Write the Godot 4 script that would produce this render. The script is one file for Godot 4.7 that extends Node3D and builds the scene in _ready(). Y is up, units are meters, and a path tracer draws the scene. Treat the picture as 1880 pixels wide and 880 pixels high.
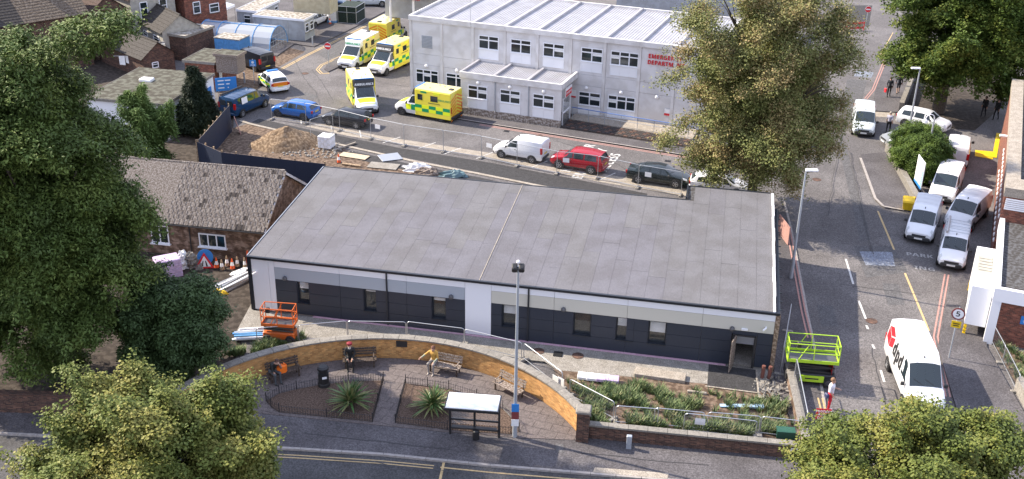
extends Node3D
# A street corner seen from above. Units are metres, y is up.

var rng := RandomNumberGenerator.new()
var mats := {}
var texs := {}
var taken := {}
var shared := {}

const NB_AT := Vector3(-15.03, 0, -56.08)
const NB_TURN := -0.1925
const ED_AT := Vector3(-9.69, 0, -98.99)
const ED_TURN := -0.3683


class MB:
	var v := PackedVector3Array()
	var n := PackedVector3Array()
	var c := PackedColorArray()
	var col := Color.WHITE

	func tri(a: Vector3, b: Vector3, d: Vector3) -> void:
		var nn := (b - a).cross(d - a).normalized()
		v.append(a); v.append(d); v.append(b)
		n.append(nn); n.append(nn); n.append(nn)
		c.append(col); c.append(col); c.append(col)

	func quad(a: Vector3, b: Vector3, d: Vector3, e: Vector3) -> void:
		tri(a, b, d)
		tri(a, d, e)

	func hexa(p: Array) -> void:  # 0-3 bottom ring, 4-7 top ring, both counter-clockwise seen from above
		quad(p[4], p[5], p[6], p[7])
		quad(p[3], p[2], p[1], p[0])
		for i in 4:
			var j := (i + 1) % 4
			quad(p[i], p[j], p[4 + j], p[4 + i])

	func box(at: Vector3, s: Vector3, b := Basis()) -> void:
		var h := s / 2
		var p := []
		for y in [-h.y, h.y]:
			for q in [Vector2(-h.x, h.z), Vector2(h.x, h.z), Vector2(h.x, -h.z), Vector2(-h.x, -h.z)]:
				p.append(at + b * Vector3(q.x, y, q.y))
		hexa(p)

	func span(lo: Vector3, hi: Vector3) -> void:
		box((lo + hi) / 2, hi - lo)

	func bevel(at: Vector3, s: Vector3, r: float, b := Basis()) -> void:  # box with chamfered top and upright edges
		var rings := []
		for q in [[-s.y / 2, 0.0], [s.y / 2 - r, 0.0], [s.y / 2, r]]:
			var x: float = s.x / 2 - q[1]
			var z: float = s.z / 2 - q[1]
			var ring := []
			for k in [Vector2(-x + r, z), Vector2(x - r, z), Vector2(x, z - r), Vector2(x, -z + r), Vector2(x - r, -z), Vector2(-x + r, -z), Vector2(-x, -z + r), Vector2(-x, z - r)]:
				ring.append(at + b * Vector3(k.x, q[0], k.y))
			rings.append(ring)
		loft(rings, true)

	func loft(rings: Array, caps := true) -> void:  # rings counter-clockwise seen from the end of the loft
		for i in rings.size() - 1:
			var a: Array = rings[i]
			var d: Array = rings[i + 1]
			for k in a.size():
				var l := (k + 1) % a.size()
				quad(a[k], a[l], d[l], d[k])
		if caps:
			var e: Array = rings[-1]
			var s: Array = rings[0]
			for k in range(1, e.size() - 1):
				tri(e[0], e[k], e[k + 1])
				tri(s[0], s[k + 1], s[k])

	func tube(pts: Array, r0: float, r1 := -1.0, sides := 6) -> void:
		if r1 < 0.0:
			r1 = r0
		var rings := []
		var up := Vector3.UP
		for i in pts.size():
			var t: Vector3 = (pts[mini(i + 1, pts.size() - 1)] - pts[maxi(i - 1, 0)]).normalized()
			if absf(t.dot(up)) > 0.95:
				up = Vector3.RIGHT if absf(t.x) < 0.9 else Vector3.BACK
			var x := up.cross(t).normalized()
			var y := t.cross(x)
			var r := lerpf(r0, r1, float(i) / maxf(1.0, pts.size() - 1))
			var ring := []
			for k in sides:
				var a := TAU * k / sides
				ring.append(pts[i] + (x * cos(a) + y * sin(a)) * r)
			rings.append(ring)
		loft(rings)

	func lathe(profile: Array, sides := 12, at := Vector3.ZERO, b := Basis()) -> void:  # [radius, height] from below upwards
		var rings := []
		for q in profile:
			var ring := []
			for k in sides:
				var a := -TAU * k / sides
				ring.append(at + b * Vector3(cos(a) * q[0], q[1], sin(a) * q[0]))
			rings.append(ring)
		loft(rings)

	func blob(at: Vector3, r: Vector3, sides := 8, b := Basis()) -> void:
		var prof := []
		for i in 7:
			var a := -PI / 2 + PI * i / 6.0
			prof.append([maxf(0.001, cos(a)), sin(a)])
		lathe(prof, sides, at, b * Basis.from_scale(r))

	func prism(poly: PackedVector2Array, y0: float, y1: float, tf := Transform3D()) -> void:  # poly in x and z, raised in y
		var p := poly
		var area := 0.0
		for i in p.size():
			area += p[i].cross(p[(i + 1) % p.size()])
		if area > 0.0:  # make it counter-clockwise seen from above
			p = p.duplicate()
			p.reverse()
		var t := Geometry2D.triangulate_polygon(p)
		for i in range(0, t.size(), 3):
			var q := [p[t[i]], p[t[i + 1]], p[t[i + 2]]]
			if (q[1] - q[0]).cross(q[2] - q[0]) > 0.0:
				q = [q[0], q[2], q[1]]
			tri(tf * Vector3(q[0].x, y1, q[0].y), tf * Vector3(q[1].x, y1, q[1].y), tf * Vector3(q[2].x, y1, q[2].y))
			if y1 > y0:
				tri(tf * Vector3(q[0].x, y0, q[0].y), tf * Vector3(q[2].x, y0, q[2].y), tf * Vector3(q[1].x, y0, q[1].y))
		if y1 > y0:
			var s := p.size()
			for i in s:
				var a := p[i]
				var d := p[(i + 1) % s]
				quad(tf * Vector3(a.x, y0, a.y), tf * Vector3(d.x, y0, d.y), tf * Vector3(d.x, y1, d.y), tf * Vector3(a.x, y1, a.y))

	func smooth(deg: float) -> void:
		var at := {}
		for i in v.size():
			var k := (v[i] * 500.0).round()
			if not at.has(k):
				at[k] = PackedInt32Array()
			at[k].append(i)
		var lim := cos(deg_to_rad(deg))
		var out := n.duplicate()
		for k in at:
			var l: PackedInt32Array = at[k]
			for i in l:
				var s := Vector3.ZERO
				for j in l:
					if n[i].dot(n[j]) > lim:
						s += n[j]
				out[i] = s.normalized()
		n = out

	func mesh() -> ArrayMesh:
		var m := ArrayMesh.new()
		if v.is_empty():
			return m
		var a := []
		a.resize(Mesh.ARRAY_MAX)
		a[Mesh.ARRAY_VERTEX] = v
		a[Mesh.ARRAY_NORMAL] = n
		a[Mesh.ARRAY_COLOR] = c
		m.add_surface_from_arrays(Mesh.PRIMITIVE_TRIANGLES, a)
		return m


func lin(r: float, g: float, b: float) -> Color:
	return Color(r, g, b).linear_to_srgb()


func noise_tex(key: String, freq: float, lo: Color, hi: Color, octaves := 4, type := FastNoiseLite.TYPE_SIMPLEX_SMOOTH, size := 512, a0 := 0.25, a1 := 0.75) -> Texture2D:
	if texs.has(key):
		return texs[key]
	var f := FastNoiseLite.new()
	f.seed = key.hash() % 10000
	f.noise_type = type
	f.frequency = freq
	f.fractal_octaves = octaves
	var im := f.get_seamless_image(size, size)
	var out := Image.create(size, size, false, Image.FORMAT_RGB8)
	for y in size:
		for x in size:
			out.set_pixel(x, y, lo.lerp(hi, smoothstep(a0, a1, im.get_pixel(x, y).r)))
	texs[key] = ImageTexture.create_from_image(out)
	return texs[key]


func grain_tex(key: String, lo: float) -> Texture2D:  # pixel grain
	if texs.has(key):
		return texs[key]
	var r := RandomNumberGenerator.new()
	r.seed = 77
	var out := Image.create(256, 256, false, Image.FORMAT_RGB8)
	for y in 256:
		for x in 256:
			var g := r.randf_range(lo, 1.0)
			out.set_pixel(x, y, Color(g, g, g))
	texs[key] = ImageTexture.create_from_image(out)
	return texs[key]


func masonry_tex(key: String, mortar: Color, tones: Array, courses := 16, per := 6) -> Texture2D:  # small brickwork seen from afar, 256 px
	if texs.has(key):
		return texs[key]
	var r := RandomNumberGenerator.new()
	r.seed = key.hash()
	var s := 256
	var out := Image.create(s, s, false, Image.FORMAT_RGB8)
	out.fill(mortar)
	var ch := s / courses
	for j in courses:
		var bw := float(s) / per
		for i in per:
			var t: Color = tones[r.randi() % tones.size()]
			t = t * r.randf_range(0.85, 1.1)
			var x0 := int(i * bw + (bw / 2 if j % 2 else 0.0))
			for x in range(x0, x0 + int(bw) - 2):
				for y in range(j * ch, j * ch + ch - 2):
					out.set_pixel(x % s, y, t * r.randf_range(0.9, 1.05))
	texs[key] = ImageTexture.create_from_image(out)
	return texs[key]


func mat(key: String, color: Color, rough := 0.8, o := {}) -> StandardMaterial3D:
	if mats.has(key):
		return mats[key]
	var m := StandardMaterial3D.new()
	m.resource_name = key
	m.albedo_color = color
	m.roughness = rough
	m.metallic = o.get("metal", 0.0)
	m.metallic_specular = o.get("spec", 0.5)
	if o.get("vc", false):
		m.vertex_color_use_as_albedo = true
	if o.has("tex"):
		m.albedo_texture = o.tex
		m.uv1_triplanar = true
		m.uv1_world_triplanar = o.get("world", false)
		m.uv1_scale = Vector3.ONE * o.get("scale", 0.2)
		m.uv1_triplanar_sharpness = 4.0
	if o.has("detail"):
		m.detail_enabled = true
		m.detail_albedo = o.detail
		m.detail_blend_mode = BaseMaterial3D.BLEND_MODE_MUL
		m.detail_uv_layer = BaseMaterial3D.DETAIL_UV_2
		m.uv2_triplanar = true
		m.uv2_world_triplanar = o.get("world", false)
		m.uv2_scale = Vector3.ONE * o.get("dscale", 1.0)
	if o.has("coat"):
		m.clearcoat_enabled = true
		m.clearcoat = o.coat
		m.clearcoat_roughness = 0.08
	if o.has("backlight"):
		m.backlight_enabled = true
		m.backlight = o.backlight
	if o.has("alpha"):
		m.transparency = BaseMaterial3D.TRANSPARENCY_ALPHA
		m.albedo_color.a = o.alpha
	mats[key] = m
	return m


func numbered(called: String) -> String:
	if not taken.has(called):
		taken[called] = 0
		return called
	taken[called] += 1
	return "%s_%03d" % [called, taken[called]]


func thing(called: String, label: String, category: String, at := Vector3.ZERO, turn := 0.0, group := "") -> Node3D:
	var o := Node3D.new()
	o.name = numbered(called)
	add_child(o)
	o.position = at
	o.rotation.y = turn
	o.set_meta("label", label)
	o.set_meta("category", category)
	if group:
		o.set_meta("group", group)
	return o


func part(parent: Node3D, called: String, shape, m: Material, label := "") -> MeshInstance3D:
	var o := MeshInstance3D.new()
	o.name = called
	o.mesh = shape.mesh() if shape is MB else shape
	o.material_override = m
	parent.add_child(o, true)
	if label:
		o.set_meta("label", label)
	return o


func one(called: String, label: String, category: String, shape, m: Material, at := Vector3.ZERO, turn := 0.0, group := "") -> MeshInstance3D:  # a thing that is a single mesh
	var o := MeshInstance3D.new()
	o.name = numbered(called)
	o.mesh = shape.mesh() if shape is MB else shape
	o.material_override = m
	add_child(o)
	o.position = at
	o.rotation.y = turn
	o.set_meta("label", label)
	o.set_meta("category", category)
	if group:
		o.set_meta("group", group)
	return o


func setting(called: String, shape, m: Material, at := Vector3.ZERO, turn := 0.0) -> MeshInstance3D:
	var o := MeshInstance3D.new()
	o.name = numbered(called)
	o.mesh = shape.mesh() if shape is MB else shape
	o.material_override = m
	add_child(o)
	o.position = at
	o.rotation.y = turn
	o.set_meta("kind", "structure")
	return o


func copy(o: Node3D, called: String, label: String, at: Vector3, turn: float, group := "") -> Node3D:
	var r: Node3D = o.duplicate()
	r.name = numbered(called)
	add_child(r)
	r.position = at
	r.rotation.y = turn
	r.set_meta("label", label)
	if group:
		r.set_meta("group", group)
	return r


func flat(pts: Array) -> PackedVector2Array:
	var p := PackedVector2Array()
	for q in pts:
		p.append(Vector2(q.x, q.z))
	return p


func sheet(called: String, pts: Array, y: float, m: Material) -> MeshInstance3D:
	var b := MB.new()
	b.prism(flat(pts), y, y)
	return setting(called, b, m)


func slab(called: String, pts: Array, y0: float, y1: float, m: Material) -> MeshInstance3D:
	var b := MB.new()
	b.prism(flat(pts), y0, y1)
	return setting(called, b, m)


func strip(pts: Array, w: float, y: float, b: MB) -> void:  # a flat line of width w along points
	for i in pts.size() - 1:
		var d: Vector3 = (pts[i + 1] - pts[i])
		d.y = 0
		var s := d.normalized().cross(Vector3.UP) * w / 2
		var p: Vector3 = Vector3(pts[i].x, y, pts[i].z)
		var q: Vector3 = Vector3(pts[i + 1].x, y, pts[i + 1].z)
		b.quad(p - s, p + s, q + s, q - s)


func line(called: String, pts: Array, w: float, y: float, m: Material) -> void:
	var b := MB.new()
	strip(pts, w, y, b)
	setting(called, b, m)


func offset_line(pts: Array, by: float) -> Array:
	var out := []
	for i in pts.size():
		var d: Vector3 = pts[mini(i + 1, pts.size() - 1)] - pts[maxi(i - 1, 0)]
		d.y = 0
		out.append(pts[i] + d.normalized().cross(Vector3.UP) * by)
	return out


func lettering(parent: Node3D, called: String, words: String, height: float, m: Material, tf: Transform3D, depth := 0.01, bold := true) -> MeshInstance3D:
	var t := TextMesh.new()
	var f := SystemFont.new()
	f.font_names = PackedStringArray(["Droid Sans"])
	f.font_weight = 700 if bold else 400
	t.font = f
	t.text = words
	t.font_size = 32
	t.pixel_size = height / 23.0
	t.depth = depth
	t.curve_step = 4.0
	var o := MeshInstance3D.new()
	o.name = called
	o.mesh = t
	o.material_override = m
	parent.add_child(o, true)
	o.transform = tf
	return o


func turned(at: Vector3, turn := 0.0, tilt := 0.0) -> Transform3D:
	return Transform3D(Basis(Vector3.UP, turn) * Basis(Vector3.RIGHT, tilt), at)


func _ready() -> void:
	rng.seed = 20240917
	# camera
	var cam := Camera3D.new()
	add_child(cam)
	cam.position = Vector3(0, 31.5, 0)
	cam.rotation = Vector3(-0.44166, 0, 0.01729)
	cam.fov = rad_to_deg(2.0 * atan(440.0 / 2000.0))
	cam.near = 0.5
	cam.far = 900.0
	# sky
	var we := WorldEnvironment.new()
	var env := Environment.new()
	var sky := Sky.new()
	var sm := ProceduralSkyMaterial.new()
	sm.sky_top_color = Color(0.63, 0.67, 0.78)
	sm.sky_horizon_color = Color(0.8, 0.8, 0.83)
	sm.sky_curve = 0.2
	sm.ground_bottom_color = Color(0.3, 0.29, 0.28)
	sm.ground_horizon_color = Color(0.6, 0.6, 0.6)
	sky.sky_material = sm
	env.background_mode = Environment.BG_SKY
	env.sky = sky
	env.background_energy_multiplier = 1.28
	env.tonemap_mode = Environment.TONE_MAPPER_LINEAR
	env.tonemap_exposure = 2.2
	env.sdfgi_enabled = true
	env.ssao_enabled = true
	env.ssil_enabled = true
	we.environment = env
	add_child(we)
	# sun
	var sun := DirectionalLight3D.new()
	sun.light_energy = 1.5
	sun.light_color = Color(1.0, 0.95, 0.87)
	sun.light_angular_distance = 0.55
	sun.shadow_enabled = true
	add_child(sun)
	var el := deg_to_rad(38.0)
	var az := deg_to_rad(21.0)
	sun.look_at_from_position(Vector3.ZERO, Vector3(cos(el) * cos(az), -sin(el), cos(el) * sin(az)))

	make_materials()
	print("ground"); make_ground()
	print("clinic"); make_clinic()
	print("ward"); make_emergency_block()
	print("left"); make_left_side()
	print("right"); make_right_side()
	print("plaza"); make_plaza()
	print("site"); make_site()
	print("vehicles"); make_vehicles()
	print("street"); make_street_things()
	print("people"); make_people()
	print("trees"); make_trees()


func make_materials() -> void:
	var g := grain_tex("grain", 0.62)
	var blot := noise_tex("blotch", 0.008, Color(0.87, 0.865, 0.865), Color(1, 1, 1), 5)
	var patch := noise_tex("patch", 0.02, Color(0.92, 0.92, 0.92), Color(1, 1, 1), 4)
	var dirt := noise_tex("dirt", 0.02, Color(0.68, 0.64, 0.6), Color(1, 1, 1), 5)
	var lime := noise_tex("lime", 0.012, Color(0.93, 0.925, 0.915), Color(1, 1, 1), 5)
	mat("asphalt", lin(0.21, 0.195, 0.195), 0.92, {"tex": blot, "scale": 0.05, "detail": g, "dscale": 0.09, "world": true})
	mat("street", lin(0.11, 0.107, 0.11), 0.9, {"tex": blot, "scale": 0.06, "detail": g, "dscale": 0.09, "world": true})
	mat("footway", lin(0.15, 0.138, 0.145), 0.92, {"tex": blot, "scale": 0.07, "detail": g, "dscale": 0.09, "world": true})
	mat("new_tarmac", lin(0.055, 0.053, 0.056), 0.92, {"tex": patch, "scale": 0.2, "detail": g, "dscale": 0.09, "world": true})
	mat("old_patch_or_shadow", lin(0.15, 0.145, 0.15), 0.92, {"tex": patch, "scale": 0.2, "detail": g, "dscale": 0.09, "world": true})
	mat("blue_patch", lin(0.3, 0.33, 0.4), 0.9, {"tex": patch, "scale": 0.3, "detail": g, "dscale": 0.09, "world": true})
	mat("kerb", lin(0.33, 0.3, 0.28), 0.9, {"tex": patch, "scale": 0.3, "world": true})
	mat("concrete", lin(0.4, 0.37, 0.33), 0.92, {"tex": lime, "scale": 0.15, "detail": g, "dscale": 0.15, "world": true})
	mat("pale_concrete", lin(0.5, 0.44, 0.37), 0.92, {"tex": lime, "scale": 0.2, "detail": g, "dscale": 0.15, "world": true})
	mat("soil", lin(0.27, 0.19, 0.135), 0.98, {"tex": dirt, "scale": 0.25, "detail": g, "dscale": 0.3, "world": true})
	mat("dark_soil", lin(0.09, 0.07, 0.055), 0.98, {"tex": dirt, "scale": 0.2, "detail": g, "dscale": 0.3, "world": true})
	mat("bark_mulch", lin(0.2, 0.135, 0.1), 0.98, {"tex": dirt, "scale": 0.9, "detail": g, "dscale": 0.4, "world": true})
	mat("sand", lin(0.42, 0.3, 0.19), 0.98, {"tex": dirt, "scale": 0.35, "detail": g, "dscale": 0.4, "world": true})
	mat("yellow_paint", lin(0.5, 0.36, 0.18), 0.8, {"tex": patch, "scale": 0.6, "world": true})
	mat("red_paint", lin(0.4, 0.22, 0.19), 0.85, {"tex": patch, "scale": 0.6, "world": true})
	mat("white_line", lin(0.55, 0.54, 0.52), 0.8, {"tex": patch, "scale": 0.7, "world": true})
	mat("slab_a", lin(0.2, 0.165, 0.158), 0.93, {"tex": patch, "scale": 0.3, "detail": g, "dscale": 0.2, "world": true})
	mat("slab_b", lin(0.19, 0.158, 0.15), 0.93, {"tex": patch, "scale": 0.3, "detail": g, "dscale": 0.2, "world": true})
	mat("slab_c", lin(0.21, 0.174, 0.165), 0.93, {"tex": patch, "scale": 0.3, "detail": g, "dscale": 0.2, "world": true})
	mat("felt", lin(0.205, 0.2, 0.214), 0.85, {"tex": lime, "scale": 0.06, "detail": g, "dscale": 0.35})
	mat("felt_b", lin(0.2, 0.195, 0.224), 0.85, {"tex": lime, "scale": 0.06, "detail": g, "dscale": 0.35})
	mat("felt_c", lin(0.198, 0.193, 0.212), 0.85, {"tex": lime, "scale": 0.06, "detail": g, "dscale": 0.35})
	mat("felt_green", lin(0.17, 0.17, 0.13), 0.95, {"tex": dirt, "scale": 0.12, "detail": g, "dscale": 0.4})
	mat("felt_dark", lin(0.15, 0.15, 0.157), 0.95, {"tex": dirt, "scale": 0.3, "detail": g, "dscale": 0.4})
	mat("white_panel", lin(0.78, 0.79, 0.83), 0.45)
	mat("grey_panel", lin(0.36, 0.4, 0.45), 0.5)
	mat("beige_panel", lin(0.56, 0.54, 0.47), 0.5)
	mat("navy_panel", lin(0.025, 0.032, 0.048), 0.45)
	mat("navy_trim", lin(0.018, 0.022, 0.03), 0.4)
	mat("pink_board", lin(0.55, 0.34, 0.42), 0.8, {"tex": patch, "scale": 0.3})
	mat("lilac", lin(0.55, 0.42, 0.62), 0.4, {"tex": patch, "scale": 0.3})
	mat("window_glass", lin(0.015, 0.024, 0.028), 0.06, {"spec": 0.6})
	mat("clear_pane", lin(0.85, 0.9, 0.92), 0.04, {"alpha": 0.07})
	mat("tinted_pane", lin(0.2, 0.23, 0.25), 0.04, {"alpha": 0.08, "spec": 0.6})
	mat("hazy_pane", lin(0.62, 0.66, 0.72), 0.3, {"alpha": 0.5})
	mat("upvc", lin(0.78, 0.79, 0.82), 0.4)
	mat("blind", lin(0.76, 0.77, 0.77), 0.7)
	mat("plaster", lin(0.4, 0.38, 0.35), 0.9)
	mat("ward_wall", lin(0.66, 0.65, 0.655), 0.75, {"tex": lime, "scale": 0.08})
	mat("ward_trim", lin(0.67, 0.655, 0.65), 0.7, {"tex": lime, "scale": 0.1})
	mat("ward_roof", lin(0.39, 0.385, 0.41), 0.45, {"tex": lime, "scale": 0.08})
	mat("ward_roof_b", lin(0.37, 0.366, 0.39), 0.45, {"tex": lime, "scale": 0.1})
	mat("stone_base", lin(0.4, 0.36, 0.33), 0.9, {"tex": dirt, "scale": 0.4})
	mat("red_sign", lin(0.6, 0.02, 0.03), 0.5)
	mat("white", lin(0.78, 0.78, 0.78), 0.5)
	mat("white_plastic", lin(0.7, 0.7, 0.7), 0.6)
	mat("blue_sign", lin(0.03, 0.2, 0.55), 0.5)
	mat("black", lin(0.015, 0.015, 0.016), 0.5)
	mat("black_metal", lin(0.02, 0.02, 0.022), 0.4)
	mat("galvanised", lin(0.45, 0.47, 0.5), 0.4, {"metal": 0.7})
	mat("wire", lin(0.16, 0.17, 0.18), 0.6)
	mat("worn_paint", lin(0.32, 0.31, 0.3), 0.85, {"tex": patch, "scale": 0.7, "world": true})
	mat("tar_seal", lin(0.045, 0.044, 0.047), 0.8)
	mat("pole_grey", lin(0.36, 0.39, 0.43), 0.45, {"metal": 0.3})
	mat("blue_rail", lin(0.1, 0.18, 0.42), 0.5)
	mat("wood_dark", lin(0.09, 0.065, 0.05), 0.85, {"tex": dirt, "scale": 0.8})
	mat("wood_grey", lin(0.3, 0.25, 0.215), 0.85, {"tex": dirt, "scale": 0.8})
	mat("wood_raw", lin(0.36, 0.27, 0.2), 0.85, {"tex": dirt, "scale": 0.5})
	mat("timber", lin(0.42, 0.31, 0.2), 0.85, {"tex": dirt, "scale": 0.6})
	mat("ply", lin(0.5, 0.4, 0.28), 0.85, {"tex": patch, "scale": 0.4})
	mat("hoarding", lin(0.012, 0.02, 0.045), 0.6)
	var warm := masonry_tex("warm_brick", Color(0.72, 0.6, 0.43), [Color(0.78, 0.58, 0.35), Color(0.75, 0.55, 0.33), Color(0.8, 0.61, 0.38), Color(0.72, 0.52, 0.31)])
	var red := masonry_tex("red_brick", Color(0.5, 0.42, 0.38), [Color(0.56, 0.33, 0.26), Color(0.5, 0.28, 0.22), Color(0.6, 0.37, 0.29), Color(0.45, 0.28, 0.23)])
	var brown := masonry_tex("brown_brick", Color(0.42, 0.37, 0.34), [Color(0.38, 0.27, 0.22), Color(0.32, 0.22, 0.19), Color(0.44, 0.32, 0.26), Color(0.28, 0.21, 0.18)])
	var buff := masonry_tex("buff_brick", Color(0.55, 0.49, 0.43), [Color(0.58, 0.49, 0.43), Color(0.52, 0.43, 0.38), Color(0.62, 0.53, 0.47)])
	mat("warm_brick", lin(0.95, 0.93, 0.9), 0.92, {"tex": warm, "scale": 0.83, "detail": patch, "dscale": 0.2})
	mat("red_brick", lin(0.9, 0.9, 0.9), 0.92, {"tex": red, "scale": 0.83, "detail": patch, "dscale": 0.2})
	mat("brown_brick", lin(0.9, 0.9, 0.9), 0.92, {"tex": brown, "scale": 0.83, "detail": patch, "dscale": 0.2})
	mat("buff_brick", lin(0.9, 0.9, 0.9), 0.92, {"tex": buff, "scale": 0.83, "detail": dirt, "dscale": 0.15})
	mat("render_wall", lin(0.4, 0.38, 0.33), 0.92, {"tex": patch, "scale": 0.2})
	mat("coping", lin(0.36, 0.33, 0.29), 0.92, {"tex": patch, "scale": 0.3, "detail": g, "dscale": 0.3, "world": true})
	mat("coping_b", lin(0.32, 0.295, 0.26), 0.92, {"tex": patch, "scale": 0.3, "detail": g, "dscale": 0.3, "world": true})
	mat("tile_a", lin(0.34, 0.305, 0.29), 0.92, {"tex": dirt, "scale": 0.7, "detail": g, "dscale": 0.5, "world": true})
	mat("tile_b", lin(0.29, 0.26, 0.25), 0.92, {"tex": dirt, "scale": 0.7, "detail": g, "dscale": 0.5, "world": true})
	mat("tile_c", lin(0.39, 0.355, 0.335), 0.92, {"tex": dirt, "scale": 0.7, "detail": g, "dscale": 0.5, "world": true})
	mat("tile_dark", lin(0.06, 0.05, 0.048), 0.9, {"tex": dirt, "scale": 0.7})
	mat("roof_slate", lin(0.075, 0.065, 0.06), 0.85, {"tex": dirt, "scale": 0.4, "detail": g, "dscale": 0.4})
	mat("roof_red", lin(0.13, 0.075, 0.06), 0.9, {"tex": dirt, "scale": 0.4, "detail": g, "dscale": 0.4})
	mat("roof_buff", lin(0.26, 0.21, 0.16), 0.9, {"tex": dirt, "scale": 0.4, "detail": g, "dscale": 0.4})
	mat("orange_steel", lin(0.62, 0.13, 0.02), 0.5)
	mat("lime_steel", lin(0.4, 0.62, 0.03), 0.5)
	mat("cone_orange", lin(0.7, 0.1, 0.02), 0.5)
	mat("tyre", lin(0.02, 0.02, 0.021), 0.85)
	mat("alloy", lin(0.5, 0.51, 0.53), 0.3, {"metal": 0.6})
	mat("dark_alloy", lin(0.12, 0.12, 0.13), 0.35, {"metal": 0.5})
	mat("trim_black", lin(0.025, 0.025, 0.027), 0.55)
	mat("headlight", lin(0.55, 0.58, 0.6), 0.1, {"spec": 0.8})
	mat("taillight", lin(0.4, 0.015, 0.015), 0.15)
	mat("plate_white", lin(0.7, 0.7, 0.68), 0.5)
	mat("plate_yellow", lin(0.65, 0.5, 0.05), 0.5)
	mat("amb_yellow", lin(0.78, 0.66, 0.06), 0.3, {"coat": 0.5})
	mat("amb_pale", lin(0.8, 0.69, 0.3), 0.35, {"coat": 0.4})
	mat("amb_bright", lin(0.75, 0.85, 0.02), 0.35)
	mat("amb_green", lin(0.0, 0.28, 0.1), 0.35)
	mat("amb_orange", lin(0.75, 0.2, 0.01), 0.4)
	mat("body", Color.WHITE, 0.75, {"vc": true})
	mat("steel_blue", lin(0.1, 0.3, 0.6), 0.55, {"tex": lime, "scale": 0.3})
	mat("cabin_grey", lin(0.36, 0.38, 0.41), 0.6, {"tex": lime, "scale": 0.15})
	mat("cabin_roof", lin(0.42, 0.4, 0.36), 0.8, {"tex": dirt, "scale": 0.2})
	mat("box_beige", lin(0.42, 0.38, 0.27), 0.7, {"tex": lime, "scale": 0.2})
	mat("net_green", lin(0.02, 0.04, 0.033), 0.9, {"tex": dirt, "scale": 0.5})
	mat("maroon", lin(0.2, 0.04, 0.04), 0.6)
	mat("safety_yellow", lin(0.75, 0.5, 0.01), 0.5)


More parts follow.
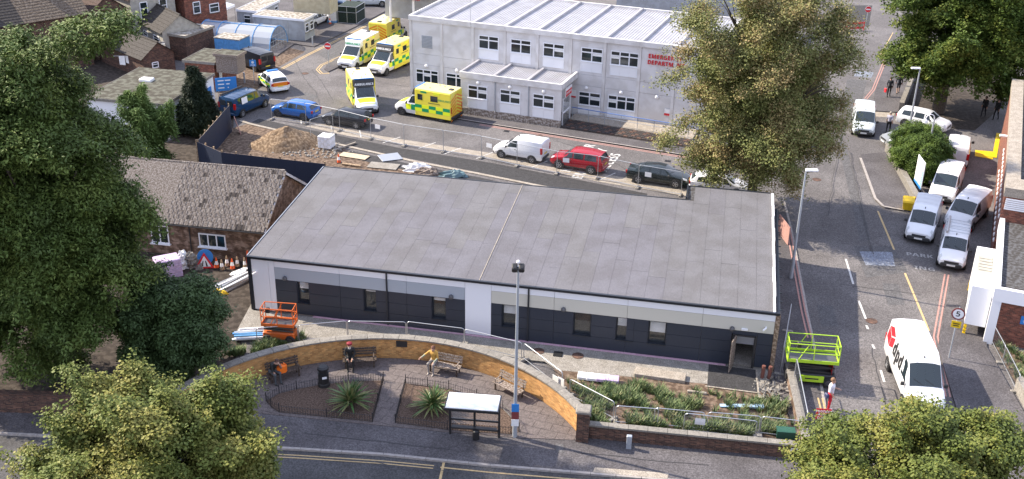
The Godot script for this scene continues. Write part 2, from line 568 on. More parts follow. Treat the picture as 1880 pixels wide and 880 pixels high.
func make_ground() -> void:
	var b := MB.new()
	b.prism(PackedVector2Array([Vector2(-350, 60), Vector2(350, 60), Vector2(350, -600), Vector2(-350, -600)]), -0.3, 0.0)
	setting("ground", b, mats.asphalt)
	# near street
	var kerb := [Vector3(-33.05, 0.0, -44.36), Vector3(-24.65, 0.0, -43.51), Vector3(-9.94, 0.0, -42.66), Vector3(-5.93, 0.0, -42.35), Vector3(-0.84, 0.0, -41.65), Vector3(3.84, 0.0, -41.16), Vector3(7.36, 0.0, -40.78), Vector3(11.68, 0.0, -40.34)]
	var road := [Vector3(-60, 0, 10), Vector3(-33.05, 0.0, -44.36)]
	road.append_array(kerb)
	road.append_array([Vector3(60, 0, -33), Vector3(60, 0, 10)])
	sheet("road", road, 0.004, mats.street)
	# footway along the near street, round the corner and up the side road
	var side := [Vector3(11.68, 0.0, -40.34), Vector3(13.86, 0.0, -41.12), Vector3(15.47, 0.0, -43.26), Vector3(16.30, 0.0, -47.49), Vector3(17.27, 0.0, -53.93), Vector3(17.69, 0.0, -57.13), Vector3(18.52, 0.0, -62.85), Vector3(19.38, 0.0, -68.73), Vector3(20.00, 0.0, -73.81)]
	var foot := kerb.duplicate()
	foot.append_array([Vector3(13.86, 0.0, -41.12), Vector3(15.47, 0.0, -43.26), Vector3(16.30, 0.0, -47.49), Vector3(17.27, 0.0, -53.93), Vector3(17.69, 0.0, -57.13), Vector3(18.52, 0.0, -62.85), Vector3(19.38, 0.0, -68.73), Vector3(20.00, 0.0, -73.81), Vector3(18.58, 0.0, -73.75)])
	var nbx := Basis(Vector3.UP, NB_TURN)
	foot.append_array([NB_AT + nbx * Vector3(29.9, 0, -2), NB_AT + nbx * Vector3(29.9, 0, 0.5), Vector3(14.15, 0.0, -42.53), Vector3(3.79, 0.0, -43.98), Vector3(2.89, 0.0, -45.62), Vector3(-7.03, 0.0, -51.00), Vector3(-13.36, 0.0, -48.62), Vector3(-17.57, 0.0, -46.35), Vector3(-25.77, 0.0, -46.10), Vector3(-33.90, 0.0, -45.85)])
	slab("pavement", foot, -0.05, 0.1, mats.footway)
	var kb := MB.new()
	for line_ in [kerb, side]:
		for i in line_.size() - 1:
			var p: Vector3 = line_[i]
			var q: Vector3 = line_[i + 1]
			var d := (q - p)
			var k := int(maxf(1.0, d.length() / 0.92))
			for j in k:
				var a := p + d * ((j + 0.01) / k)
				var e := p + d * ((j + 0.99) / k)
				var s := d.normalized().cross(Vector3.UP) * 0.075
				kb.hexa([a + s + Vector3(0, -0.05, 0), e + s + Vector3(0, -0.05, 0), e - s + Vector3(0, -0.05, 0), a - s + Vector3(0, -0.05, 0), a + s + Vector3(0, 0.106, 0), e + s + Vector3(0, 0.106, 0), e - s + Vector3(0, 0.106, 0), a - s + Vector3(0, 0.106, 0)])
	setting("kerb", kb, mats.kerb)
	# yellow lines of the near street
	for o in [[0.42, 0.07], [0.62, 0.07]]:
		line("yellow_line", offset_line([Vector3(-16.57, 0.0, -42.99), Vector3(-9.94, 0.0, -42.66), Vector3(-5.93, 0.0, -42.35), Vector3(-3.42, 0.0, -42.04)], o[0]), o[1], 0.012, mats.yellow_paint)
	line("yellow_line", offset_line([Vector3(-3.11, 0.0, -41.96), Vector3(-0.84, 0.0, -41.65), Vector3(3.84, 0.0, -41.16), Vector3(7.36, 0.0, -40.78)], 0.45), 0.09, 0.012, mats.yellow_paint)
	line("yellow_line", [Vector3(-3.03, 0.0, -41.88), Vector3(-3.15, 0.0, -40.25)], 0.12, 0.016, mats.yellow_paint)
	sheet("dropped_kerb_paving", [Vector3(4.07, 0.0, -41.58), Vector3(7.49, 0.0, -41.23), Vector3(7.37, 0.0, -40.82), Vector3(3.94, 0.0, -41.21)], 0.112, mats.pale_concrete)
	for i in 14:  # tactile slabs
		pass
	sheet("tarmac_or_shadow_patch", [Vector3(2.28, 0.0, -43.41), Vector3(2.65, 0.0, -43.33), Vector3(2.67, 0.0, -42.64), Vector3(2.29, 0.0, -42.71)], 0.108, mats.old_patch_or_shadow)  # painted shadow of the bus stop flag signs, laid as a flat sheet
	# side road: surface, worn centre, patches and lines
	sheet("road", [Vector3(13.82, 0.0, -40.96), Vector3(15.50, 0.0, -43.35), Vector3(16.30, 0.0, -47.49), Vector3(17.27, 0.0, -53.93), Vector3(17.69, 0.0, -57.13), Vector3(19.38, 0.0, -68.73), Vector3(20.27, 0.0, -75.05), Vector3(27.82, 0.0, -95.86), Vector3(38.51, 0.0, -124.01), Vector3(45.26, 0.0, -141.00), Vector3(50.92, 0.0, -154.87), Vector3(53.92, 0.0, -155.11), Vector3(43.64, 0.0, -124.35), Vector3(34.80, 0.0, -101.18), Vector3(30.67, 0.0, -90.07), Vector3(28.21, 0.0, -83.35), Vector3(26.80, 0.0, -73.50), Vector3(26.68, 0.0, -69.49), Vector3(24.11, 0.0, -53.20), Vector3(22.80, 0.0, -45.98), Vector3(21.99, 0.0, -41.18)], 0.004, mats.asphalt)
	sheet("tarmac_or_shadow_patch", [Vector3(23.25, 0.0, -65.69), Vector3(25.44, 0.0, -65.69), Vector3(24.99, 0.0, -63.57), Vector3(23.10, 0.0, -63.65)], 0.01, mats.blue_patch)
	sheet("tarmac_or_shadow_patch", [Vector3(23.12, 0.0, -66.52), Vector3(25.80, 0.0, -66.63), Vector3(25.58, 0.0, -62.73), Vector3(22.59, 0.0, -61.85)], 0.007, mats.old_patch_or_shadow)
	sheet("tarmac_or_shadow_patch", [Vector3(35.00, 0.0, -108.50), Vector3(36.64, 0.0, -108.01), Vector3(35.80, 0.0, -106.07), Vector3(34.18, 0.0, -106.53)], 0.01, mats.blue_patch)
	sheet("tarmac_or_shadow_patch", [Vector3(33.25, 0.0, -105.55), Vector3(35.09, 0.0, -105.10), Vector3(31.57, 0.0, -95.28), Vector3(29.90, 0.0, -95.20)], 0.007, mats.old_patch_or_shadow)
	sheet("tarmac_or_shadow_patch", [Vector3(27.44, 0.0, -87.16), Vector3(28.02, 0.0, -86.93), Vector3(24.61, 0.0, -67.62), Vector3(23.73, 0.0, -67.15)], 0.007, mats.old_patch_or_shadow)
	sheet("tarmac_or_shadow_patch", [Vector3(42.26, 0.0, -137.76), Vector3(45.22, 0.0, -137.98), Vector3(41.49, 0.0, -126.71), Vector3(39.20, 0.0, -126.55)], 0.007, mats.new_tarmac)
	for q in [[Vector3(22.02, 0.0, -64.49), Vector3(21.53, 0.0, -60.92)], [Vector3(21.25, 0.0, -58.69), Vector3(21.04, 0.0, -56.46)], [Vector3(20.85, 0.0, -55.67), Vector3(20.82, 0.0, -55.23)], [Vector3(20.56, 0.0, -53.49), Vector3(20.55, 0.0, -53.02)], [Vector3(20.22, 0.0, -50.77), Vector3(20.06, 0.0, -49.57)]]:
		line("white_line", q, 0.13, 0.014, mats.white_line)
	for q in [[Vector3(26.51, 0.0, -72.50), Vector3(25.69, 0.0, -66.04)], [Vector3(25.31, 0.0, -62.57), Vector3(24.34, 0.0, -55.16)]]:
		line("yellow_line", q, 0.13, 0.014, mats.yellow_paint)
	for o in [0.0, 0.22]:
		line("red_line", offset_line([Vector3(19.25, 0.0, -69.18), Vector3(17.49, 0.0, -57.12), Vector3(17.11, 0.0, -53.92)], o - 0.1), 0.1, 0.118, mats.red_paint)
		line("red_line", offset_line([Vector3(28.07, 0.0, -62.44), Vector3(24.60, 0.0, -54.42), Vector3(23.10, 0.0, -48.20)], o), 0.1, 0.014, mats.red_paint)
		line("red_line", offset_line([Vector3(39.37, 0.0, -112.78), Vector3(34.95, 0.0, -102.05), Vector3(33.35, 0.0, -99.07)], o), 0.1, 0.014, mats.red_paint)
		line("yellow_line", offset_line([Vector3(16.37, 0.0, -47.74), Vector3(16.04, 0.0, -44.61)], o + 0.1), 0.09, 0.118, mats.yellow_paint)
	line("yellow_line", [Vector3(43.64, 0.0, -124.35), Vector3(39.42, 0.0, -114.89)], 0.1, 0.014, mats.yellow_paint)
	# sealed cracks, trench patches and covers in the worn surface
	for q in [[Vector3(20.53, 0.0, -60.88), Vector3(22.50, 0.0, -60.37), Vector3(25.34, 0.0, -59.68)], [Vector3(20.38, 0.0, -53.07), Vector3(19.90, 0.0, -50.21), Vector3(19.33, 0.0, -46.59)], [Vector3(27.75, 0.0, -84.58), Vector3(26.31, 0.0, -77.45), Vector3(24.75, 0.0, -69.41), Vector3(24.01, 0.0, -65.06)], [Vector3(28.13, 0.0, -88.55), Vector3(24.82, 0.0, -78.49), Vector3(22.53, 0.0, -71.18)], [Vector3(-20.32, 0.0, -105.54), Vector3(-18.69, 0.0, -101.60), Vector3(-16.63, 0.0, -95.81)], [Vector3(-22.70, 0.0, -108.92), Vector3(-20.79, 0.0, -103.28), Vector3(-18.63, 0.0, -98.15), Vector3(-17.53, 0.0, -94.02)], [Vector3(-18.57, 0.0, -107.58), Vector3(-16.65, 0.0, -105.77), Vector3(-12.90, 0.0, -101.58), Vector3(-10.04, 0.0, -100.34)], [Vector3(3.51, 0.0, -86.23), Vector3(5.26, 0.0, -84.50), Vector3(8.14, 0.0, -81.18), Vector3(8.89, 0.0, -79.80)], [Vector3(-2.70, 0.0, -80.66), Vector3(0.76, 0.0, -78.96), Vector3(4.90, 0.0, -76.92)], [Vector3(-15.83, 0.0, -100.01), Vector3(-15.03, 0.0, -98.69), Vector3(-15.36, 0.0, -96.69)], [Vector3(-8.03, 0.0, -41.91), Vector3(-4.39, 0.0, -41.34), Vector3(-0.81, 0.0, -40.71)], [Vector3(3.30, 0.0, -42.70), Vector3(9.43, 0.0, -41.90)], [Vector3(-9.92, 0.0, -43.85), Vector3(-6.14, 0.0, -43.30), Vector3(-2.69, 0.0, -42.74)], [Vector3(25.98, 0.0, -53.26), Vector3(25.29, 0.0, -49.84), Vector3(24.47, 0.0, -44.86)]]:
		var cl := MB.new()
		var pts := []
		for i in q.size() - 1:
			for k in 6:
				pts.append(q[i].lerp(q[i + 1], k / 6.0) + Vector3(rng.randf_range(-0.06, 0.06), 0, rng.randf_range(-0.06, 0.06)))
		pts.append(q[-1])
		strip(pts, 0.045, 0.018 if q[0].z < -47 and q[0].x < 26 else 0.116, cl)
		setting("sealed_crack", cl, mats.tar_seal)
	for q in [[Vector3(18.54, 0.0, -58.11), Vector3(19.51, 0.0, -58.01), Vector3(19.17, 0.0, -55.49), Vector3(18.15, 0.0, -55.45)], [Vector3(-5.28, 0.0, -80.54), Vector3(-3.61, 0.0, -79.91), Vector3(-4.26, 0.0, -79.19), Vector3(-5.83, 0.0, -79.81)], [Vector3(-12.16, 0.0, -95.26), Vector3(-10.58, 0.0, -94.40), Vector3(-11.10, 0.0, -92.84), Vector3(-12.47, 0.0, -93.68)], [Vector3(16.60, 0.0, -52.94), Vector3(17.28, 0.0, -52.97), Vector3(17.06, 0.0, -51.34), Vector3(16.40, 0.0, -51.32)], [Vector3(23.41, 0.0, -61.14), Vector3(24.41, 0.0, -61.03), Vector3(23.95, 0.0, -58.30), Vector3(22.88, 0.0, -58.26)], [Vector3(-19.64, 0.0, -98.09), Vector3(-18.26, 0.0, -97.18), Vector3(-18.59, 0.0, -95.54), Vector3(-19.95, 0.0, -96.43)]]:
		sheet("tarmac_or_shadow_patch", q, 0.009, mats.old_patch_or_shadow)
	for q in [Vector3(21.32, 0.0, -56.21), Vector3(-20.74, 0.0, -104.20), Vector3(23.54, 0.0, -78.43), Vector3(2.16, 0.0, -87.23), Vector3(5.45, 0.0, -84.76)]:
		var mc := MB.new()
		mc.lathe([[0.34, 0.0], [0.34, 0.022]], 18)
		setting("manhole_cover", mc, mats.brown_brick, q)
	# footways of the far side
	slab("pavement", [Vector3(22.80, 0.0, -45.98), Vector3(24.17, 0.0, -53.20), Vector3(24.93, 0.0, -54.93), Vector3(28.28, 0.0, -62.45), Vector3(30.28, 0.0, -62.91), Vector3(26.98, 0.0, -53.29), Vector3(26.37, 0.0, -46.81), Vector3(26.10, 0.0, -41.29), Vector3(21.99, 0.0, -41.18)], -0.05, 0.1, mats.footway)
	slab("pavement", [Vector3(28.45, 0.0, -83.86), Vector3(30.85, 0.0, -84.73), Vector3(29.60, 0.0, -73.03), Vector3(28.72, 0.0, -72.50), Vector3(27.18, 0.0, -73.02), Vector3(26.94, 0.0, -74.52)], -0.05, 0.1, mats.footway)
	line("yellow_line", [Vector3(28.23, 0.0, -83.11), Vector3(26.96, 0.0, -74.73), Vector3(27.12, 0.0, -73.22), Vector3(28.43, 0.0, -72.58)], 0.2, 0.106, mats.kerb)
	slab("pavement", [Vector3(32.88, 0.0, -95.36), Vector3(34.59, 0.0, -100.82), Vector3(40.65, 0.0, -115.83), Vector3(48.38, 0.0, -135.30), Vector3(52.56, 0.0, -135.60), Vector3(42.35, 0.0, -111.32), Vector3(35.17, 0.0, -95.01)], -0.05, 0.1, mats.footway)
	sheet("dropped_kerb_paving", [Vector3(33.09, 0.0, -95.37), Vector3(34.91, 0.0, -95.31), Vector3(34.18, 0.0, -93.74), Vector3(32.52, 0.0, -93.96)], 0.012, mats.pale_concrete)
	sheet("tree_pit", [Vector3(42.33, 0.0, -110.92), Vector3(50.55, 0.0, -109.43), Vector3(44.97, 0.0, -96.79), Vector3(40.35, 0.0, -90.56), Vector3(37.93, 0.0, -91.15), Vector3(35.82, 0.0, -95.51)], 0.006, mats.dark_soil)
	# frontage of the emergency block
	var e := Transform3D(Basis(Vector3.UP, ED_TURN), ED_AT)
	slab("pavement", [e * Vector3(6.6, 0, 5.55), e * Vector3(31, 0, 6.35), e * Vector3(31, 0, 4.6), e * Vector3(15.9, 0, 4.3), e * Vector3(6.6, 0, 4.0)], -0.05, 0.1, mats.footway)
	line("kerb", [e * Vector3(6.6, 0, 5.6), e * Vector3(31, 0, 6.4)], 0.14, 0.106, mats.kerb)
	for o in [0.3, 0.55]:
		line("red_line", [e * Vector3(9.5, 0, 5.65 + o), e * Vector3(30, 0, 6.3 + o)], 0.12, 0.012, mats.red_paint)
	# road words in front of the block
	for w in [["KEEP CLEAR", Vector3(6.43, 0.0, -85.33)], ["EMERGENCY", Vector3(7.41, 0.0, -84.35)], ["ACCESS", Vector3(8.40, 0.0, -83.26)]]:
		var t := Node3D.new()
		t.name = numbered("road_lettering")
		add_child(t)
		t.set_meta("kind", "structure")
		t.position = w[1]
		t.position.y = 0.02
		t.rotation.y = ED_TURN + PI * 0.5
		var o := lettering(t, "letters", w[0], 0.85, mats.white_line, Transform3D(Basis(Vector3.RIGHT, -PI / 2), Vector3.ZERO), 0.004)
		o.position.x = -o.mesh.get_aabb().end.x
	var am := Node3D.new()
	am.name = numbered("road_lettering")
	add_child(am)
	am.set_meta("kind", "structure")
	am.position = Vector3(26.89, 0.0, -64.36) + Vector3(0, 0.02, 0)
	am.rotation.y = -0.25
	lettering(am, "letters", "PARK", 0.5, mats.worn_paint, Transform3D(Basis(Vector3.RIGHT, -PI / 2), Vector3(0, 0, -0.9)), 0.004)
	lettering(am, "letters", "ING", 0.5, mats.worn_paint, Transform3D(Basis(Vector3.RIGHT, -PI / 2), Vector3(0.2, 0, 1.1)), 0.004)
	# lane behind the clinic: pale path, new tarmac strips, cream kerb
	sheet("path", [Vector3(-17.96, 0.0, -88.68), Vector3(-13.89, 0.0, -86.42), Vector3(-1.86, 0.0, -81.90), Vector3(6.58, 0.0, -77.22), Vector3(14.04, 0.0, -74.16), Vector3(14.26, 0.0, -75.62), Vector3(6.70, 0.0, -79.01), Vector3(-1.89, 0.0, -83.01), Vector3(-11.16, 0.0, -86.56), Vector3(-16.66, 0.0, -89.32)], 0.006, mats.pale_concrete)
	sheet("tarmac_strip", [Vector3(-22.32, 0.0, -90.46), Vector3(-17.83, 0.0, -87.99), Vector3(-9.36, 0.0, -83.78), Vector3(-1.84, 0.0, -80.82), Vector3(4.94, 0.0, -77.58), Vector3(10.02, 0.0, -75.02), Vector3(9.82, 0.0, -73.17), Vector3(2.39, 0.0, -75.84), Vector3(-2.63, 0.0, -78.69), Vector3(-13.73, 0.0, -84.07), Vector3(-22.83, 0.0, -89.14)], 0.012, mats.new_tarmac)
	line("kerb", [Vector3(-23.84, 0.0, -89.80), Vector3(-22.80, 0.0, -88.99), Vector3(-13.71, 0.0, -83.94), Vector3(-7.89, 0.0, -80.77), Vector3(-2.62, 0.0, -78.35), Vector3(2.80, 0.0, -75.75)], 0.32, 0.05, mats.pale_concrete)
	sheet("tarmac_strip", [Vector3(-13.41, 0.0, -83.07), Vector3(-7.83, 0.0, -80.07), Vector3(-2.59, 0.0, -77.68), Vector3(2.38, 0.0, -75.09), Vector3(2.35, 0.0, -73.65), Vector3(-3.37, 0.0, -76.33), Vector3(-13.16, 0.0, -81.36)], 0.01, mats.new_tarmac)
	for i in 9:
		var p0: Vector3 = [Vector3(-18.74, 0.0, -90.94), Vector3(-15.91, 0.0, -89.64), Vector3(-13.16, 0.0, -87.82), Vector3(-9.53, 0.0, -86.37), Vector3(-6.47, 0.0, -85.21), Vector3(-4.33, 0.0, -84.02), Vector3(-1.67, 0.0, -83.15), Vector3(2.72, 0.0, -81.40), Vector3(7.98, 0.0, -79.07)][i]
		line("white_line", [p0, p0 + Vector3(0.35, 0, 1.7) if i < 3 else p0 + Vector3(-1.3, 0, 1.5)], 0.1, 0.02, mats.white_line)
	# left road up to the yard
	for o in [0.0, 0.25]:
		line("yellow_line", offset_line([Vector3(-23.55, 0.0, -105.35), Vector3(-21.88, 0.0, -110.60), Vector3(-17.96, 0.0, -121.39), Vector3(-14.14, 0.0, -132.43)], o), 0.12, 0.012, mats.yellow_paint)
		line("yellow_line", offset_line([Vector3(-18.00, 0.0, -110.43), Vector3(-19.50, 0.0, -107.14), Vector3(-19.62, 0.0, -105.59), Vector3(-19.03, 0.0, -104.31), Vector3(-18.42, 0.0, -104.53)], o), 0.1, 0.012, mats.yellow_paint)
	slab("pavement", [Vector3(-18.28, 0.0, -110.01), Vector3(-19.03, 0.0, -106.97), Vector3(-19.08, 0.0, -105.62), Vector3(-18.50, 0.0, -104.71), Vector3(-17.74, 0.0, -106.47), Vector3(-17.10, 0.0, -108.86)], -0.05, 0.1, mats.footway)
	slab("pavement", [Vector3(-26.45, 0.0, -110.73), Vector3(-24.71, 0.0, -110.01), Vector3(-23.80, 0.0, -114.75), Vector3(-21.53, 0.0, -113.80), Vector3(-20.53, 0.0, -116.30), Vector3(-18.16, 0.0, -122.85), Vector3(-15.34, 0.0, -131.22), Vector3(-23.67, 0.0, -135.79), Vector3(-31.72, 0.0, -135.18), Vector3(-34.31, 0.0, -119.08)], -0.05, 0.1, mats.footway)
	sheet("tarmac_or_shadow_patch", [Vector3(-18.29, 0.0, -126.15), Vector3(-15.52, 0.0, -125.31), Vector3(-15.07, 0.0, -120.38), Vector3(-17.74, 0.0, -119.73)], 0.008, mats.old_patch_or_shadow)
	sheet("tarmac_or_shadow_patch", [Vector3(-19.39, 0.0, -116.60), Vector3(-16.60, 0.0, -113.47), Vector3(-19.38, 0.0, -109.13), Vector3(-20.55, 0.0, -111.10)], 0.007, mats.old_patch_or_shadow)
	sheet("dirt_yard", [Vector3(-26.20, 0.0, -115.03), Vector3(-22.14, 0.0, -112.05), Vector3(-24.12, 0.0, -104.94), Vector3(-24.32, 0.0, -96.18), Vector3(-26.27, 0.0, -92.93), Vector3(-28.81, 0.0, -101.01), Vector3(-28.22, 0.0, -108.58)], 0.006, mats.soil)
	sheet("garden_ground", [Vector3(-49.22, 0.0, -66.35), Vector3(-42.27, 0.0, -74.88), Vector3(-30.23, 0.0, -80.30), Vector3(-29.23, 0.0, -85.64), Vector3(-36.21, 0.0, -102.36), Vector3(-35.78, 0.0, -107.71), Vector3(-34.13, 0.0, -119.57), Vector3(-40.07, 0.0, -143.98), Vector3(-56.89, 0.0, -153.23), Vector3(-100.21, 0.0, -149.51)], 0.003, mats.dark_soil)
	# unmade ground round the annex and bungalow
	sheet("soil_ground", [Vector3(-42.52, 0.0, -75.41), Vector3(-30.30, 0.0, -80.54), Vector3(-27.89, 0.0, -85.71), Vector3(-27.14, 0.0, -94.43), Vector3(-26.00, 0.0, -96.91), Vector3(-23.80, 0.0, -87.27), Vector3(-24.68, 0.0, -79.85), Vector3(-13.90, 0.0, -75.10), Vector3(-14.96, 0.0, -55.91), Vector3(-15.55, 0.0, -54.29), Vector3(-14.70, 0.0, -51.32), Vector3(-17.67, 0.0, -46.69), Vector3(-34.09, 0.0, -46.19)], 0.006, mats.dark_soil)
	sheet("building_site_ground", [Vector3(-24.07, 0.0, -87.81), Vector3(-22.77, 0.0, -89.28), Vector3(-13.41, 0.0, -83.07), Vector3(-3.37, 0.0, -76.33), Vector3(2.35, 0.0, -73.65), Vector3(-14.06, 0.0, -75.10), Vector3(-24.68, 0.0, -79.85)], 0.009, mats.soil)
	# front yard of the clinic
	var nbt := Transform3D(nbx, NB_AT)
	sheet("yard_concrete", [nbt * Vector3(-1.4, 0, -6), nbt * Vector3(-0.1, 0, 0.1), nbt * Vector3(16.5, 0, 0.1), nbt * Vector3(29.6, 0, 0.1), nbt * Vector3(29.6, 0, 2.0), nbt * Vector3(18.4, 0, 2.6), Vector3(1.90, 0.0, -50.85), Vector3(-7.17, 0.0, -52.15), Vector3(-12.59, 0.0, -51.97), Vector3(-15.57, 0.0, -53.06)], 0.13, mats.concrete)
	var weeds := [nbt * Vector3(18.2, 0, 2.5), nbt * Vector3(24.0, 0, 2.3), nbt * Vector3(29.9, 0, 2.0), Vector3(14.25, 0.0, -43.66), Vector3(3.93, 0.0, -44.72), Vector3(3.51, 0.0, -47.10), Vector3(2.46, 0.0, -49.65)]
	sheet("soil_ground", weeds, 0.125, mats.soil)


func make_clinic() -> void:
	var t := thing("clinic_building", "long single-storey clinic with shallow grey felt roof and navy, white and beige cladding", "building", NB_AT, NB_TURN)
	var L := 29.65
	# rooms behind the cladding: back partition, floor, lining of the front wall
	var b := MB.new()
	b.hexa([Vector3(0.05, 0, -4.2), Vector3(29.55, 0, -4.2), Vector3(29.55, 0, -12.5), Vector3(0.05, 0, -12.5), Vector3(0.05, 3.6, -4.2), Vector3(29.55, 3.6, -4.2), Vector3(29.55, 4.15, -12.5), Vector3(0.05, 4.15, -12.5)])
	b.hexa([Vector3(24.2, 0, -12.5), Vector3(29.25, 0, -12.5), Vector3(29.25, 0, -14.6), Vector3(24.2, 0, -14.6), Vector3(24.2, 4.15, -12.5), Vector3(29.25, 4.15, -12.5), Vector3(29.25, 4.28, -14.6), Vector3(24.2, 4.28, -14.6)])
	part(t, "inner_wall", b, mats.plaster)
	b = MB.new()
	b.span(Vector3(0.05, 0.0, -4.2), Vector3(27.45, 0.15, -0.25))
	part(t, "floor", b, mats.concrete)
	for x in [5.0, 9.0, 13.3, 17.5, 20.6, 25.6, 27.4, 28.8]:
		b = MB.new()
		b.span(Vector3(x - 0.05, 0.15, -4.2), Vector3(x + 0.05, 3.45, -0.25))
		part(t, "partition", b, mats.plaster)
	b = MB.new()
	var edge := 0.02
	for q in [[2.69, 3.44], [6.71, 7.48], [10.74, 11.58], [14.79, 15.64], [18.83, 19.84], [21.2, 22.19], [22.97, 23.97], [27.45, 28.78]]:
		b.span(Vector3(edge, 0.0, -0.25), Vector3(q[0], 3.5, -0.11))
		var y0 := 0.9 if q[0] < 27 else 0.0
		if y0 > 0.0:
			b.span(Vector3(q[0], 0.0, -0.25), Vector3(q[1], y0, -0.11))
		b.span(Vector3(q[0], 2.33 if y0 > 0.0 else 2.1, -0.25), Vector3(q[1], 3.5, -0.11))
		edge = q[1]
	b.span(Vector3(edge, 0.0, -0.25), Vector3(29.58, 3.5, -0.11))
	part(t, "front_lining", b, mats.plaster)
	b = MB.new()
	b.span(Vector3(27.46, 0.0, -3.2), Vector3(28.77, 0.2, -0.1))
	part(t, "doorway_floor", b, mats.concrete)
	b = MB.new()
	b.box(Vector3(28.25, 1.35, -1.5), Vector3(0.95, 1.3, 0.05))
	part(t, "board", b, mats.white_panel, "pale board leaning inside the open doorway")
	b = MB.new()
	b.box(Vector3(27.53, 1.1, -0.05), Vector3(0.09, 1.95, 0.2))
	b.box(Vector3(28.7, 1.1, -0.05), Vector3(0.09, 1.95, 0.2))
	b.box(Vector3(28.1, 2.05, -0.05), Vector3(1.24, 0.09, 0.2))
	part(t, "door_frame", b, mats.trim_black)
	b = MB.new()
	b.box(Vector3(27.58, 1.1, 0.42), Vector3(0.05, 1.9, 0.9), Basis(Vector3.UP, -0.25))
	part(t, "door", b, mats.wood_grey)
	# cladding
	var wins := [[2.69, 3.44], [6.71, 7.48], [10.74, 11.58], [14.79, 15.64], [18.83, 19.84], [21.2, 22.19], [22.97, 23.97]]
	for zone in [[1.4, 12.69, [5.33, 9.29], "grey_panel"], [14.19, 29.61, [17.74, 21.78, 25.82], "beige_panel"]]:
		var xs: Array = [zone[0]] + zone[2] + [zone[1]]
		for i in xs.size() - 1:
			clad(t, xs[i], xs[i + 1], 2.33, 3.1, mats[zone[3]])
			clad(t, xs[i], xs[i + 1], 3.1, 3.52, mats.white_panel)
		var cuts: Array = xs.duplicate()
		var gaps := []
		for w in wins:
			if w[0] > zone[0] and w[1] < zone[1]:
				gaps.append(w)
				cuts.append_array(w)
		cuts.sort()
		for i in xs.size() - 1:
			if xs[i + 1] > 29:
				clad(t, xs[i], 27.45, 0.18, 0.92, mats.navy_panel)
				clad(t, 28.78, xs[i + 1], 0.18, 0.92, mats.navy_panel)
			else:
				clad(t, xs[i], xs[i + 1], 0.18, 0.92, mats.navy_panel)
		for i in cuts.size() - 1:
			var inside := false
			for w in gaps:
				if absf(w[0] - cuts[i]) < 0.01:
					inside = true
			if inside:
				continue
			for row in [[0.92, 1.62], [1.62, 2.33]]:
				if cuts[i + 1] > 29:
					clad(t, cuts[i], 27.45, row[0], row[1], mats.navy_panel)
					clad(t, 28.78, cuts[i + 1], row[0], row[1], mats.navy_panel)
				else:
					clad(t, cuts[i], cuts[i + 1], row[0], row[1], mats.navy_panel)
	clad(t, 27.45, 28.78, 2.1, 2.33, mats.navy_panel)
	clad(t, 0.0, 1.05, 0.18, 3.52, mats.white_panel)
	clad(t, 1.05, 1.4, 0.18, 3.52, mats.white_panel)
	clad(t, 12.69, 14.19, 0.18, 3.52, mats.white_panel)
	# windows
	var drops := [0.5, 0.22, 0.3, 0.62, 0.0, 0.6, 0.75]
	for i in wins.size():
		var w: Array = wins[i]
		var x0: float = w[0] + 0.02
		var x1: float = w[1] - 0.02
		var f := MB.new()
		f.span(Vector3(x0, 0.92, -0.3), Vector3(x0 + 0.06, 2.32, -0.2))
		f.span(Vector3(x1 - 0.06, 0.92, -0.3), Vector3(x1, 2.32, -0.2))
		f.span(Vector3(x0 + 0.06, 0.92, -0.3), Vector3(x1 - 0.06, 0.98, -0.2))
		f.span(Vector3(x0 + 0.06, 2.26, -0.3), Vector3(x1 - 0.06, 2.32, -0.2))
		var win := part(t, "window", f, mats.navy_trim)
		f = MB.new()
		f.box(Vector3((x0 + x1) / 2, 1.62, -0.25), Vector3(x1 - x0 - 0.12, 1.28, 0.012))
		part(win, "pane", f, mats.tinted_pane)
		if drops[i] > 0.0:
			f = MB.new()
			f.box(Vector3((x0 + x1) / 2, 2.26 - drops[i] / 2, -0.31), Vector3(x1 - x0 - 0.1, drops[i], 0.02))
			part(win, "blind", f, mats.blind)
		f = MB.new()
		f.span(Vector3(w[0] + 0.002, 0.93, -0.2), Vector3(w[0] + 0.02, 2.325, -0.01))
		f.span(Vector3(w[1] - 0.02, 0.93, -0.2), Vector3(w[1] - 0.002, 2.325, -0.01))
		f.span(Vector3(w[0] + 0.02, 2.3, -0.2), Vector3(w[1] - 0.02, 2.325, -0.01))
		part(win, "reveal", f, mats.navy_panel)
		f = MB.new()
		f.span(Vector3(w[0] - 0.02, 0.885, -0.2), Vector3(w[1] + 0.02, 0.925, 0.05))
		part(win, "sill", f, mats.navy_trim)
	# gutter, corner post, downpipes, base
	b = MB.new()
	b.span(Vector3(-0.2, 3.52, -0.05), Vector3(L + 0.12, 3.62, 0.1))
	b.span(Vector3(-0.2, 3.62, 0.02), Vector3(L + 0.12, 3.7, 0.17))
	part(t, "gutter", b, mats.navy_trim)
	b = MB.new()
	b.span(Vector3(-0.24, 0.0, -0.3), Vector3(-0.01, 3.52, 0.02))
	part(t, "corner_post", b, mats.navy_trim)
	for x in [8.15, 16.31]:
		b = MB.new()
		b.tube([Vector3(x, 0.2, 0.06), Vector3(x, 3.55, 0.06)], 0.05, -1.0, 8)
		part(t, "downpipe", b, mats.navy_trim)
	b = MB.new()
	b.span(Vector3(3.6, 0.0, -0.02), Vector3(27.3, 0.16, 0.13))
	part(t, "pink_insulation_strip", b, mats.pink_board, "strip of pink insulation board showing at the foot of the wall")
	b = MB.new()
	b.span(Vector3(29.62, 0.0, -0.4), Vector3(29.85, 3.5, 0.03))
	part(t, "bare_timber_edge", b, mats.wood_raw, "unclad timber edge at the end of the wall")
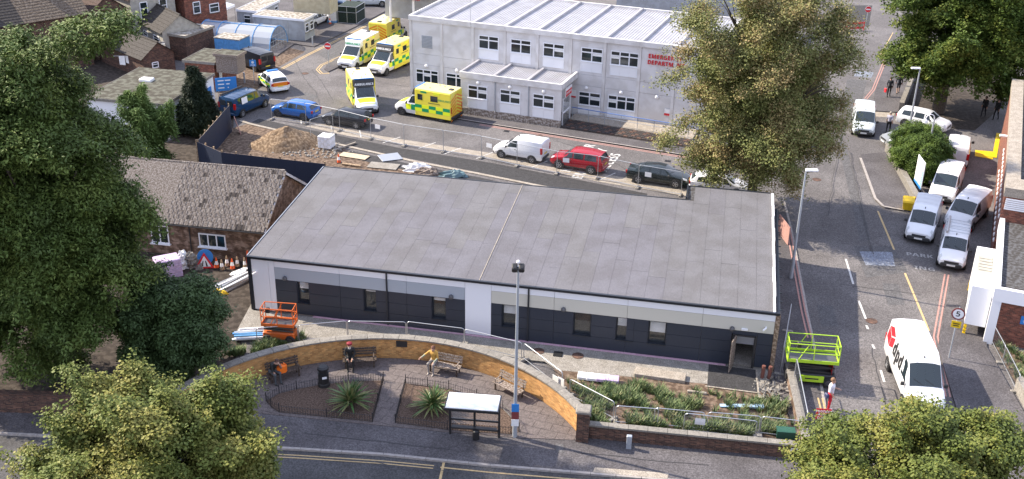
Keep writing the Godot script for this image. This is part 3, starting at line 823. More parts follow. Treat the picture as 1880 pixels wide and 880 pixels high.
	for q in [[2.03, 2.47], [11.9, 2.47], [18.28, 2.46], [27.43, 2.43]]:
		b = MB.new()
		b.lathe([[0.13, -0.09], [0.14, 0.0], [0.11, 0.09], [0.03, 0.14]], 10, Vector3(q[0], q[1], 0.06))
		part(t, "wall_lamp", b, mats.dark_alloy)
	for q in [[0.3, 2.69], [29.17, 2.71]]:
		b = MB.new()
		b.tube([Vector3(q[0], q[1], 0.0), Vector3(q[0], q[1], 0.12), Vector3(q[0] - 0.16, q[1] - 0.08, 0.26)], 0.06, 0.05, 8)
		part(t, "security_camera", b, mats.white)
	b = MB.new()
	b.bevel(Vector3(28.07, 2.47, 0.05), Vector3(0.34, 0.12, 0.09), 0.02)
	part(t, "emergency_light", b, mats.white)
	# other walls
	b = MB.new()
	b.quad(Vector3(0.0, 0, -12.6), Vector3(0.0, 0, -0.3), Vector3(0.0, 3.55, -0.3), Vector3(0.0, 4.24, -12.6))
	part(t, "side_wall", b, mats.wood_raw)
	b = MB.new()
	b.quad(Vector3(29.6, 0, -0.4), Vector3(29.6, 0, -12.6), Vector3(29.6, 4.24, -12.6), Vector3(29.6, 3.55, -0.4))
	part(t, "side_wall", b, mats.wood_raw)
	# roof deck and its felt, strip by strip
	var slope := (4.3 - 3.63) / 12.65
	b = MB.new()
	b.hexa([Vector3(-0.18, 3.5, 0.05), Vector3(29.62, 3.5, 0.05), Vector3(29.62, 4.2, -12.6), Vector3(-0.18, 4.2, -12.6), Vector3(-0.18, 3.63, 0.05), Vector3(29.62, 3.63, 0.05), Vector3(29.62, 4.3, -12.6), Vector3(-0.18, 4.3, -12.6)])
	b.hexa([Vector3(24.17, 4.2, -12.6), Vector3(29.3, 4.2, -12.6), Vector3(29.3, 4.3, -14.7), Vector3(24.17, 4.3, -14.7), Vector3(24.17, 4.3, -12.6), Vector3(29.3, 4.3, -12.6), Vector3(29.3, 4.41, -14.7), Vector3(24.17, 4.41, -14.7)])
	var roof := part(t, "roof", b, mats.felt_dark)
	var tilt := Basis(Vector3.RIGHT, atan(slope))
	var x := -0.16
	while x < 29.4:
		var wd := minf(0.99, 29.5 - x)
		var far := -14.65 if x > 24.1 and x < 29.0 else -12.58
		var z := 0.03
		var cut := -rng.randf_range(1.5, 7.5)
		while z > far + 0.01:
			var z1 := maxf(cut, far)
			if z1 - far < 0.5:
				z1 = far
			var f := MB.new()
			var zm := (z + z1) / 2
			f.box(Vector3(x + wd / 2, 3.637 - zm * slope + rng.randf_range(0, 0.003), zm), Vector3(wd - 0.01, 0.012, z - z1 - 0.009), tilt * Basis(Vector3.BACK, rng.randf_range(-0.003, 0.003)))
			var lilac := absf(x - 12.0) < 11.0 and zm > -8.0 - 2.0 * sin(x)
			part(roof, "felt_sheet", f, (mats.felt_b if lilac else mats.felt) if rng.randf() > 0.2 else mats.felt_c)
			z = z1
			cut = z1 - rng.randf_range(4.0, 7.9)
		x += 0.99
	b = MB.new()
	b.box(Vector3(13.5, 3.66 + 6.27 * slope, -6.27), Vector3(0.045, 0.02, 12.6), tilt)
	part(roof, "seam_strip", b, mats.pale_concrete, "pale line across the felt from front to back")
	b = MB.new()
	for k in 9:
		b.box(Vector3(29.5 + (k % 2) * 0.02, 3.71 + (k * 1.62 + 0.8) * slope, -(k * 1.62 + 0.8) + 0.1), Vector3(0.12 + (k % 3) * 0.015, 0.1, 1.6), tilt)
	part(roof, "edge_trim", b, mats.white_panel)
	b = MB.new()
	b.box(Vector3(29.74, 3.55 + 6.27 * slope, -6.27), Vector3(0.16, 0.12, 12.6), tilt)
	for k in 14:
		b.box(Vector3(29.85, 3.6 + (k * 0.9 + 0.4) * slope, -(k * 0.9 + 0.4)), Vector3(0.2, 0.04, 0.08))
	part(roof, "side_gutter", b, mats.navy_trim)
	b = MB.new()
	b.box(Vector3(-0.2, 3.66 + 6.3 * slope, -6.3), Vector3(0.05, 0.06, 12.6), tilt)
	part(roof, "edge_flashing", b, mats.galvanised)
	b = MB.new()
	b.span(Vector3(-0.18, 4.2, -12.7), Vector3(24.15, 4.33, -12.61))
	b.span(Vector3(24.1, 4.3, -14.82), Vector3(29.35, 4.44, -14.71))
	b.span(Vector3(24.06, 4.2, -14.8), Vector3(24.16, 4.5, -12.7))
	part(roof, "back_edge", b, mats.navy_trim)


func clad(t: Node3D, x0: float, x1: float, y0: float, y1: float, m: Material) -> void:
	var b := MB.new()
	var o := rng.randf_range(-0.003, 0.003)
	b.span(Vector3(x0 + 0.008, y0 + 0.008, -0.1), Vector3(x1 - 0.008, y1 - 0.008, o))
	part(t, "cladding_panel", b, m)


func ward_window(t: Node3D, x0: float, x1: float, y0: float, y1: float, z: float, cols: int, solid: bool) -> void:
	# white frame, upper lights, main panes and white panels below
	var ys := y0
	var h := y1 - y0
	var sill := y0 + (h * 0.42 if solid else 0.0)
	var tr := y1 - h * (0.19 if solid else 0.28)
	var f := MB.new()
	f.span(Vector3(x0, y0, z - 0.05), Vector3(x0 + 0.07, y1, z + 0.04))
	f.span(Vector3(x1 - 0.07, y0, z - 0.05), Vector3(x1, y1, z + 0.04))
	for y in [[y0, y0 + 0.05], [sill, sill + 0.09], [tr - 0.05, tr + 0.05], [y1 - 0.07, y1]]:
		f.span(Vector3(x0 + 0.07, y[0], z - 0.05), Vector3(x1 - 0.07, y[1], z + 0.035))
	var cw := (x1 - x0) / cols
	for i in range(1, cols):
		f.span(Vector3(x0 + cw * i - 0.05, y0, z - 0.05), Vector3(x0 + cw * i + 0.05, y1, z + 0.038))
	f.span(Vector3(x0 - 0.05, sill - 0.02, z + 0.036), Vector3(x1 + 0.05, sill + 0.02, z + 0.09))
	var win := part(t, "window", f, mats.upvc)
	for i in cols:
		for r in [[sill + 0.09, tr - 0.05], [tr + 0.05, y1 - 0.07]]:
			var p := MB.new()
			p.box(Vector3(x0 + cw * (i + 0.5), (r[0] + r[1]) / 2, z - 0.01), Vector3(cw - 0.08, r[1] - r[0], 0.02))
			part(win, "pane", p, mats.window_glass)
			if r[0] < tr - 0.1 and (i + cols + int(x0)) % 3 == 1:
				p = MB.new()
				p.box(Vector3(x0 + cw * (i + 0.5), r[1] - 0.12, z + 0.004), Vector3(cw - 0.14, 0.2, 0.006))
				part(win, "blind", p, mats.blind)
		if solid:
			var p := MB.new()
			p.box(Vector3(x0 + cw * (i + 0.5), (ys + sill) / 2, z), Vector3(cw - 0.02, sill - ys, 0.03))
			part(win, "infill_panel", p, mats.upvc)


func ribbed(b: MB, x0: float, x1: float, y: float, z0: float, z1: float, pitch: float) -> void:  # trapezoid sheet, ribs from back to front
	var n := int((x1 - x0) / pitch)
	var w := (x1 - x0) / n
	for i in n:
		var x := x0 + i * w
		var q := [[0.0, 0.0], [0.55, 0.0], [0.65, 0.035], [0.9, 0.035], [1.0, 0.0]]
		for k in 4:
			var a := Vector3(x + q[k][0] * w, y + q[k][1], z1)
			var d := Vector3(x + q[k + 1][0] * w, y + q[k + 1][1], z1)
			b.quad(a, d, d + Vector3(0, 0, z0 - z1), a + Vector3(0, 0, z0 - z1))


func make_emergency_block() -> void:
	var t := thing("emergency_department_building", "two-storey grey modular block with white windows and ribbed white roof", "building", ED_AT, ED_TURN)
	var P := 3.12
	var N := 9
	var L := P * N
	var D := 12.0
	var b := MB.new()
	b.span(Vector3(0.05, 0, -D + 0.05), Vector3(L - 0.05, 7.0, -0.08))
	part(t, "carcass", b, mats.ward_wall)
	for i in N:
		for r in [[0.0, 2.75], [2.77, 3.75], [3.77, 6.85]]:
			b = MB.new()
			b.span(Vector3(i * P + 0.14, r[0] + 0.01, -0.08), Vector3((i + 1) * P - 0.14, r[1], -0.03 + rng.randf_range(-0.004, 0.004)))
			part(t, "wall_panel", b, mats.ward_wall)
	for i in N + 1:
		b = MB.new()
		b.span(Vector3(i * P - 0.13, 0, -0.08), Vector3(i * P + 0.13, 6.88, 0.06))
		part(t, "column", b, mats.ward_trim)
		if i < N:
			b = MB.new()
			b.span(Vector3(i * P + 0.005, 6.86, -0.1), Vector3((i + 1) * P - 0.005, 7.3, 0.14))
			part(t, "parapet_panel", b, mats.ward_trim)
			b = MB.new()
			b.span(Vector3(i * P + 0.005, 6.86, -D - 0.1), Vector3((i + 1) * P - 0.005, 7.25, -D + 0.1))
			part(t, "parapet_panel", b, mats.ward_trim)
	b = MB.new()
	b.span(Vector3(-0.14, 6.86, -D - 0.1), Vector3(-0.002, 7.3, 0.14))
	b.span(Vector3(L + 0.002, 6.86, -D - 0.1), Vector3(L + 0.14, 7.3, 0.14))
	part(t, "side_parapet", b, mats.ward_trim)
	for k in 4:
		b = MB.new()
		b.span(Vector3(-0.06, 0, -0.2 - k * 3.0 - 2.8), Vector3(0.04, 6.84, -0.2 - k * 3.0))
		part(t, "wall_panel", b, mats.ward_wall)
	for i in N:
		b = MB.new()
		ribbed(b, i * P + 0.1, (i + 1) * P - 0.1, 7.06, -D + 0.1, -0.1, 0.26)
		part(t, "roof_panel", b, mats.ward_roof if i % 2 else mats.ward_roof_b)
		if i > 0:
			b = MB.new()
			b.hexa([Vector3(i * P - 0.16, 7.0, -0.1), Vector3(i * P + 0.16, 7.0, -0.1), Vector3(i * P + 0.16, 7.0, -D + 0.1), Vector3(i * P - 0.16, 7.0, -D + 0.1), Vector3(i * P - 0.12, 7.3, -0.1), Vector3(i * P + 0.12, 7.3, -0.1), Vector3(i * P + 0.12, 7.3, -D + 0.1), Vector3(i * P - 0.12, 7.3, -D + 0.1)])
			part(t, "roof_rib", b, mats.ward_roof)
	# windows: upper and lower floor
	for w in [[6.83, 8.78, 2], [9.93, 11.88, 2], [13.03, 15.0, 2], [16.56, 18.53, 2], [19.25, 21.75, 3]]:
		ward_window(t, w[0], w[1], 4.04, 6.2, -0.02, w[2], true)
	ward_window(t, 0.45, 2.76, 1.0, 2.3, -0.02, 3, false)
	ward_window(t, 3.55, 5.6, 1.0, 2.28, -0.02, 2, false)
	for x in [[0.45, 2.76], [3.55, 5.6]]:
		b = MB.new()
		b.box(Vector3((x[0] + x[1]) / 2, 0.55, -0.02), Vector3(x[1] - x[0], 0.86, 0.03))
		part(t, "infill_panel", b, mats.upvc)
	ward_window(t, 16.5, 18.53, 0.06, 2.2, -0.02, 2, true)
	ward_window(t, 19.22, 21.7, 0.06, 2.23, -0.02, 3, true)
	b = MB.new()
	for k in 9:
		b.box(Vector3(1.65, 4.42 + k * 0.13, -0.02), Vector3(1.06, 0.09, 0.05), Basis(Vector3.RIGHT, 0.5))
	part(t, "louvre_vent", b, mats.pole_grey)
	for q in [[1.57, 2.69, 0.0], [4.67, 2.64, 0.0], [17.2, 2.58, 0.0], [20.4, 2.59, 0.0], [23.59, 2.6, 0.0], [8.6, 3.15, 4.2], [11.6, 3.15, 4.2], [14.7, 3.15, 4.2]]:
		b = MB.new()
		b.blob(Vector3(q[0], q[1], q[2] + 0.08), Vector3(0.17, 0.17, 0.13), 10)
		part(t, "globe_lamp", b, mats.white)
	b = MB.new()
	b.tube([Vector3(6.1, 6.9, 0.2), Vector3(6.1, 9.4, 0.2)], 0.02)
	part(t, "aerial", b, mats.galvanised)
	lettering(t, "lettering", "EMERGENCY", 0.36, mats.red_sign, turned(Vector3(24.05, 6.12, 0.02)), 0.06)
	lettering(t, "lettering", "DEPARTMENT", 0.36, mats.red_sign, turned(Vector3(24.15, 5.58, 0.02)), 0.06)
	# front extension with its own ribbed roof
	var X0 := 6.9
	var X1 := 16.3
	var Z := 4.2
	b = MB.new()
	b.span(Vector3(X0, 0.7, -0.05), Vector3(X1 - 0.9, 3.5, Z))
	b.span(Vector3(X1 - 0.9, 0.7, Z - 0.15), Vector3(X1, 3.5, Z))
	var ext := part(t, "front_extension", b, mats.ward_wall)
	for i in 9:
		b = MB.new()
		b.span(Vector3(X0 - 0.04 + i * 1.045, 0, Z - 0.3), Vector3(X0 - 0.05 + (i + 1) * 1.045, 0.7, Z + 0.05))
		part(ext, "plinth_block", b, mats.stone_base)
	for x in [10.17, 13.3]:
		b = MB.new()
		b.span(Vector3(x - 0.16, 0, Z + 0.05), Vector3(x + 0.16, 0.75, Z + 0.14))
		part(ext, "pier_foot", b, mats.stone_base)
		b = MB.new()
		b.tube([Vector3(x + 0.05, 0.7, Z + 0.08), Vector3(x + 0.05, 3.5, Z + 0.08)], 0.05)
		part(ext, "downpipe", b, mats.pole_grey)
	for i in 3:
		var p := (X1 - X0) / 3.0
		b = MB.new()
		b.span(Vector3(X0 + i * p - 0.05, 3.46, Z + 0.002), Vector3(X0 + (i + 1) * p + (0.05 if i == 2 else -0.06), 3.98, Z + 0.16))
		part(ext, "fascia_panel", b, mats.ward_trim)
		b = MB.new()
		ribbed(b, X0 + i * p + 0.1, X0 + (i + 1) * p - 0.1, 3.72, 0.08, Z, 0.2)
		part(ext, "roof_panel", b, mats.ward_roof)
		b = MB.new()
		b.span(Vector3(X0 + i * p - 0.1, 3.5, 0.07), Vector3(X0 + i * p + 0.1, 3.96, Z))
		part(ext, "roof_rib", b, mats.ward_roof)
	b = MB.new()
	b.span(Vector3(X1 - 0.12, 3.46, 0.07), Vector3(X1 + 0.08, 3.98, Z))
	part(ext, "side_fascia", b, mats.ward_trim)
	for w in [[7.62, 9.46], [10.66, 12.56], [13.72, 15.67]]:
		ward_window(ext, w[0], w[1], 0.78, 2.85, Z + 0.01, 2, true)
	# entrance in the side of the extension
	b = MB.new()
	b.span(Vector3(X1 - 0.1, 0.1, 1.5), Vector3(X1 - 0.02, 2.5, 1.6))
	b.span(Vector3(X1 - 0.1, 0.1, 3.5), Vector3(X1 - 0.02, 2.5, 3.6))
	b.span(Vector3(X1 - 0.1, 2.4, 1.6), Vector3(X1 - 0.02, 2.5, 3.5))
	b.span(Vector3(X1 - 0.1, 1.1, 1.6), Vector3(X1 - 0.02, 1.2, 3.5))
	var dr := part(ext, "entrance_door", b, mats.upvc)
	b = MB.new()
	b.box(Vector3(X1 - 0.08, 1.8, 2.55), Vector3(0.02, 1.2, 1.9))
	b.box(Vector3(X1 - 0.08, 0.6, 2.55), Vector3(0.02, 1.0, 1.9))
	part(dr, "pane", b, mats.clear_pane)
	b = MB.new()
	b.box(Vector3(X1 + 0.1, 2.95, 2.6), Vector3(0.05, 0.8, 1.7))
	var sg := part(ext, "entrance_sign", b, mats.white)
	b = MB.new()
	b.box(Vector3(X1 + 0.13, 2.85, 2.6), Vector3(0.03, 0.5, 1.5))
	part(sg, "red_field", b, mats.red_sign)
	lettering(sg, "lettering", "Emergency", 0.2, mats.white, turned(Vector3(X1 + 0.147, 2.9, 2.6), PI / 2), 0.004)
	b = MB.new()
	b.box(Vector3(16.0, 1.9, 0.02), Vector3(0.5, 0.7, 0.03))
	var ns := part(t, "notice", b, mats.white)
	b = MB.new()
	b.box(Vector3(16.0, 1.62, 0.04), Vector3(0.5, 0.14, 0.012))
	part(ns, "red_band", b, mats.red_sign)
	b = MB.new()
	b.box(Vector3(24.6, 1.35, 0.02), Vector3(0.5, 0.6, 0.03))
	var ns2 := part(t, "notice", b, mats.white)
	b = MB.new()
	b.box(Vector3(24.6, 1.15, 0.04), Vector3(0.5, 0.2, 0.012))
	part(ns2, "red_band", b, mats.red_sign)
	# ramp, handrail and dark brick bed
	var e := Transform3D(Basis(Vector3.UP, ED_TURN), ED_AT)
	slab("ramp", [e * Vector3(16.35, 0, 0.1), e * Vector3(27.5, 0, 0.1), e * Vector3(27.5, 0, 2.7), e * Vector3(19.0, 0, 2.1), e * Vector3(16.35, 0, 1.9)], 0.0, 0.2, mats.pale_concrete)
	var bed := slab("brick_bed", [e * Vector3(16.35, 0, 1.95), e * Vector3(19.0, 0, 2.15), e * Vector3(27.5, 0, 2.75), e * Vector3(27.8, 0, 4.62), e * Vector3(16.4, 0, 4.28)], 0.0, 0.14, mats.tile_dark)
	var row := 0
	for j in 5:
		for i in 28:
			var fx := 16.6 + i * 0.395
			var z0 := 2.1 + (fx - 16.6) * 0.068
			var z1 := 4.2 + (fx - 16.6) * 0.03
			var bb := MB.new()
			bb.box(Vector3(0, 0.16, 0), Vector3(0.36, 0.08 + rng.randf_range(0, 0.03), (z1 - z0) / 5 - 0.05))
			var br := part(bed, "brick_sett", bb, mats.tile_dark if (i + j) % 3 else mats.brown_brick)
			br.transform = e * Transform3D(Basis(), Vector3(fx + (0.2 if j % 2 else 0.0), 0, z0 + (j + 0.5) * (z1 - z0) / 5))
			row += 1
	var rail := thing("handrail", "blue handrail on thin grey posts along the hospital ramp", "handrail", ED_AT, ED_TURN)
	b = MB.new()
	b.tube([Vector3(16.5, 1.25, 1.8), Vector3(19.5, 1.25, 2.05), Vector3(27.4, 1.25, 2.55)], 0.04)
	part(rail, "rail", b, mats.blue_rail)
	b = MB.new()
	b.tube([Vector3(16.5, 0.75, 1.8), Vector3(19.5, 0.75, 2.05), Vector3(27.4, 0.75, 2.55)], 0.02)
	part(rail, "lower_rail", b, mats.pole_grey)
	for i in 8:
		var q := Vector3(16.6 + i * 1.5, 0.2, 1.82 + i * 0.1)
		b = MB.new()
		b.tube([q, q + Vector3(0, 1.05, 0)], 0.022)
		part(rail, "post", b, mats.pole_grey)


func gable_house(label: String, at: Vector3, turn: float, w: float, d: float, eave: float, ridge: float, wall: Material, roof: Material, o := {}) -> Node3D:
	# at is the front-left ground corner; ridge runs along local x
	var t := thing(o.get("called", "terraced_house"), label, o.get("category", "house"), at, turn, o.get("group", ""))
	var b := MB.new()
	b.span(Vector3(0, 0, -d), Vector3(w, eave, 0))
	for x in [0.0, w]:
		var p := [Vector3(x, eave, 0), Vector3(x, ridge - 0.05, -d / 2), Vector3(x, eave, -d)]
		if x > 0:
			b.tri(p[0], p[2], p[1])
		else:
			b.tri(p[0], p[1], p[2])
	part(t, "wall", b, wall)
	b = MB.new()
	var rows := int((d / 2 + 0.3) / 0.3)
	for side in 2:
		var z0 := 0.3 if side == 0 else -d - 0.3
		var zs := (-d / 2 - z0) / rows
		var y0: float = eave - 0.3 * (ridge - eave) / (d / 2)
		var ys := (ridge - y0) / rows
		for r in rows:
			var a := Vector3(-0.2, y0 + r * ys, z0 + r * zs)
			var e := Vector3(w + 0.2, y0 + r * ys, z0 + r * zs)
			var k := Vector3(0, ys - 0.03, zs)
			if side == 0:
				b.quad(a + Vector3(0, 0.05, 0), e + Vector3(0, 0.05, 0), e + k + Vector3(0, 0.05, 0), a + k + Vector3(0, 0.05, 0))
				b.quad(a, e, e + Vector3(0, 0.05, 0), a + Vector3(0, 0.05, 0))
			else:
				b.quad(e + Vector3(0, 0.05, 0), a + Vector3(0, 0.05, 0), a + k + Vector3(0, 0.05, 0), e + k + Vector3(0, 0.05, 0))
				b.quad(e, a, a + Vector3(0, 0.05, 0), e + Vector3(0, 0.05, 0))
	var rf := part(t, "roof", b, roof)
	b = MB.new()
	b.tube([Vector3(-0.2, ridge + 0.02, -d / 2), Vector3(w + 0.2, ridge + 0.02, -d / 2)], 0.11)
	part(rf, "ridge", b, roof)
	if o.has("chimney"):
		b = MB.new()
		var cx: float = o.chimney
		b.span(Vector3(cx - 0.45, eave, -d / 2 - 0.35), Vector3(cx + 0.45, ridge + 1.3, -d / 2 + 0.35))
		b.span(Vector3(cx - 0.52, ridge + 1.3, -d / 2 - 0.42), Vector3(cx + 0.52, ridge + 1.45, -d / 2 + 0.42))
		var ch := part(rf, "chimney", b, wall)
		for k in 2:
			b = MB.new()
			b.lathe([[0.13, 0.0], [0.11, 0.45], [0.14, 0.5]], 8, Vector3(cx - 0.22 + k * 0.44, ridge + 1.45, -d / 2))
			part(ch, "chimney_pot", b, mats.render_wall)
	for q in o.get("windows", []):  # [face, along, y, width, height]; face 0 front, 1 right
		house_window(t, Transform3D(Basis(), Vector3(q[1], q[2], 0.02)) if q[0] == 0 else Transform3D(Basis(Vector3.UP, PI / 2), Vector3(w + 0.02, q[2], q[1])), q[3], q[4])
	return t


func house_window(t: Node3D, tf: Transform3D, w: float, h: float) -> void:
	var f := MB.new()
	for q in [[Vector3(-w / 2, h / 2, 0), Vector3(0.08, h, 0.08)], [Vector3(w / 2, h / 2, 0), Vector3(0.08, h, 0.08)], [Vector3(0, 0, 0), Vector3(w, 0.08, 0.085)], [Vector3(0, h, 0), Vector3(w, 0.08, 0.085)], [Vector3(0, h * 0.6, 0), Vector3(w, 0.06, 0.06)]]:
		f.box(tf * q[0], tf.basis.inverse().transposed() * q[1] if false else q[1], tf.basis)
	var win := part(t, "window", f, mats.upvc)
	f = MB.new()
	f.box(tf * Vector3(0, h / 2, -0.01), Vector3(w, h, 0.03), tf.basis)
	part(win, "pane", f, mats.window_glass)
	f = MB.new()
	f.box(tf * Vector3(0, -0.07, 0.05), Vector3(w + 0.2, 0.06, 0.16), tf.basis)
	part(win, "sill", f, mats.coping)


func flat_block(called: String, label: String, category: String, at: Vector3, turn: float, w: float, d: float, h: float, wall: Material, roof: Material, trim: Material, group := "") -> Node3D:
	var t := thing(called, label, category, at, turn, group)
	var b := MB.new()
	b.span(Vector3(0.06, 0, -d + 0.06), Vector3(w - 0.06, h - 0.12, -0.06))
	part(t, "wall", b, wall)
	b = MB.new()
	b.span(Vector3(-0.06, h - 0.12, -d - 0.06), Vector3(w + 0.06, h - 0.01, 0.06))
	var r := part(t, "roof", b, roof)
	b = MB.new()
	b.span(Vector3(-0.1, h - 0.22, 0.06), Vector3(w + 0.1, h + 0.02, 0.1))
	b.span(Vector3(w + 0.06, h - 0.22, -d - 0.06), Vector3(w + 0.1, h + 0.02, 0.06))
	b.span(Vector3(-0.1, h - 0.22, -d - 0.06), Vector3(-0.06, h + 0.02, 0.06))
	part(r, "roof_edge", b, trim)
	return t


func make_left_side() -> void:
	# bungalow with concrete tiles
	var t := thing("bungalow", "brown brick bungalow with mossy concrete-tiled gable roof and white windows", "house", Vector3(-15.75, 0, -62.35), -0.175)
	var b := MB.new()
	b.span(Vector3(-14, 0, -7.5), Vector3(0, 2.35, 0))
	b.tri(Vector3(0, 2.35, 0), Vector3(0, 2.35, -7.5), Vector3(0, 4.75, -3.75))
	part(t, "wall", b, mats.buff_brick)
	var sl := atan2(2.55, 4.05)
	var tb := Basis(Vector3.RIGHT, sl)
	b = MB.new()
	b.quad(Vector3(-14.2, 2.35, 0.28), Vector3(0.2, 2.35, 0.28), Vector3(0.2, 4.9, -3.77), Vector3(-14.2, 4.9, -3.77))
	b.quad(Vector3(0.2, 2.35, -7.82), Vector3(-14.2, 2.35, -7.82), Vector3(-14.2, 4.9, -3.77), Vector3(0.2, 4.9, -3.77))
	var roof := part(t, "roof", b, mats.tile_dark)
	var tile := MB.new()
	tile.box(Vector3(0, 0.025, 0), Vector3(0.306, 0.045, 0.4))
	tile.box(Vector3(-0.11, 0.058, 0), Vector3(0.07, 0.03, 0.4))
	var tm := tile.mesh()
	var rest := MB.new()
	var tones := [mats.tile_a, mats.tile_b, mats.tile_c, mats.tile_a, mats.tile_c, mats.tile_b, mats.tile_a]
	for r in 14:
		for c in 44:
			var s := (r + 0.5) * 0.338
			var p := Vector3(0.02 - c * 0.325 + (0.16 if r % 2 else 0.0), 2.37 + s * sin(sl) + 0.012, 0.3 - s * cos(sl))
			var bb := tb * Basis(Vector3.RIGHT, 0.1 + rng.randf_range(-0.015, 0.015)) * Basis(Vector3.UP, rng.randf_range(-0.02, 0.02))
			if c < 21:
				var o := part(roof, "roof_tile", tm, tones[rng.randi() % 7] if rng.randf() > 0.07 else mats.tile_dark)
				o.transform = Transform3D(bb, p)
			else:
				rest.box(p + bb * Vector3(0, 0.02, 0), Vector3(0.318, 0.03, 0.4), bb)
	var rs := part(roof, "roof_tiles", rest, mats.tile_a)
	rs.set_meta("kind", "stuff")
	for c in 32:
		b = MB.new()
		b.tube([Vector3(0.2 - c * 0.45, 4.93, -3.77), Vector3(-0.23 - c * 0.45, 4.93 + rng.randf_range(-0.01, 0.01), -3.77)], 0.12, 0.12, 7)
		part(roof, "ridge_tile", b, mats.tile_b if c % 3 else mats.tile_c)
	b = MB.new()
	for s in [[0.3, -3.77], [-7.84, -3.77]]:
		var p0 := Vector3(0.24, 2.32, s[0])
		var p1 := Vector3(0.24, 4.9, s[1])
		var q := Vector3(0, 0.2, 0)
		b.quad(p0 - q, p1 - q, p1, p0)
		b.quad(p0, p1, p1 - q, p0 - q)
		b.quad(p0, p1, p1 - Vector3(0.16, 0, 0), p0 - Vector3(0.16, 0, 0))
	part(roof, "barge_board", b, mats.upvc)
	b = MB.new()
	b.tube([Vector3(-14, 2.3, 0.34), Vector3(0.2, 2.3, 0.34)], 0.06)
	part(roof, "gutter", b, mats.trim_black)
	for q in [[-7.1, 1.35, 1.15, 1.3], [-3.5, 1.25, 1.75, 0.95]]:
		var f := MB.new()
		f.span(Vector3(q[0] - q[2] / 2, q[1] - q[3] / 2 + 0.1, 0.0), Vector3(q[0] + q[2] / 2, q[1] + q[3] / 2, 0.03))
		var win := part(t, "window", f, mats.window_glass)
		f = MB.new()
		var n := 2 if q[2] < 1.5 else 3
		for i in n + 1:
			f.box(Vector3(q[0] - q[2] / 2 + q[2] * i / n, q[1] + 0.05, 0.04), Vector3(0.07, q[3] - 0.1, 0.06))
		f.box(Vector3(q[0], q[1] - q[3] / 2 + 0.1, 0.04), Vector3(q[2] + 0.08, 0.08, 0.065))
		f.box(Vector3(q[0], q[1] + q[3] / 2, 0.04), Vector3(q[2] + 0.08, 0.08, 0.065))
		part(win, "frame", f, mats.upvc)
		f = MB.new()
		f.box(Vector3(q[0], q[1] - q[3] / 2 + 0.03, 0.1), Vector3(q[2] + 0.25, 0.06, 0.2))
		part(win, "sill", f, mats.upvc)
	b = MB.new()
	b.tube([Vector3(-5.0, 0.0, 0.08), Vector3(-5.0, 2.3, 0.08)], 0.04)
	part(t, "downpipe", b, mats.trim_black)

	# flat-roofed annex
	var an := flat_block("annex_building", "white-walled annex with mossy flat felt roof and a roof light", "building", Vector3(-35.5, 0, -86.2), -0.197, 7.1, 8.95, 3.1, mats.white_panel, mats.felt_green, mats.coping)
	b = MB.new()
	b.bevel(Vector3(2.6, 3.22, -5.4), Vector3(1.1, 0.22, 0.8), 0.05)
	part(an, "roof_light", b, mats.white)
	for k in 5:
		b = MB.new()
		b.span(Vector3(0.0, 3.085, -1.77 - k * 1.79), Vector3(7.1, 3.112 + k % 2 * 0.008, -0.0 - k * 1.79))
		part(an, "felt_sheet", b, mats.felt_green)
	for z in [-1.0, -2.0]:
		house_window(an, Transform3D(Basis(Vector3.UP, PI / 2), Vector3(7.06, 1.3, z)), 0.9, 1.1)
	b = MB.new()
	b.span(Vector3(7.0, 0.1, -8.3), Vector3(7.09, 2.1, -7.3))
	part(an, "door", b, mats.blue_sign, "bright blue side door")
	# brick shed with notices and felt shed in front of it
	var sh := flat_block("brick_store", "small orange-red brick store with flat mossy felt roof", "building", Vector3(-31.02, 0.0, -98.95), -0.233, 3.12, 4.29, 2.7, mats.red_brick, mats.felt_green, mats.coping)
	for k in 3:
		b = MB.new()
		b.box(Vector3(3.2, 1.3 + (k % 2) * 0.4, -0.9 - k * 1.0), Vector3(0.04, 0.7, 0.5))
		part(sh, "notice", b, mats.white if k != 1 else mats.blue_sign)
	flat_block("felt_shed", "low weathered grey shed with felt roof in front of the brick store", "shed", Vector3(-27.84, 1.80, -98.10), -0.25, 2.3, 1.7, 1.8, mats.wood_grey, mats.felt_green, mats.wood_grey)
	# steel container
	var ct := thing("shipping_container", "small bright blue steel container beside the bicycle shelter", "container", Vector3(-30.91, 0.0, -109.47), -0.308)
	b = MB.new()
	for f in 15:
		var x := 0.1 + f * 0.19
		b.span(Vector3(x, 0.15, -0.06), Vector3(x + 0.1, 1.95, 0.0))
	for f in 11:
		var z := -0.1 - f * 0.19
		b.span(Vector3(2.86, 0.15, z - 0.1), Vector3(2.92, 1.95, z))
	b.span(Vector3(0.0, 0.05, -2.05), Vector3(2.87, 2.0, -0.03))
	part(ct, "body", b, mats.steel_blue)
	b = MB.new()
	b.span(Vector3(-0.03, 2.0, -2.1), Vector3(2.95, 2.1, 0.03))
	part(ct, "roof", b, mats.cabin_roof)
	# site cabins
	cabin("grey portable cabin with open white windows at its end", Vector3(-28.59, 0.0, -117.49), -0.280, 5.99, 2.62, 2.5)
	cabin("grey portable cabin standing behind the bicycle shelter", Vector3(-30.95, 0.0, -119.83), -0.257, 2.35, 5.59, 2.5)
	flat_block("storage_container", "beige steel container behind the portable cabins", "container", Vector3(-24.63, 2.40, -119.44), -0.24, 4.4, 2.4, 2.4, mats.box_beige, mats.box_beige, mats.box_beige)
	var gn := thing("screened_tank", "tank compound wrapped in dark green netting on a steel frame", "enclosure", Vector3(-20.52, 0.0, -124.28), -0.232)
	b = MB.new()
	b.span(Vector3(0.03, 0.02, -2.8), Vector3(2.23, 2.0, -0.03))
	part(gn, "netting", b, mats.net_green)
	b = MB.new()
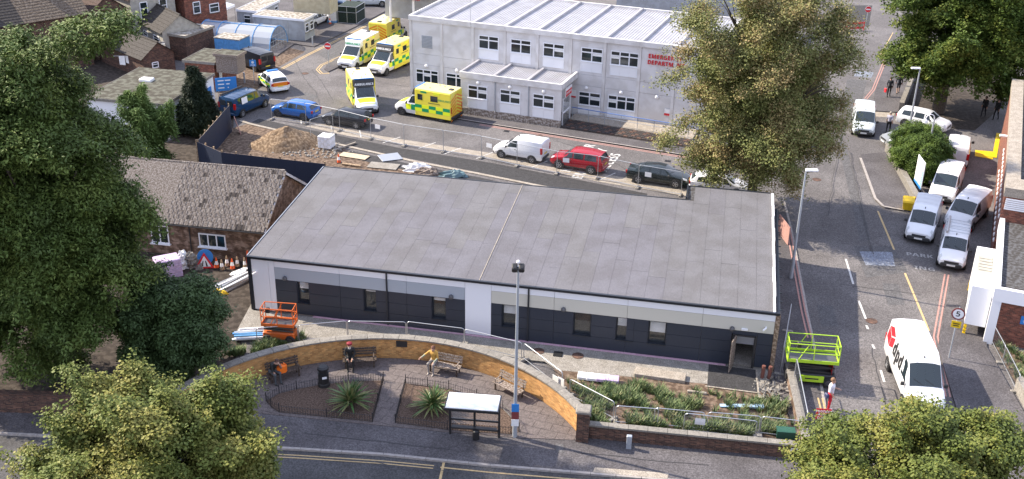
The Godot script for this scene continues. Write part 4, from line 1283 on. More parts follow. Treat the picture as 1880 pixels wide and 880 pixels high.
	for q in [[0.0, 0.0], [2.26, 0.0], [2.26, -2.83], [0.0, -2.83], [1.13, 0.0]]:
		b.tube([Vector3(q[0], 0, q[1]), Vector3(q[0], 2.0, q[1])], 0.035)
	for y in [0.1, 1.35, 2.0]:
		b.tube([Vector3(0, y, 0.01), Vector3(2.26, y, 0.01), Vector3(2.27, y, -2.83)], 0.03)
	part(gn, "frame", b, mats.galvanised)
	var tk := thing("liquid_tank", "white plastic tank with blue base beside the green netting", "tank", Vector3(-21.12, 0.0, -124.66), -0.24)
	b = MB.new()
	b.bevel(Vector3(0, 1.1, 0), Vector3(1.0, 1.6, 1.0), 0.12)
	part(tk, "body", b, mats.white_plastic)
	b = MB.new()
	b.span(Vector3(-0.55, 0, -0.55), Vector3(0.55, 0.3, 0.55))
	part(tk, "base", b, mats.steel_blue)
	# curved bicycle shelter
	var sl0 := Vector3(-25.16, 0.0, -113.35)
	var sr := thing("bicycle_shelter", "long curved bicycle shelter of hazy sheets on blue steel arches", "shelter", sl0, -0.26)
	var AR := 2.1
	for i in 5:
		b = MB.new()
		var pts := []
		for k in 11:
			var a := PI * k / 10.0
			pts.append(Vector3(-i * 2.1, 0.25 + sin(a) * 2.1, cos(a) * AR))
		pts.push_front(Vector3(-i * 2.1, 0, AR))
		pts.append(Vector3(-i * 2.1, 0, -AR))
		b.tube(pts, 0.045)
		part(sr, "arch", b, mats.steel_blue)
		if i < 4:
			b = MB.new()
			for k in 10:
				var a0 := PI * k / 10.0
				var a1 := PI * (k + 1) / 10.0
				var p := Vector3(-i * 2.1 - 0.03, 0.25 + sin(a0) * 2.07, cos(a0) * AR)
				var q := Vector3(-i * 2.1 - 0.03, 0.25 + sin(a1) * 2.07, cos(a1) * AR)
				var w := Vector3(-2.04, 0, 0)
				b.quad(p + w, p, q, q + w)
			part(sr, "curved_sheet", b, mats.hazy_pane)
	b = MB.new()
	for y in [[0.3, AR], [2.32, 0.3], [0.3, -AR]]:
		b.tube([Vector3(0, y[0], y[1]), Vector3(-8.4, y[0], y[1])], 0.045)
	part(sr, "purlin", b, mats.steel_blue)
	b = MB.new()
	for k in 7:
		var z := -1.8 + k * 0.6
		b.tube([Vector3(0.0, 0.1, z), Vector3(0.0, 0.25 + sqrt(maxf(0.1, 1 - z * z / 4.4)) * 2.05, z)], 0.02)
	for y in [0.5, 1.0, 1.5]:
		b.tube([Vector3(0.0, y, -1.9), Vector3(0.0, y, 1.9)], 0.018)
	part(sr, "end_grille", b, mats.pole_grey)
	# party tent
	var gz := thing("gazebo", "white pop-up gazebo with a peaked roof behind the houses", "gazebo", Vector3(-34.02, 0.0, -122.75), -0.3)
	b = MB.new()
	var ap := Vector3(0, 2.9, 0)
	var cs := [Vector3(-1.5, 2.1, 1.5), Vector3(1.5, 2.1, 1.5), Vector3(1.5, 2.1, -1.5), Vector3(-1.5, 2.1, -1.5)]
	for k in 4:
		var a: Vector3 = cs[k]
		var d: Vector3 = cs[(k + 1) % 4]
		b.tri(a, d, ap)
		b.quad(a - Vector3(0, 0.25, 0), d - Vector3(0, 0.25, 0), d, a)
	part(gz, "canopy", b, mats.white)
	for k in 4:
		b = MB.new()
		b.tube([cs[k] * Vector3(0.97, 0, 0.97), cs[k] * Vector3(0.97, 1, 0.97)], 0.03)
		part(gz, "leg", b, mats.galvanised)
	# ambulance canopy and the low wing behind it
	var wing := flat_block("hospital_wing", "low pale hospital wing with maroon roof edge", "building", Vector3(-14.13, 2.90, -116.15), ED_TURN, 9.0, 7.0, 3.3, mats.cabin_grey, mats.felt_c, mats.maroon)
	b = MB.new()
	b.box(Vector3(3.0, 3.45, -3.0), Vector3(2.5, 0.4, 1.2))
	part(wing, "roof_box", b, mats.trim_black)
	var cp := thing("ambulance_canopy", "maroon-edged entrance canopy on cream posts beside the parked ambulances", "canopy", Vector3(-14.50, 3.10, -113.41), ED_TURN - 0.15)
	b = MB.new()
	b.span(Vector3(0, 3.1, -4.6), Vector3(5.4, 3.3, 0))
	part(cp, "roof", b, mats.cabin_roof)
	b = MB.new()
	b.span(Vector3(-0.06, 2.8, 0.0), Vector3(5.4, 3.42, 0.14))
	b.span(Vector3(-0.2, 2.8, -4.7), Vector3(-0.06, 3.42, 0.14))
	part(cp, "fascia", b, mats.maroon)
	for q in [[1.3, -0.5], [4.2, -0.5], [1.3, -4.0]]:
		b = MB.new()
		b.tube([Vector3(q[0], 0, q[1]), Vector3(q[0], 3.1, q[1])], 0.13, -1.0, 10)
		part(cp, "post", b, mats.white_plastic)
	flat_block("hospital_block", "pale hospital block with dark window strip beyond the emergency roof", "building", Vector3(11.15, 3.00, -121.58), ED_TURN, 13.0, 9.0, 3.4, mats.cabin_grey, mats.felt_c, mats.maroon)
	# garden shed, boundary wall, washing
	gable_house("small cream garden shed with brown trim beside the boundary wall", Vector3(-36.57, 0.0, -104.56), 0.35, 1.9, 2.4, 1.7, 2.3, mats.render_wall, mats.cabin_roof, {"called": "garden_shed", "category": "shed"})
	var bw := thing("boundary_wall", "old brick boundary wall with pale coping between gardens and yard", "wall", Vector3.ZERO, 0)
	var pts := [Vector3(-36.21, 0.0, -102.36), Vector3(-35.78, 0.0, -107.71), Vector3(-35.19, 0.0, -113.57), Vector3(-34.13, 0.0, -119.57)]
	for i in pts.size() - 1:
		var p: Vector3 = pts[i]
		var q: Vector3 = pts[i + 1]
		var s := (q - p).normalized().cross(Vector3.UP) * 0.13
		b = MB.new()
		b.hexa([p + s, q + s, q - s, p - s, p + s + Vector3(0, 1.7, 0), q + s + Vector3(0, 1.7, 0), q - s + Vector3(0, 1.7, 0), p - s + Vector3(0, 1.7, 0)])
		part(bw, "brickwork", b, mats.red_brick)
		for k in 5:
			var a := p.lerp(q, k / 5.0 + 0.005)
			var e := p.lerp(q, (k + 1) / 5.0 - 0.005)
			b = MB.new()
			b.hexa([a + s * 1.3 + Vector3(0, 1.7, 0), e + s * 1.3 + Vector3(0, 1.7, 0), e - s * 1.3 + Vector3(0, 1.7, 0), a - s * 1.3 + Vector3(0, 1.7, 0), a + s * 1.3 + Vector3(0, 1.8, 0), e + s * 1.3 + Vector3(0, 1.8, 0), e - s * 1.3 + Vector3(0, 1.8, 0), a - s * 1.3 + Vector3(0, 1.8, 0)])
			part(bw, "coping_stone", b, mats.coping)
	b = MB.new()
	for k in 5:
		var x := k * 0.62
		b.quad(Vector3(x, 0.9 + k % 2 * 0.2, 0), Vector3(x + 0.55, 0.85, 0.06), Vector3(x + 0.55, 1.75, 0), Vector3(x, 1.75, 0.04))
	b.tube([Vector3(-0.5, 1.76, 0), Vector3(3.6, 1.76, 0)], 0.012)
	one("washing_line", "white washing hung on a line behind the garden shed", "laundry", b, mats.white, Vector3(-38.58, 0.0, -103.14), 0.1)
	# terraced houses and their outbuildings
	var grp := {"group": "terraced houses behind the yard"}
	gable_house("long dark-roofed brick outbuilding behind the garden shed", Vector3(-41.9, 0, -107.2), -0.76, 8.7, 3.3, 2.2, 3.4, mats.brown_brick, mats.roof_slate, {"called": "outbuilding", "category": "building", "windows": [[1, -1.2, 1.0, 0.6, 0.5]]})
	gable_house("narrow brick house wing with a white gable window", Vector3(-48.3, 0, -113.1), -0.78, 8.0, 4.0, 4.8, 6.3, mats.brown_brick, mats.roof_red, {"windows": [[1, -2.0, 3.0, 0.9, 1.4]]}.merged(grp))
	gable_house("rendered house wing with red tiled roof", Vector3(-45.5, 0, -117.3), -0.78, 8.0, 5.0, 5.4, 7.0, mats.render_wall, mats.roof_red, {"windows": [[1, -1.4, 3.2, 0.8, 1.6], [1, -3.6, 3.2, 0.8, 1.6]]}.merged(grp))
	gable_house("brick house wing with two white windows beside the gazebo", Vector3(-41.0, 0, -120.8), -0.78, 8.0, 5.0, 4.8, 6.5, mats.red_brick, mats.roof_slate, {"windows": [[1, -1.4, 2.9, 0.8, 1.2], [1, -3.5, 2.7, 1.1, 0.9]]}.merged(grp))
	gable_house("back extension with dark slate roof below tall white windows", Vector3(-39.1, 0, -112.1), -0.88, 5.4, 4.0, 3.0, 4.4, mats.render_wall, mats.roof_slate, {"windows": [[0, 0.9, 1.6, 1.0, 0.5], [0, 3.8, 1.5, 1.4, 0.7]]}.merged(grp))
	flat_block("house_extension", "flat-roofed brick house extension with pale roof beside the boundary wall", "building", Vector3(-35.9, 0, -108.6), -0.4, 2.9, 4.6, 2.7, mats.brown_brick, mats.cabin_roof, mats.coping)
	var tl := ["end terrace house with dark tiled roof and cream chimney pots", "terraced house with weathered buff tiled roof", "terraced house with red tiled roof behind the narrow brick wing", "terraced house with dark roof behind the rendered wing"]
	for k in 4:
		gable_house(tl[k], (Vector3(-50.8 + k * 4.3, 0, -97.6 - k * 4.2) if k < 2 else Vector3(-60.0 + k * 4.3, 0, -100.0 - k * 4.2)), 0.775, 6.0, 8.5, 5.4, 8.2, mats.brown_brick, [mats.roof_slate, mats.roof_buff, mats.roof_red, mats.roof_slate][k], {"chimney": 1.6 + k}.merged(grp))


func cabin(label: String, at: Vector3, turn: float, w: float, d: float, h: float) -> void:
	var t := flat_block("portable_cabin", label, "cabin", at, turn, w, d, h, mats.cabin_grey, mats.cabin_roof, mats.white_panel, "grey portable cabins")
	for i in 4:
		var b := MB.new()
		b.span(Vector3(w * i / 3.0 - 0.05, 0.0, -0.06), Vector3(w * i / 3.0 + 0.05, h - 0.2, 0.0))
		part(t, "post", b, mats.cabin_grey)
	for z in [-0.75, -d + 0.75]:
		house_window(t, Transform3D(Basis(Vector3.UP, PI / 2), Vector3(w - 0.04, 1.0, z)), 0.8, 0.9)
	if w < 4:
		house_window(t, Transform3D(Basis(), Vector3(w * 0.5, 1.0, -0.04)), 0.8, 0.9)


func make_right_side() -> void:
	var A := Vector3(26.96, 0, -53.89)
	var turn := -0.4032
	var t := thing("brick_clinic_block", "low red brick block with white fascia, grey flat roof and blue sign", "building", A, turn)
	var b := MB.new()
	b.span(Vector3(0.35, 0, -10.6), Vector3(14, 3.0, -0.35))
	part(t, "wall", b, mats.red_brick)
	b = MB.new()
	b.span(Vector3(0.3, 3.0, -10.6), Vector3(14, 3.32, -0.3))
	part(t, "roof", b, mats.felt_dark)
	b = MB.new()
	b.span(Vector3(0, 2.75, -0.3), Vector3(14, 3.55, 0.0))
	b.span(Vector3(0, 2.75, -10.6), Vector3(0.3, 3.55, -0.3))
	part(t, "fascia", b, mats.white_panel)
	b = MB.new()
	b.span(Vector3(0.02, 0, -0.5), Vector3(0.5, 2.75, -0.02))
	part(t, "corner_column", b, mats.white_panel)
	b = MB.new()
	b.box(Vector3(2.1, 1.75, -0.32), Vector3(0.85, 0.5, 0.04))
	var sg := part(t, "blue_sign", b, mats.blue_sign)
	b = MB.new()
	b.lathe([[0.1, 0.0], [0.1, 0.01]], 14, Vector3(2.1, 1.87, -0.3), Basis(Vector3.RIGHT, PI / 2))
	part(sg, "emblem", b, mats.white)
	b = MB.new()
	for k in 3:
		b.box(Vector3(2.1, 1.72 - k * 0.07, -0.298), Vector3(0.6 - k * 0.08, 0.035, 0.006))
	part(sg, "text_line", b, mats.white)
	# white enclosure on the corner
	var w := thing("white_enclosure", "tall white boxed enclosure with stained top against the brick block", "enclosure", A, turn)
	b = MB.new()
	b.span(Vector3(-1.15, 0.75, -2.6), Vector3(-0.02, 3.2, -0.5))
	part(w, "front_box", b, mats.white_panel)
	b = MB.new()
	b.span(Vector3(-1.1, 0.6, -6.6), Vector3(-0.02, 3.05, -2.61))
	part(w, "rear_box", b, mats.white_panel)
	b = MB.new()
	b.span(Vector3(-1.0, 3.05, -5.2), Vector3(-0.12, 3.09, -2.9))
	for k in 5:
		b.span(Vector3(-0.9, 3.09, -5.0 + k * 0.42), Vector3(-0.2, 3.13, -4.75 + k * 0.42))
	part(w, "stained_lid", b, mats.render_wall)
	for q in [[-1.05, -0.6], [-1.05, -6.4]]:
		b = MB.new()
		b.span(Vector3(q[0] - 0.06, 0, q[1] - 0.06), Vector3(q[0] + 0.06, 0.76, q[1] + 0.06))
		for k in 3:
			b.span(Vector3(q[0] - 0.08, 0.05 + k * 0.22, q[1] - 0.08), Vector3(q[0] + 0.08, 0.15 + k * 0.22, q[1] + 0.08))
		part(w, "striped_leg", b, mats.safety_yellow)
	# upper block
	var u := thing("brick_ward_block", "tall red brick block with rows of white studs and pale parapet", "building", A + Basis(Vector3.UP, turn) * Vector3(0, 0, -10.7), turn)
	b = MB.new()
	b.span(Vector3(0, 0, -26), Vector3(14, 5.0, 0))
	part(u, "wall", b, mats.red_brick)
	b = MB.new()
	b.span(Vector3(0.8, 5.0, -25.5), Vector3(14, 5.35, -1.9))
	part(u, "roof", b, mats.felt_dark)
	b = MB.new()
	b.span(Vector3(-0.08, 5.0, -26), Vector3(0.8, 5.6, 0.05))
	b.span(Vector3(0.8, 5.0, -1.9), Vector3(14, 5.6, 0.05))
	part(u, "parapet", b, mats.pale_concrete)
	b = MB.new()
	for k in 6:
		b.span(Vector3(0.1, 4.15 + k * 0.13, 0.0), Vector3(14, 4.24 + k * 0.13, 0.07))
	part(u, "louvre_band", b, mats.white_panel)
	for r in 2:
		for k in 15:
			b = MB.new()
			b.blob(Vector3(-0.03, 1.6 + r * 1.7, -0.8 - k * 0.95), Vector3(0.07, 0.16, 0.2), 7)
			part(u, "white_stud", b, mats.white)
	b = MB.new()
	b.bevel(Vector3(-0.25, 4.4, -14.2), Vector3(0.6, 0.12, 0.3), 0.04)
	part(u, "wall_lamp", b, mats.white)
	# yellow hatch and rail in front of it
	sheet("yellow_marking", [Vector3(38.53, 0.0, -85.62), Vector3(40.00, 0.0, -85.30), Vector3(39.16, 0.0, -83.51), Vector3(37.95, 0.0, -84.19)], 0.02, mats.safety_yellow)
	line("yellow_marking", [Vector3(39.44, 0.0, -83.89), Vector3(42.20, 0.0, -89.95)], 0.35, 0.024, mats.safety_yellow)
	# bed with rubble and weeds, fence
	sheet("soil_ground", [Vector3(27.48, 0.0, -53.79), Vector3(28.85, 0.0, -52.76), Vector3(30.04, 0.0, -49.99), Vector3(28.63, 0.0, -46.88), Vector3(26.89, 0.0, -48.07)], 0.112, mats.soil)
	for i in 2:
		var p: Vector3 = [Vector3(27.53, 0.0, -54.40), Vector3(27.19, 0.0, -51.67)][i]
		var q: Vector3 = [Vector3(27.19, 0.0, -51.67), Vector3(26.77, 0.0, -48.73)][i]
		mesh_fence(["grey wire mesh fence panel next to the white corner column", "grey wire mesh fence panel next to the low concrete wall"][i], "fence_panel", p, q, 1.1, "mesh fence beside the footway")
	b = MB.new()
	b.prism(flat([Vector3(26.78, 0.0, -49.04), Vector3(27.16, 0.0, -49.26), Vector3(26.74, 0.0, -42.72), Vector3(26.12, 0.0, -42.49)]), 0.0, 0.75)
	one("concrete_wall", "low pale concrete wall at the end of the mesh fence", "wall", b, mats.concrete)
	# stone wall beside the hedge and wall under the far tree
	stone_wall("low pale stone wall beside the round hedge", Vector3(30.93, 0.0, -84.99), Vector3(29.60, 0.0, -73.03), 0.75)
	stone_wall("low stone wall below the broad green tree", Vector3(35.32, 0.0, -95.33), Vector3(42.49, 0.0, -111.74), 0.9)


func stone_wall(label: String, p: Vector3, q: Vector3, h: float) -> void:
	var t := thing("stone_wall", label, "wall", p, atan2(-(q - p).z, (q - p).x))
	var L := (q - p).length()
	var n := int(L / 1.0)
	for i in n:
		var b := MB.new()
		b.span(Vector3(L * i / n + 0.006, 0, -0.16), Vector3(L * (i + 1) / n - 0.006, h - 0.08, 0.16))
		part(t, "stone_block", b, mats.coping_b)
		b = MB.new()
		b.span(Vector3(L * i / n + 0.01, h - 0.08, -0.21), Vector3(L * (i + 1) / n - 0.01, h, 0.21))
		part(t, "coping_stone", b, mats.coping)


func mesh_fence(label: String, called: String, p: Vector3, q: Vector3, h: float, group: String, sign_ := false, feet := true) -> Node3D:
	var d := q - p
	d.y = 0
	var L := d.length()
	var t := thing(called, label, "fence", p, atan2(-d.z, d.x), group)
	var b := MB.new()
	var r := 0.12
	b.tube([Vector3(0, 0.06, 0), Vector3(0, h - r, 0), Vector3(r * 0.3, h - r * 0.3, 0), Vector3(r, h, 0), Vector3(L - r, h, 0), Vector3(L - r * 0.3, h - r * 0.3, 0), Vector3(L, h - r, 0), Vector3(L, 0.06, 0)], 0.025)
	b.tube([Vector3(0, 0.16, 0), Vector3(L, 0.16, 0)], 0.02)
	part(t, "frame", b, mats.galvanised)
	b = MB.new()
	var n := int(L / 0.075)
	for i in range(1, n):
		var x := L * i / n
		b.box(Vector3(x, (h + 0.16) / 2, 0), Vector3(0.003, h - 0.16, 0.003))
	for i in range(1, int(h / 0.2)):
		b.box(Vector3(L / 2, 0.16 + i * 0.2, 0), Vector3(L, 0.003, 0.003))
	part(t, "wire_mesh", b, mats.wire)
	if feet:
		for x in [0.02, L - 0.02]:
			b = MB.new()
			b.bevel(Vector3(x, 0.07, 0), Vector3(0.2, 0.14, 0.62), 0.03)
			part(t, "foot", b, mats.concrete)
	if sign_:
		b = MB.new()
		b.box(Vector3(L * 0.22, h * 0.66, 0.03), Vector3(0.5, 0.36, 0.01))
		part(t, "notice", b, mats.white)
	return t


# Vehicle bodies: x forward, right side +z. Each station: x, sill y, sill w, flank y, flank w, belt y, belt w, roof edge y, roof edge w, top y
const SHAPES := {
	"hatch": {"st": [[-2.13, .42, .60, .55, .70, .75, .72, .80, .66, .82], [-2.06, .30, .72, .55, .86, .95, .83, 1.0, .72, 1.02], [-1.72, .25, .78, .55, .90, .96, .88, 1.30, .64, 1.36], [-0.9, .22, .78, .55, .90, .94, .89, 1.40, .64, 1.46], [0.1, .22, .78, .55, .90, .93, .89, 1.42, .64, 1.48], [0.5, .22, .78, .55, .90, .92, .89, 1.36, .63, 1.42], [1.15, .24, .78, .55, .90, .90, .86, .95, .76, .99], [1.85, .26, .74, .52, .86, .74, .80, .82, .64, .85], [2.13, .32, .60, .5, .70, .62, .66, .68, .5, .70]],
		"wheels": [-1.3, 1.33, .33, .79], "screen": [.56, 1.12], "rear": [-2.03, -1.76], "side": [[-1.6, -.62, -1.5], [-.55, .25, -.5], [.32, .95, .35]], "hl": 1.97, "nose": 2.13},
	"suv": {"st": [[-2.2, .45, .62, .6, .74, .85, .76, .9, .70, .92], [-2.14, .33, .76, .6, .90, 1.05, .88, 1.1, .78, 1.12], [-1.95, .30, .80, .6, .92, 1.06, .90, 1.5, .68, 1.56], [-1.0, .28, .82, .6, .92, 1.04, .91, 1.58, .68, 1.65], [0.1, .28, .82, .6, .92, 1.03, .91, 1.58, .68, 1.66], [0.5, .28, .82, .6, .92, 1.02, .91, 1.52, .66, 1.58], [1.1, .3, .82, .6, .92, 1.02, .88, 1.07, .78, 1.11], [1.95, .32, .78, .58, .88, .86, .84, .95, .7, .98], [2.2, .38, .64, .56, .76, .72, .72, .8, .56, .82]],
		"wheels": [-1.32, 1.34, .36, .81], "screen": [.56, 1.07], "rear": [-2.11, -1.97], "side": [[-1.75, -.72, -1.65], [-.65, .2, -.6], [.27, .9, .3]], "hl": 2.04, "nose": 2.2},
	"sedan": {"st": [[-2.4, .42, .60, .58, .74, .8, .76, .88, .66, .9], [-2.3, .30, .74, .58, .88, .95, .84, 1.02, .70, 1.03], [-1.75, .26, .78, .56, .91, .97, .87, 1.03, .74, 1.06], [-1.05, .24, .78, .56, .91, .96, .89, 1.33, .62, 1.38], [-0.1, .22, .78, .56, .91, .94, .9, 1.40, .62, 1.45], [0.45, .22, .78, .56, .91, .93, .89, 1.34, .61, 1.39], [1.2, .24, .78, .55, .91, .90, .86, .94, .76, .97], [2.05, .26, .74, .52, .87, .74, .80, .82, .64, .84], [2.4, .34, .58, .5, .68, .62, .64, .66, .46, .68]],
		"wheels": [-1.42, 1.45, .35, .8], "screen": [.5, 1.17], "rear": [-1.72, -1.1], "side": [[-1.5, -.62, -1.1], [-.55, .22, -.5], [.28, .95, .3]], "hl": 2.2, "nose": 2.4},
	"van": {"st": [[-2.47, .38, .80, .6, .92, 1.1, .92, 1.72, .80, 1.78], [-2.4, .30, .84, .6, .95, 1.12, .95, 1.84, .82, 1.91], [-0.2, .26, .85, .6, .96, 1.12, .95, 1.86, .80, 1.94], [0.75, .26, .85, .6, .96, 1.12, .95, 1.82, .78, 1.9], [1.72, .27, .85, .6, .96, 1.08, .90, 1.13, .80, 1.17], [2.25, .28, .80, .55, .93, .9, .86, .98, .68, 1.01], [2.47, .33, .66, .52, .78, .7, .74, .78, .56, .8]],
		"wheels": [-1.55, 1.62, .34, .83], "screen": [.82, 1.66], "rear": [], "side": [[.3, 1.3, .35]], "hl": 2.33, "nose": 2.47},
	"small_van": {"st": [[-2.15, .38, .74, .6, .86, 1.05, .86, 1.68, .74, 1.74], [-2.08, .30, .78, .6, .89, 1.08, .89, 1.76, .76, 1.83], [-0.2, .26, .79, .6, .9, 1.06, .89, 1.77, .74, 1.84], [0.35, .26, .79, .6, .9, 1.05, .89, 1.68, .72, 1.75], [1.2, .27, .79, .6, .9, 1.0, .84, 1.05, .74, 1.1], [1.9, .28, .74, .55, .87, .84, .8, .92, .64, .95], [2.15, .33, .6, .52, .72, .66, .68, .74, .5, .76]],
		"wheels": [-1.32, 1.36, .32, .78], "screen": [.42, 1.15], "rear": [], "side": [[.0, .92, .02]], "hl": 2.0, "nose": 2.15},
	"big_van": {"st": [[-3.0, .42, .84, .7, .97, 1.3, .97, 2.35, .82, 2.42], [-2.9, .34, .88, .7, 1.0, 1.3, 1.0, 2.5, .84, 2.58], [0.4, .3, .88, .7, 1.0, 1.3, .99, 2.5, .84, 2.6], [1.15, .3, .88, .7, 1.0, 1.3, .98, 2.35, .78, 2.45], [2.1, .32, .88, .7, 1.0, 1.25, .93, 1.32, .84, 1.36], [2.75, .33, .84, .62, .96, 1.0, .88, 1.08, .7, 1.12], [3.0, .38, .7, .6, .82, .78, .78, .86, .58, .88]],
		"wheels": [-1.75, 2.0, .36, .87], "screen": [1.25, 2.05], "rear": [], "side": [[.75, 1.7, .8]], "hl": 2.85, "nose": 3.0},
	"cab": {"st": [[0.4, .3, .88, .7, 1.0, 1.25, .98, 2.05, .82, 2.12], [0.9, .3, .88, .7, 1.0, 1.25, .98, 2.05, .82, 2.12], [1.75, .32, .88, .7, 1.0, 1.2, .93, 1.27, .84, 1.32], [2.5, .33, .84, .62, .97, 1.0, .88, 1.08, .7, 1.12], [2.8, .38, .7, .6, .82, .78, .78, .86, .58, .88]],
		"wheels": [-1.95, 2.02, .36, .87], "screen": [.97, 1.7], "rear": [], "side": [[.5, 1.35, .5]], "hl": 2.62, "nose": 2.8},
}


func ring_at(st: Array, x: float) -> Array:
	var i := 0
	while i < st.size() - 2 and x > st[i + 1][0]:
		i += 1
	var k := clampf((x - st[i][0]) / (st[i + 1][0] - st[i][0]), 0.0, 1.0)
	var out := []
	for j in 10:
		out.append(lerpf(st[i][j], st[i + 1][j], k))
	return out


func on_body(st: Array, x: float, u: float, s: float) -> Vector3:
	var r := ring_at(st, x)
	var p := [Vector2(r[2], r[1]), Vector2(r[4], r[3]), Vector2(r[6], r[5]), Vector2(r[8], r[7]), Vector2(0, r[9])]
	if u >= 3.0:
		var m := Vector2(r[8] * 0.55, lerpf(r[7], r[9], 0.85))
		var v: Vector2 = p[3].lerp(m, (u - 3.0) * 2.0) if u < 3.5 else m.lerp(p[4], (u - 3.5) * 2.0)
		return Vector3(x, v.y, v.x * s)
	var i := clampi(int(u), 0, 2)
	var q: Vector2 = p[i].lerp(p[i + 1], u - i)
	return Vector3(x, q.y, q.x * s)


func body_patch(b: MB, st: Array, s: float, u0: float, u1: float, xa0: float, xa1: float, xb0: float, xb1: float, lift := 0.012, n := 4) -> void:  # bottom edge xa0..xa1 at u0, top edge xb0..xb1 at u1
	var g := []
	for j in n + 1:
		var row := []
		for i in n + 1:
			var u := lerpf(u0, u1, float(j) / n)
			var x := lerpf(lerpf(xa0, xa1, float(i) / n), lerpf(xb0, xb1, float(i) / n), float(j) / n)
			row.append(on_body(st, x, minf(u, 3.999), s))
		g.append(row)
	for j in n:
		for i in n:
			var a: Vector3 = g[j][i]
			var d: Vector3 = g[j][i + 1]
			var e: Vector3 = g[j + 1][i + 1]
			var f: Vector3 = g[j + 1][i]
			var nn := (d - a).cross(f - a).normalized() * s
			if nn.length() < 0.5:
				nn = (e - d).cross(f - e).normalized() * s
			var o := nn * lift
			if s > 0:
				b.quad(a + o, d + o, e + o, f + o)
			else:
				b.quad(d + o, a + o, f + o, e + o)


func body_shell(st: Array) -> MB:
	var b := MB.new()
	var rings := []
	for r in st:
		var ring := []
		var q := [Vector2(r[2], r[1]), Vector2(r[4], r[3]), Vector2(r[6], r[5]), Vector2(r[8], r[7]), Vector2(r[8] * 0.55, lerpf(r[7], r[9], 0.85)), Vector2(0, r[9])]
		for p in q:
			ring.append(Vector3(r[0], p.y, p.x))
		for k in range(4, -1, -1):
			ring.append(Vector3(r[0], q[k].y, -q[k].x))
		ring.reverse()
		rings.append(ring)
	b.loft(rings)
	b.smooth(38)
	return b


func wheel(t: Node3D, x: float, z: float, r: float, rim: Material) -> void:
	var s := signf(z)
	var bs := Basis(Vector3.RIGHT, PI / 2 * s)
	var key := "tyre%.2f%.0f" % [r, s]
	if not shared.has(key):
		var b := MB.new()
		b.lathe([[r * 0.6, -0.1], [r * 0.94, -0.1], [r, -0.06], [r, 0.07], [r * 0.93, 0.11], [r * 0.64, 0.11], [r * 0.62, 0.05]], 18, Vector3.ZERO, bs)
		shared[key] = b.mesh()
		b = MB.new()
		b.lathe([[r * 0.62, 0.04], [r * 0.62, 0.09], [r * 0.56, 0.095], [r * 0.5, 0.06], [r * 0.1, 0.075], [0.01, 0.09]], 16, Vector3.ZERO, bs)
		for k in 5:
			b.box(bs * (Basis(Vector3.UP, TAU * k / 5) * Vector3(r * 0.32, 0.08, 0)), Vector3(r * 0.5, 0.03, r * 0.13), bs * Basis(Vector3.UP, TAU * k / 5))
		shared[key + "rim"] = b.mesh()
	var w := part(t, "wheel", MB.new(), mats.tyre)
	w.position = Vector3(x, r, z)
	w.mesh = shared[key]
	part(w, "rim", shared[key + "rim"], rim)


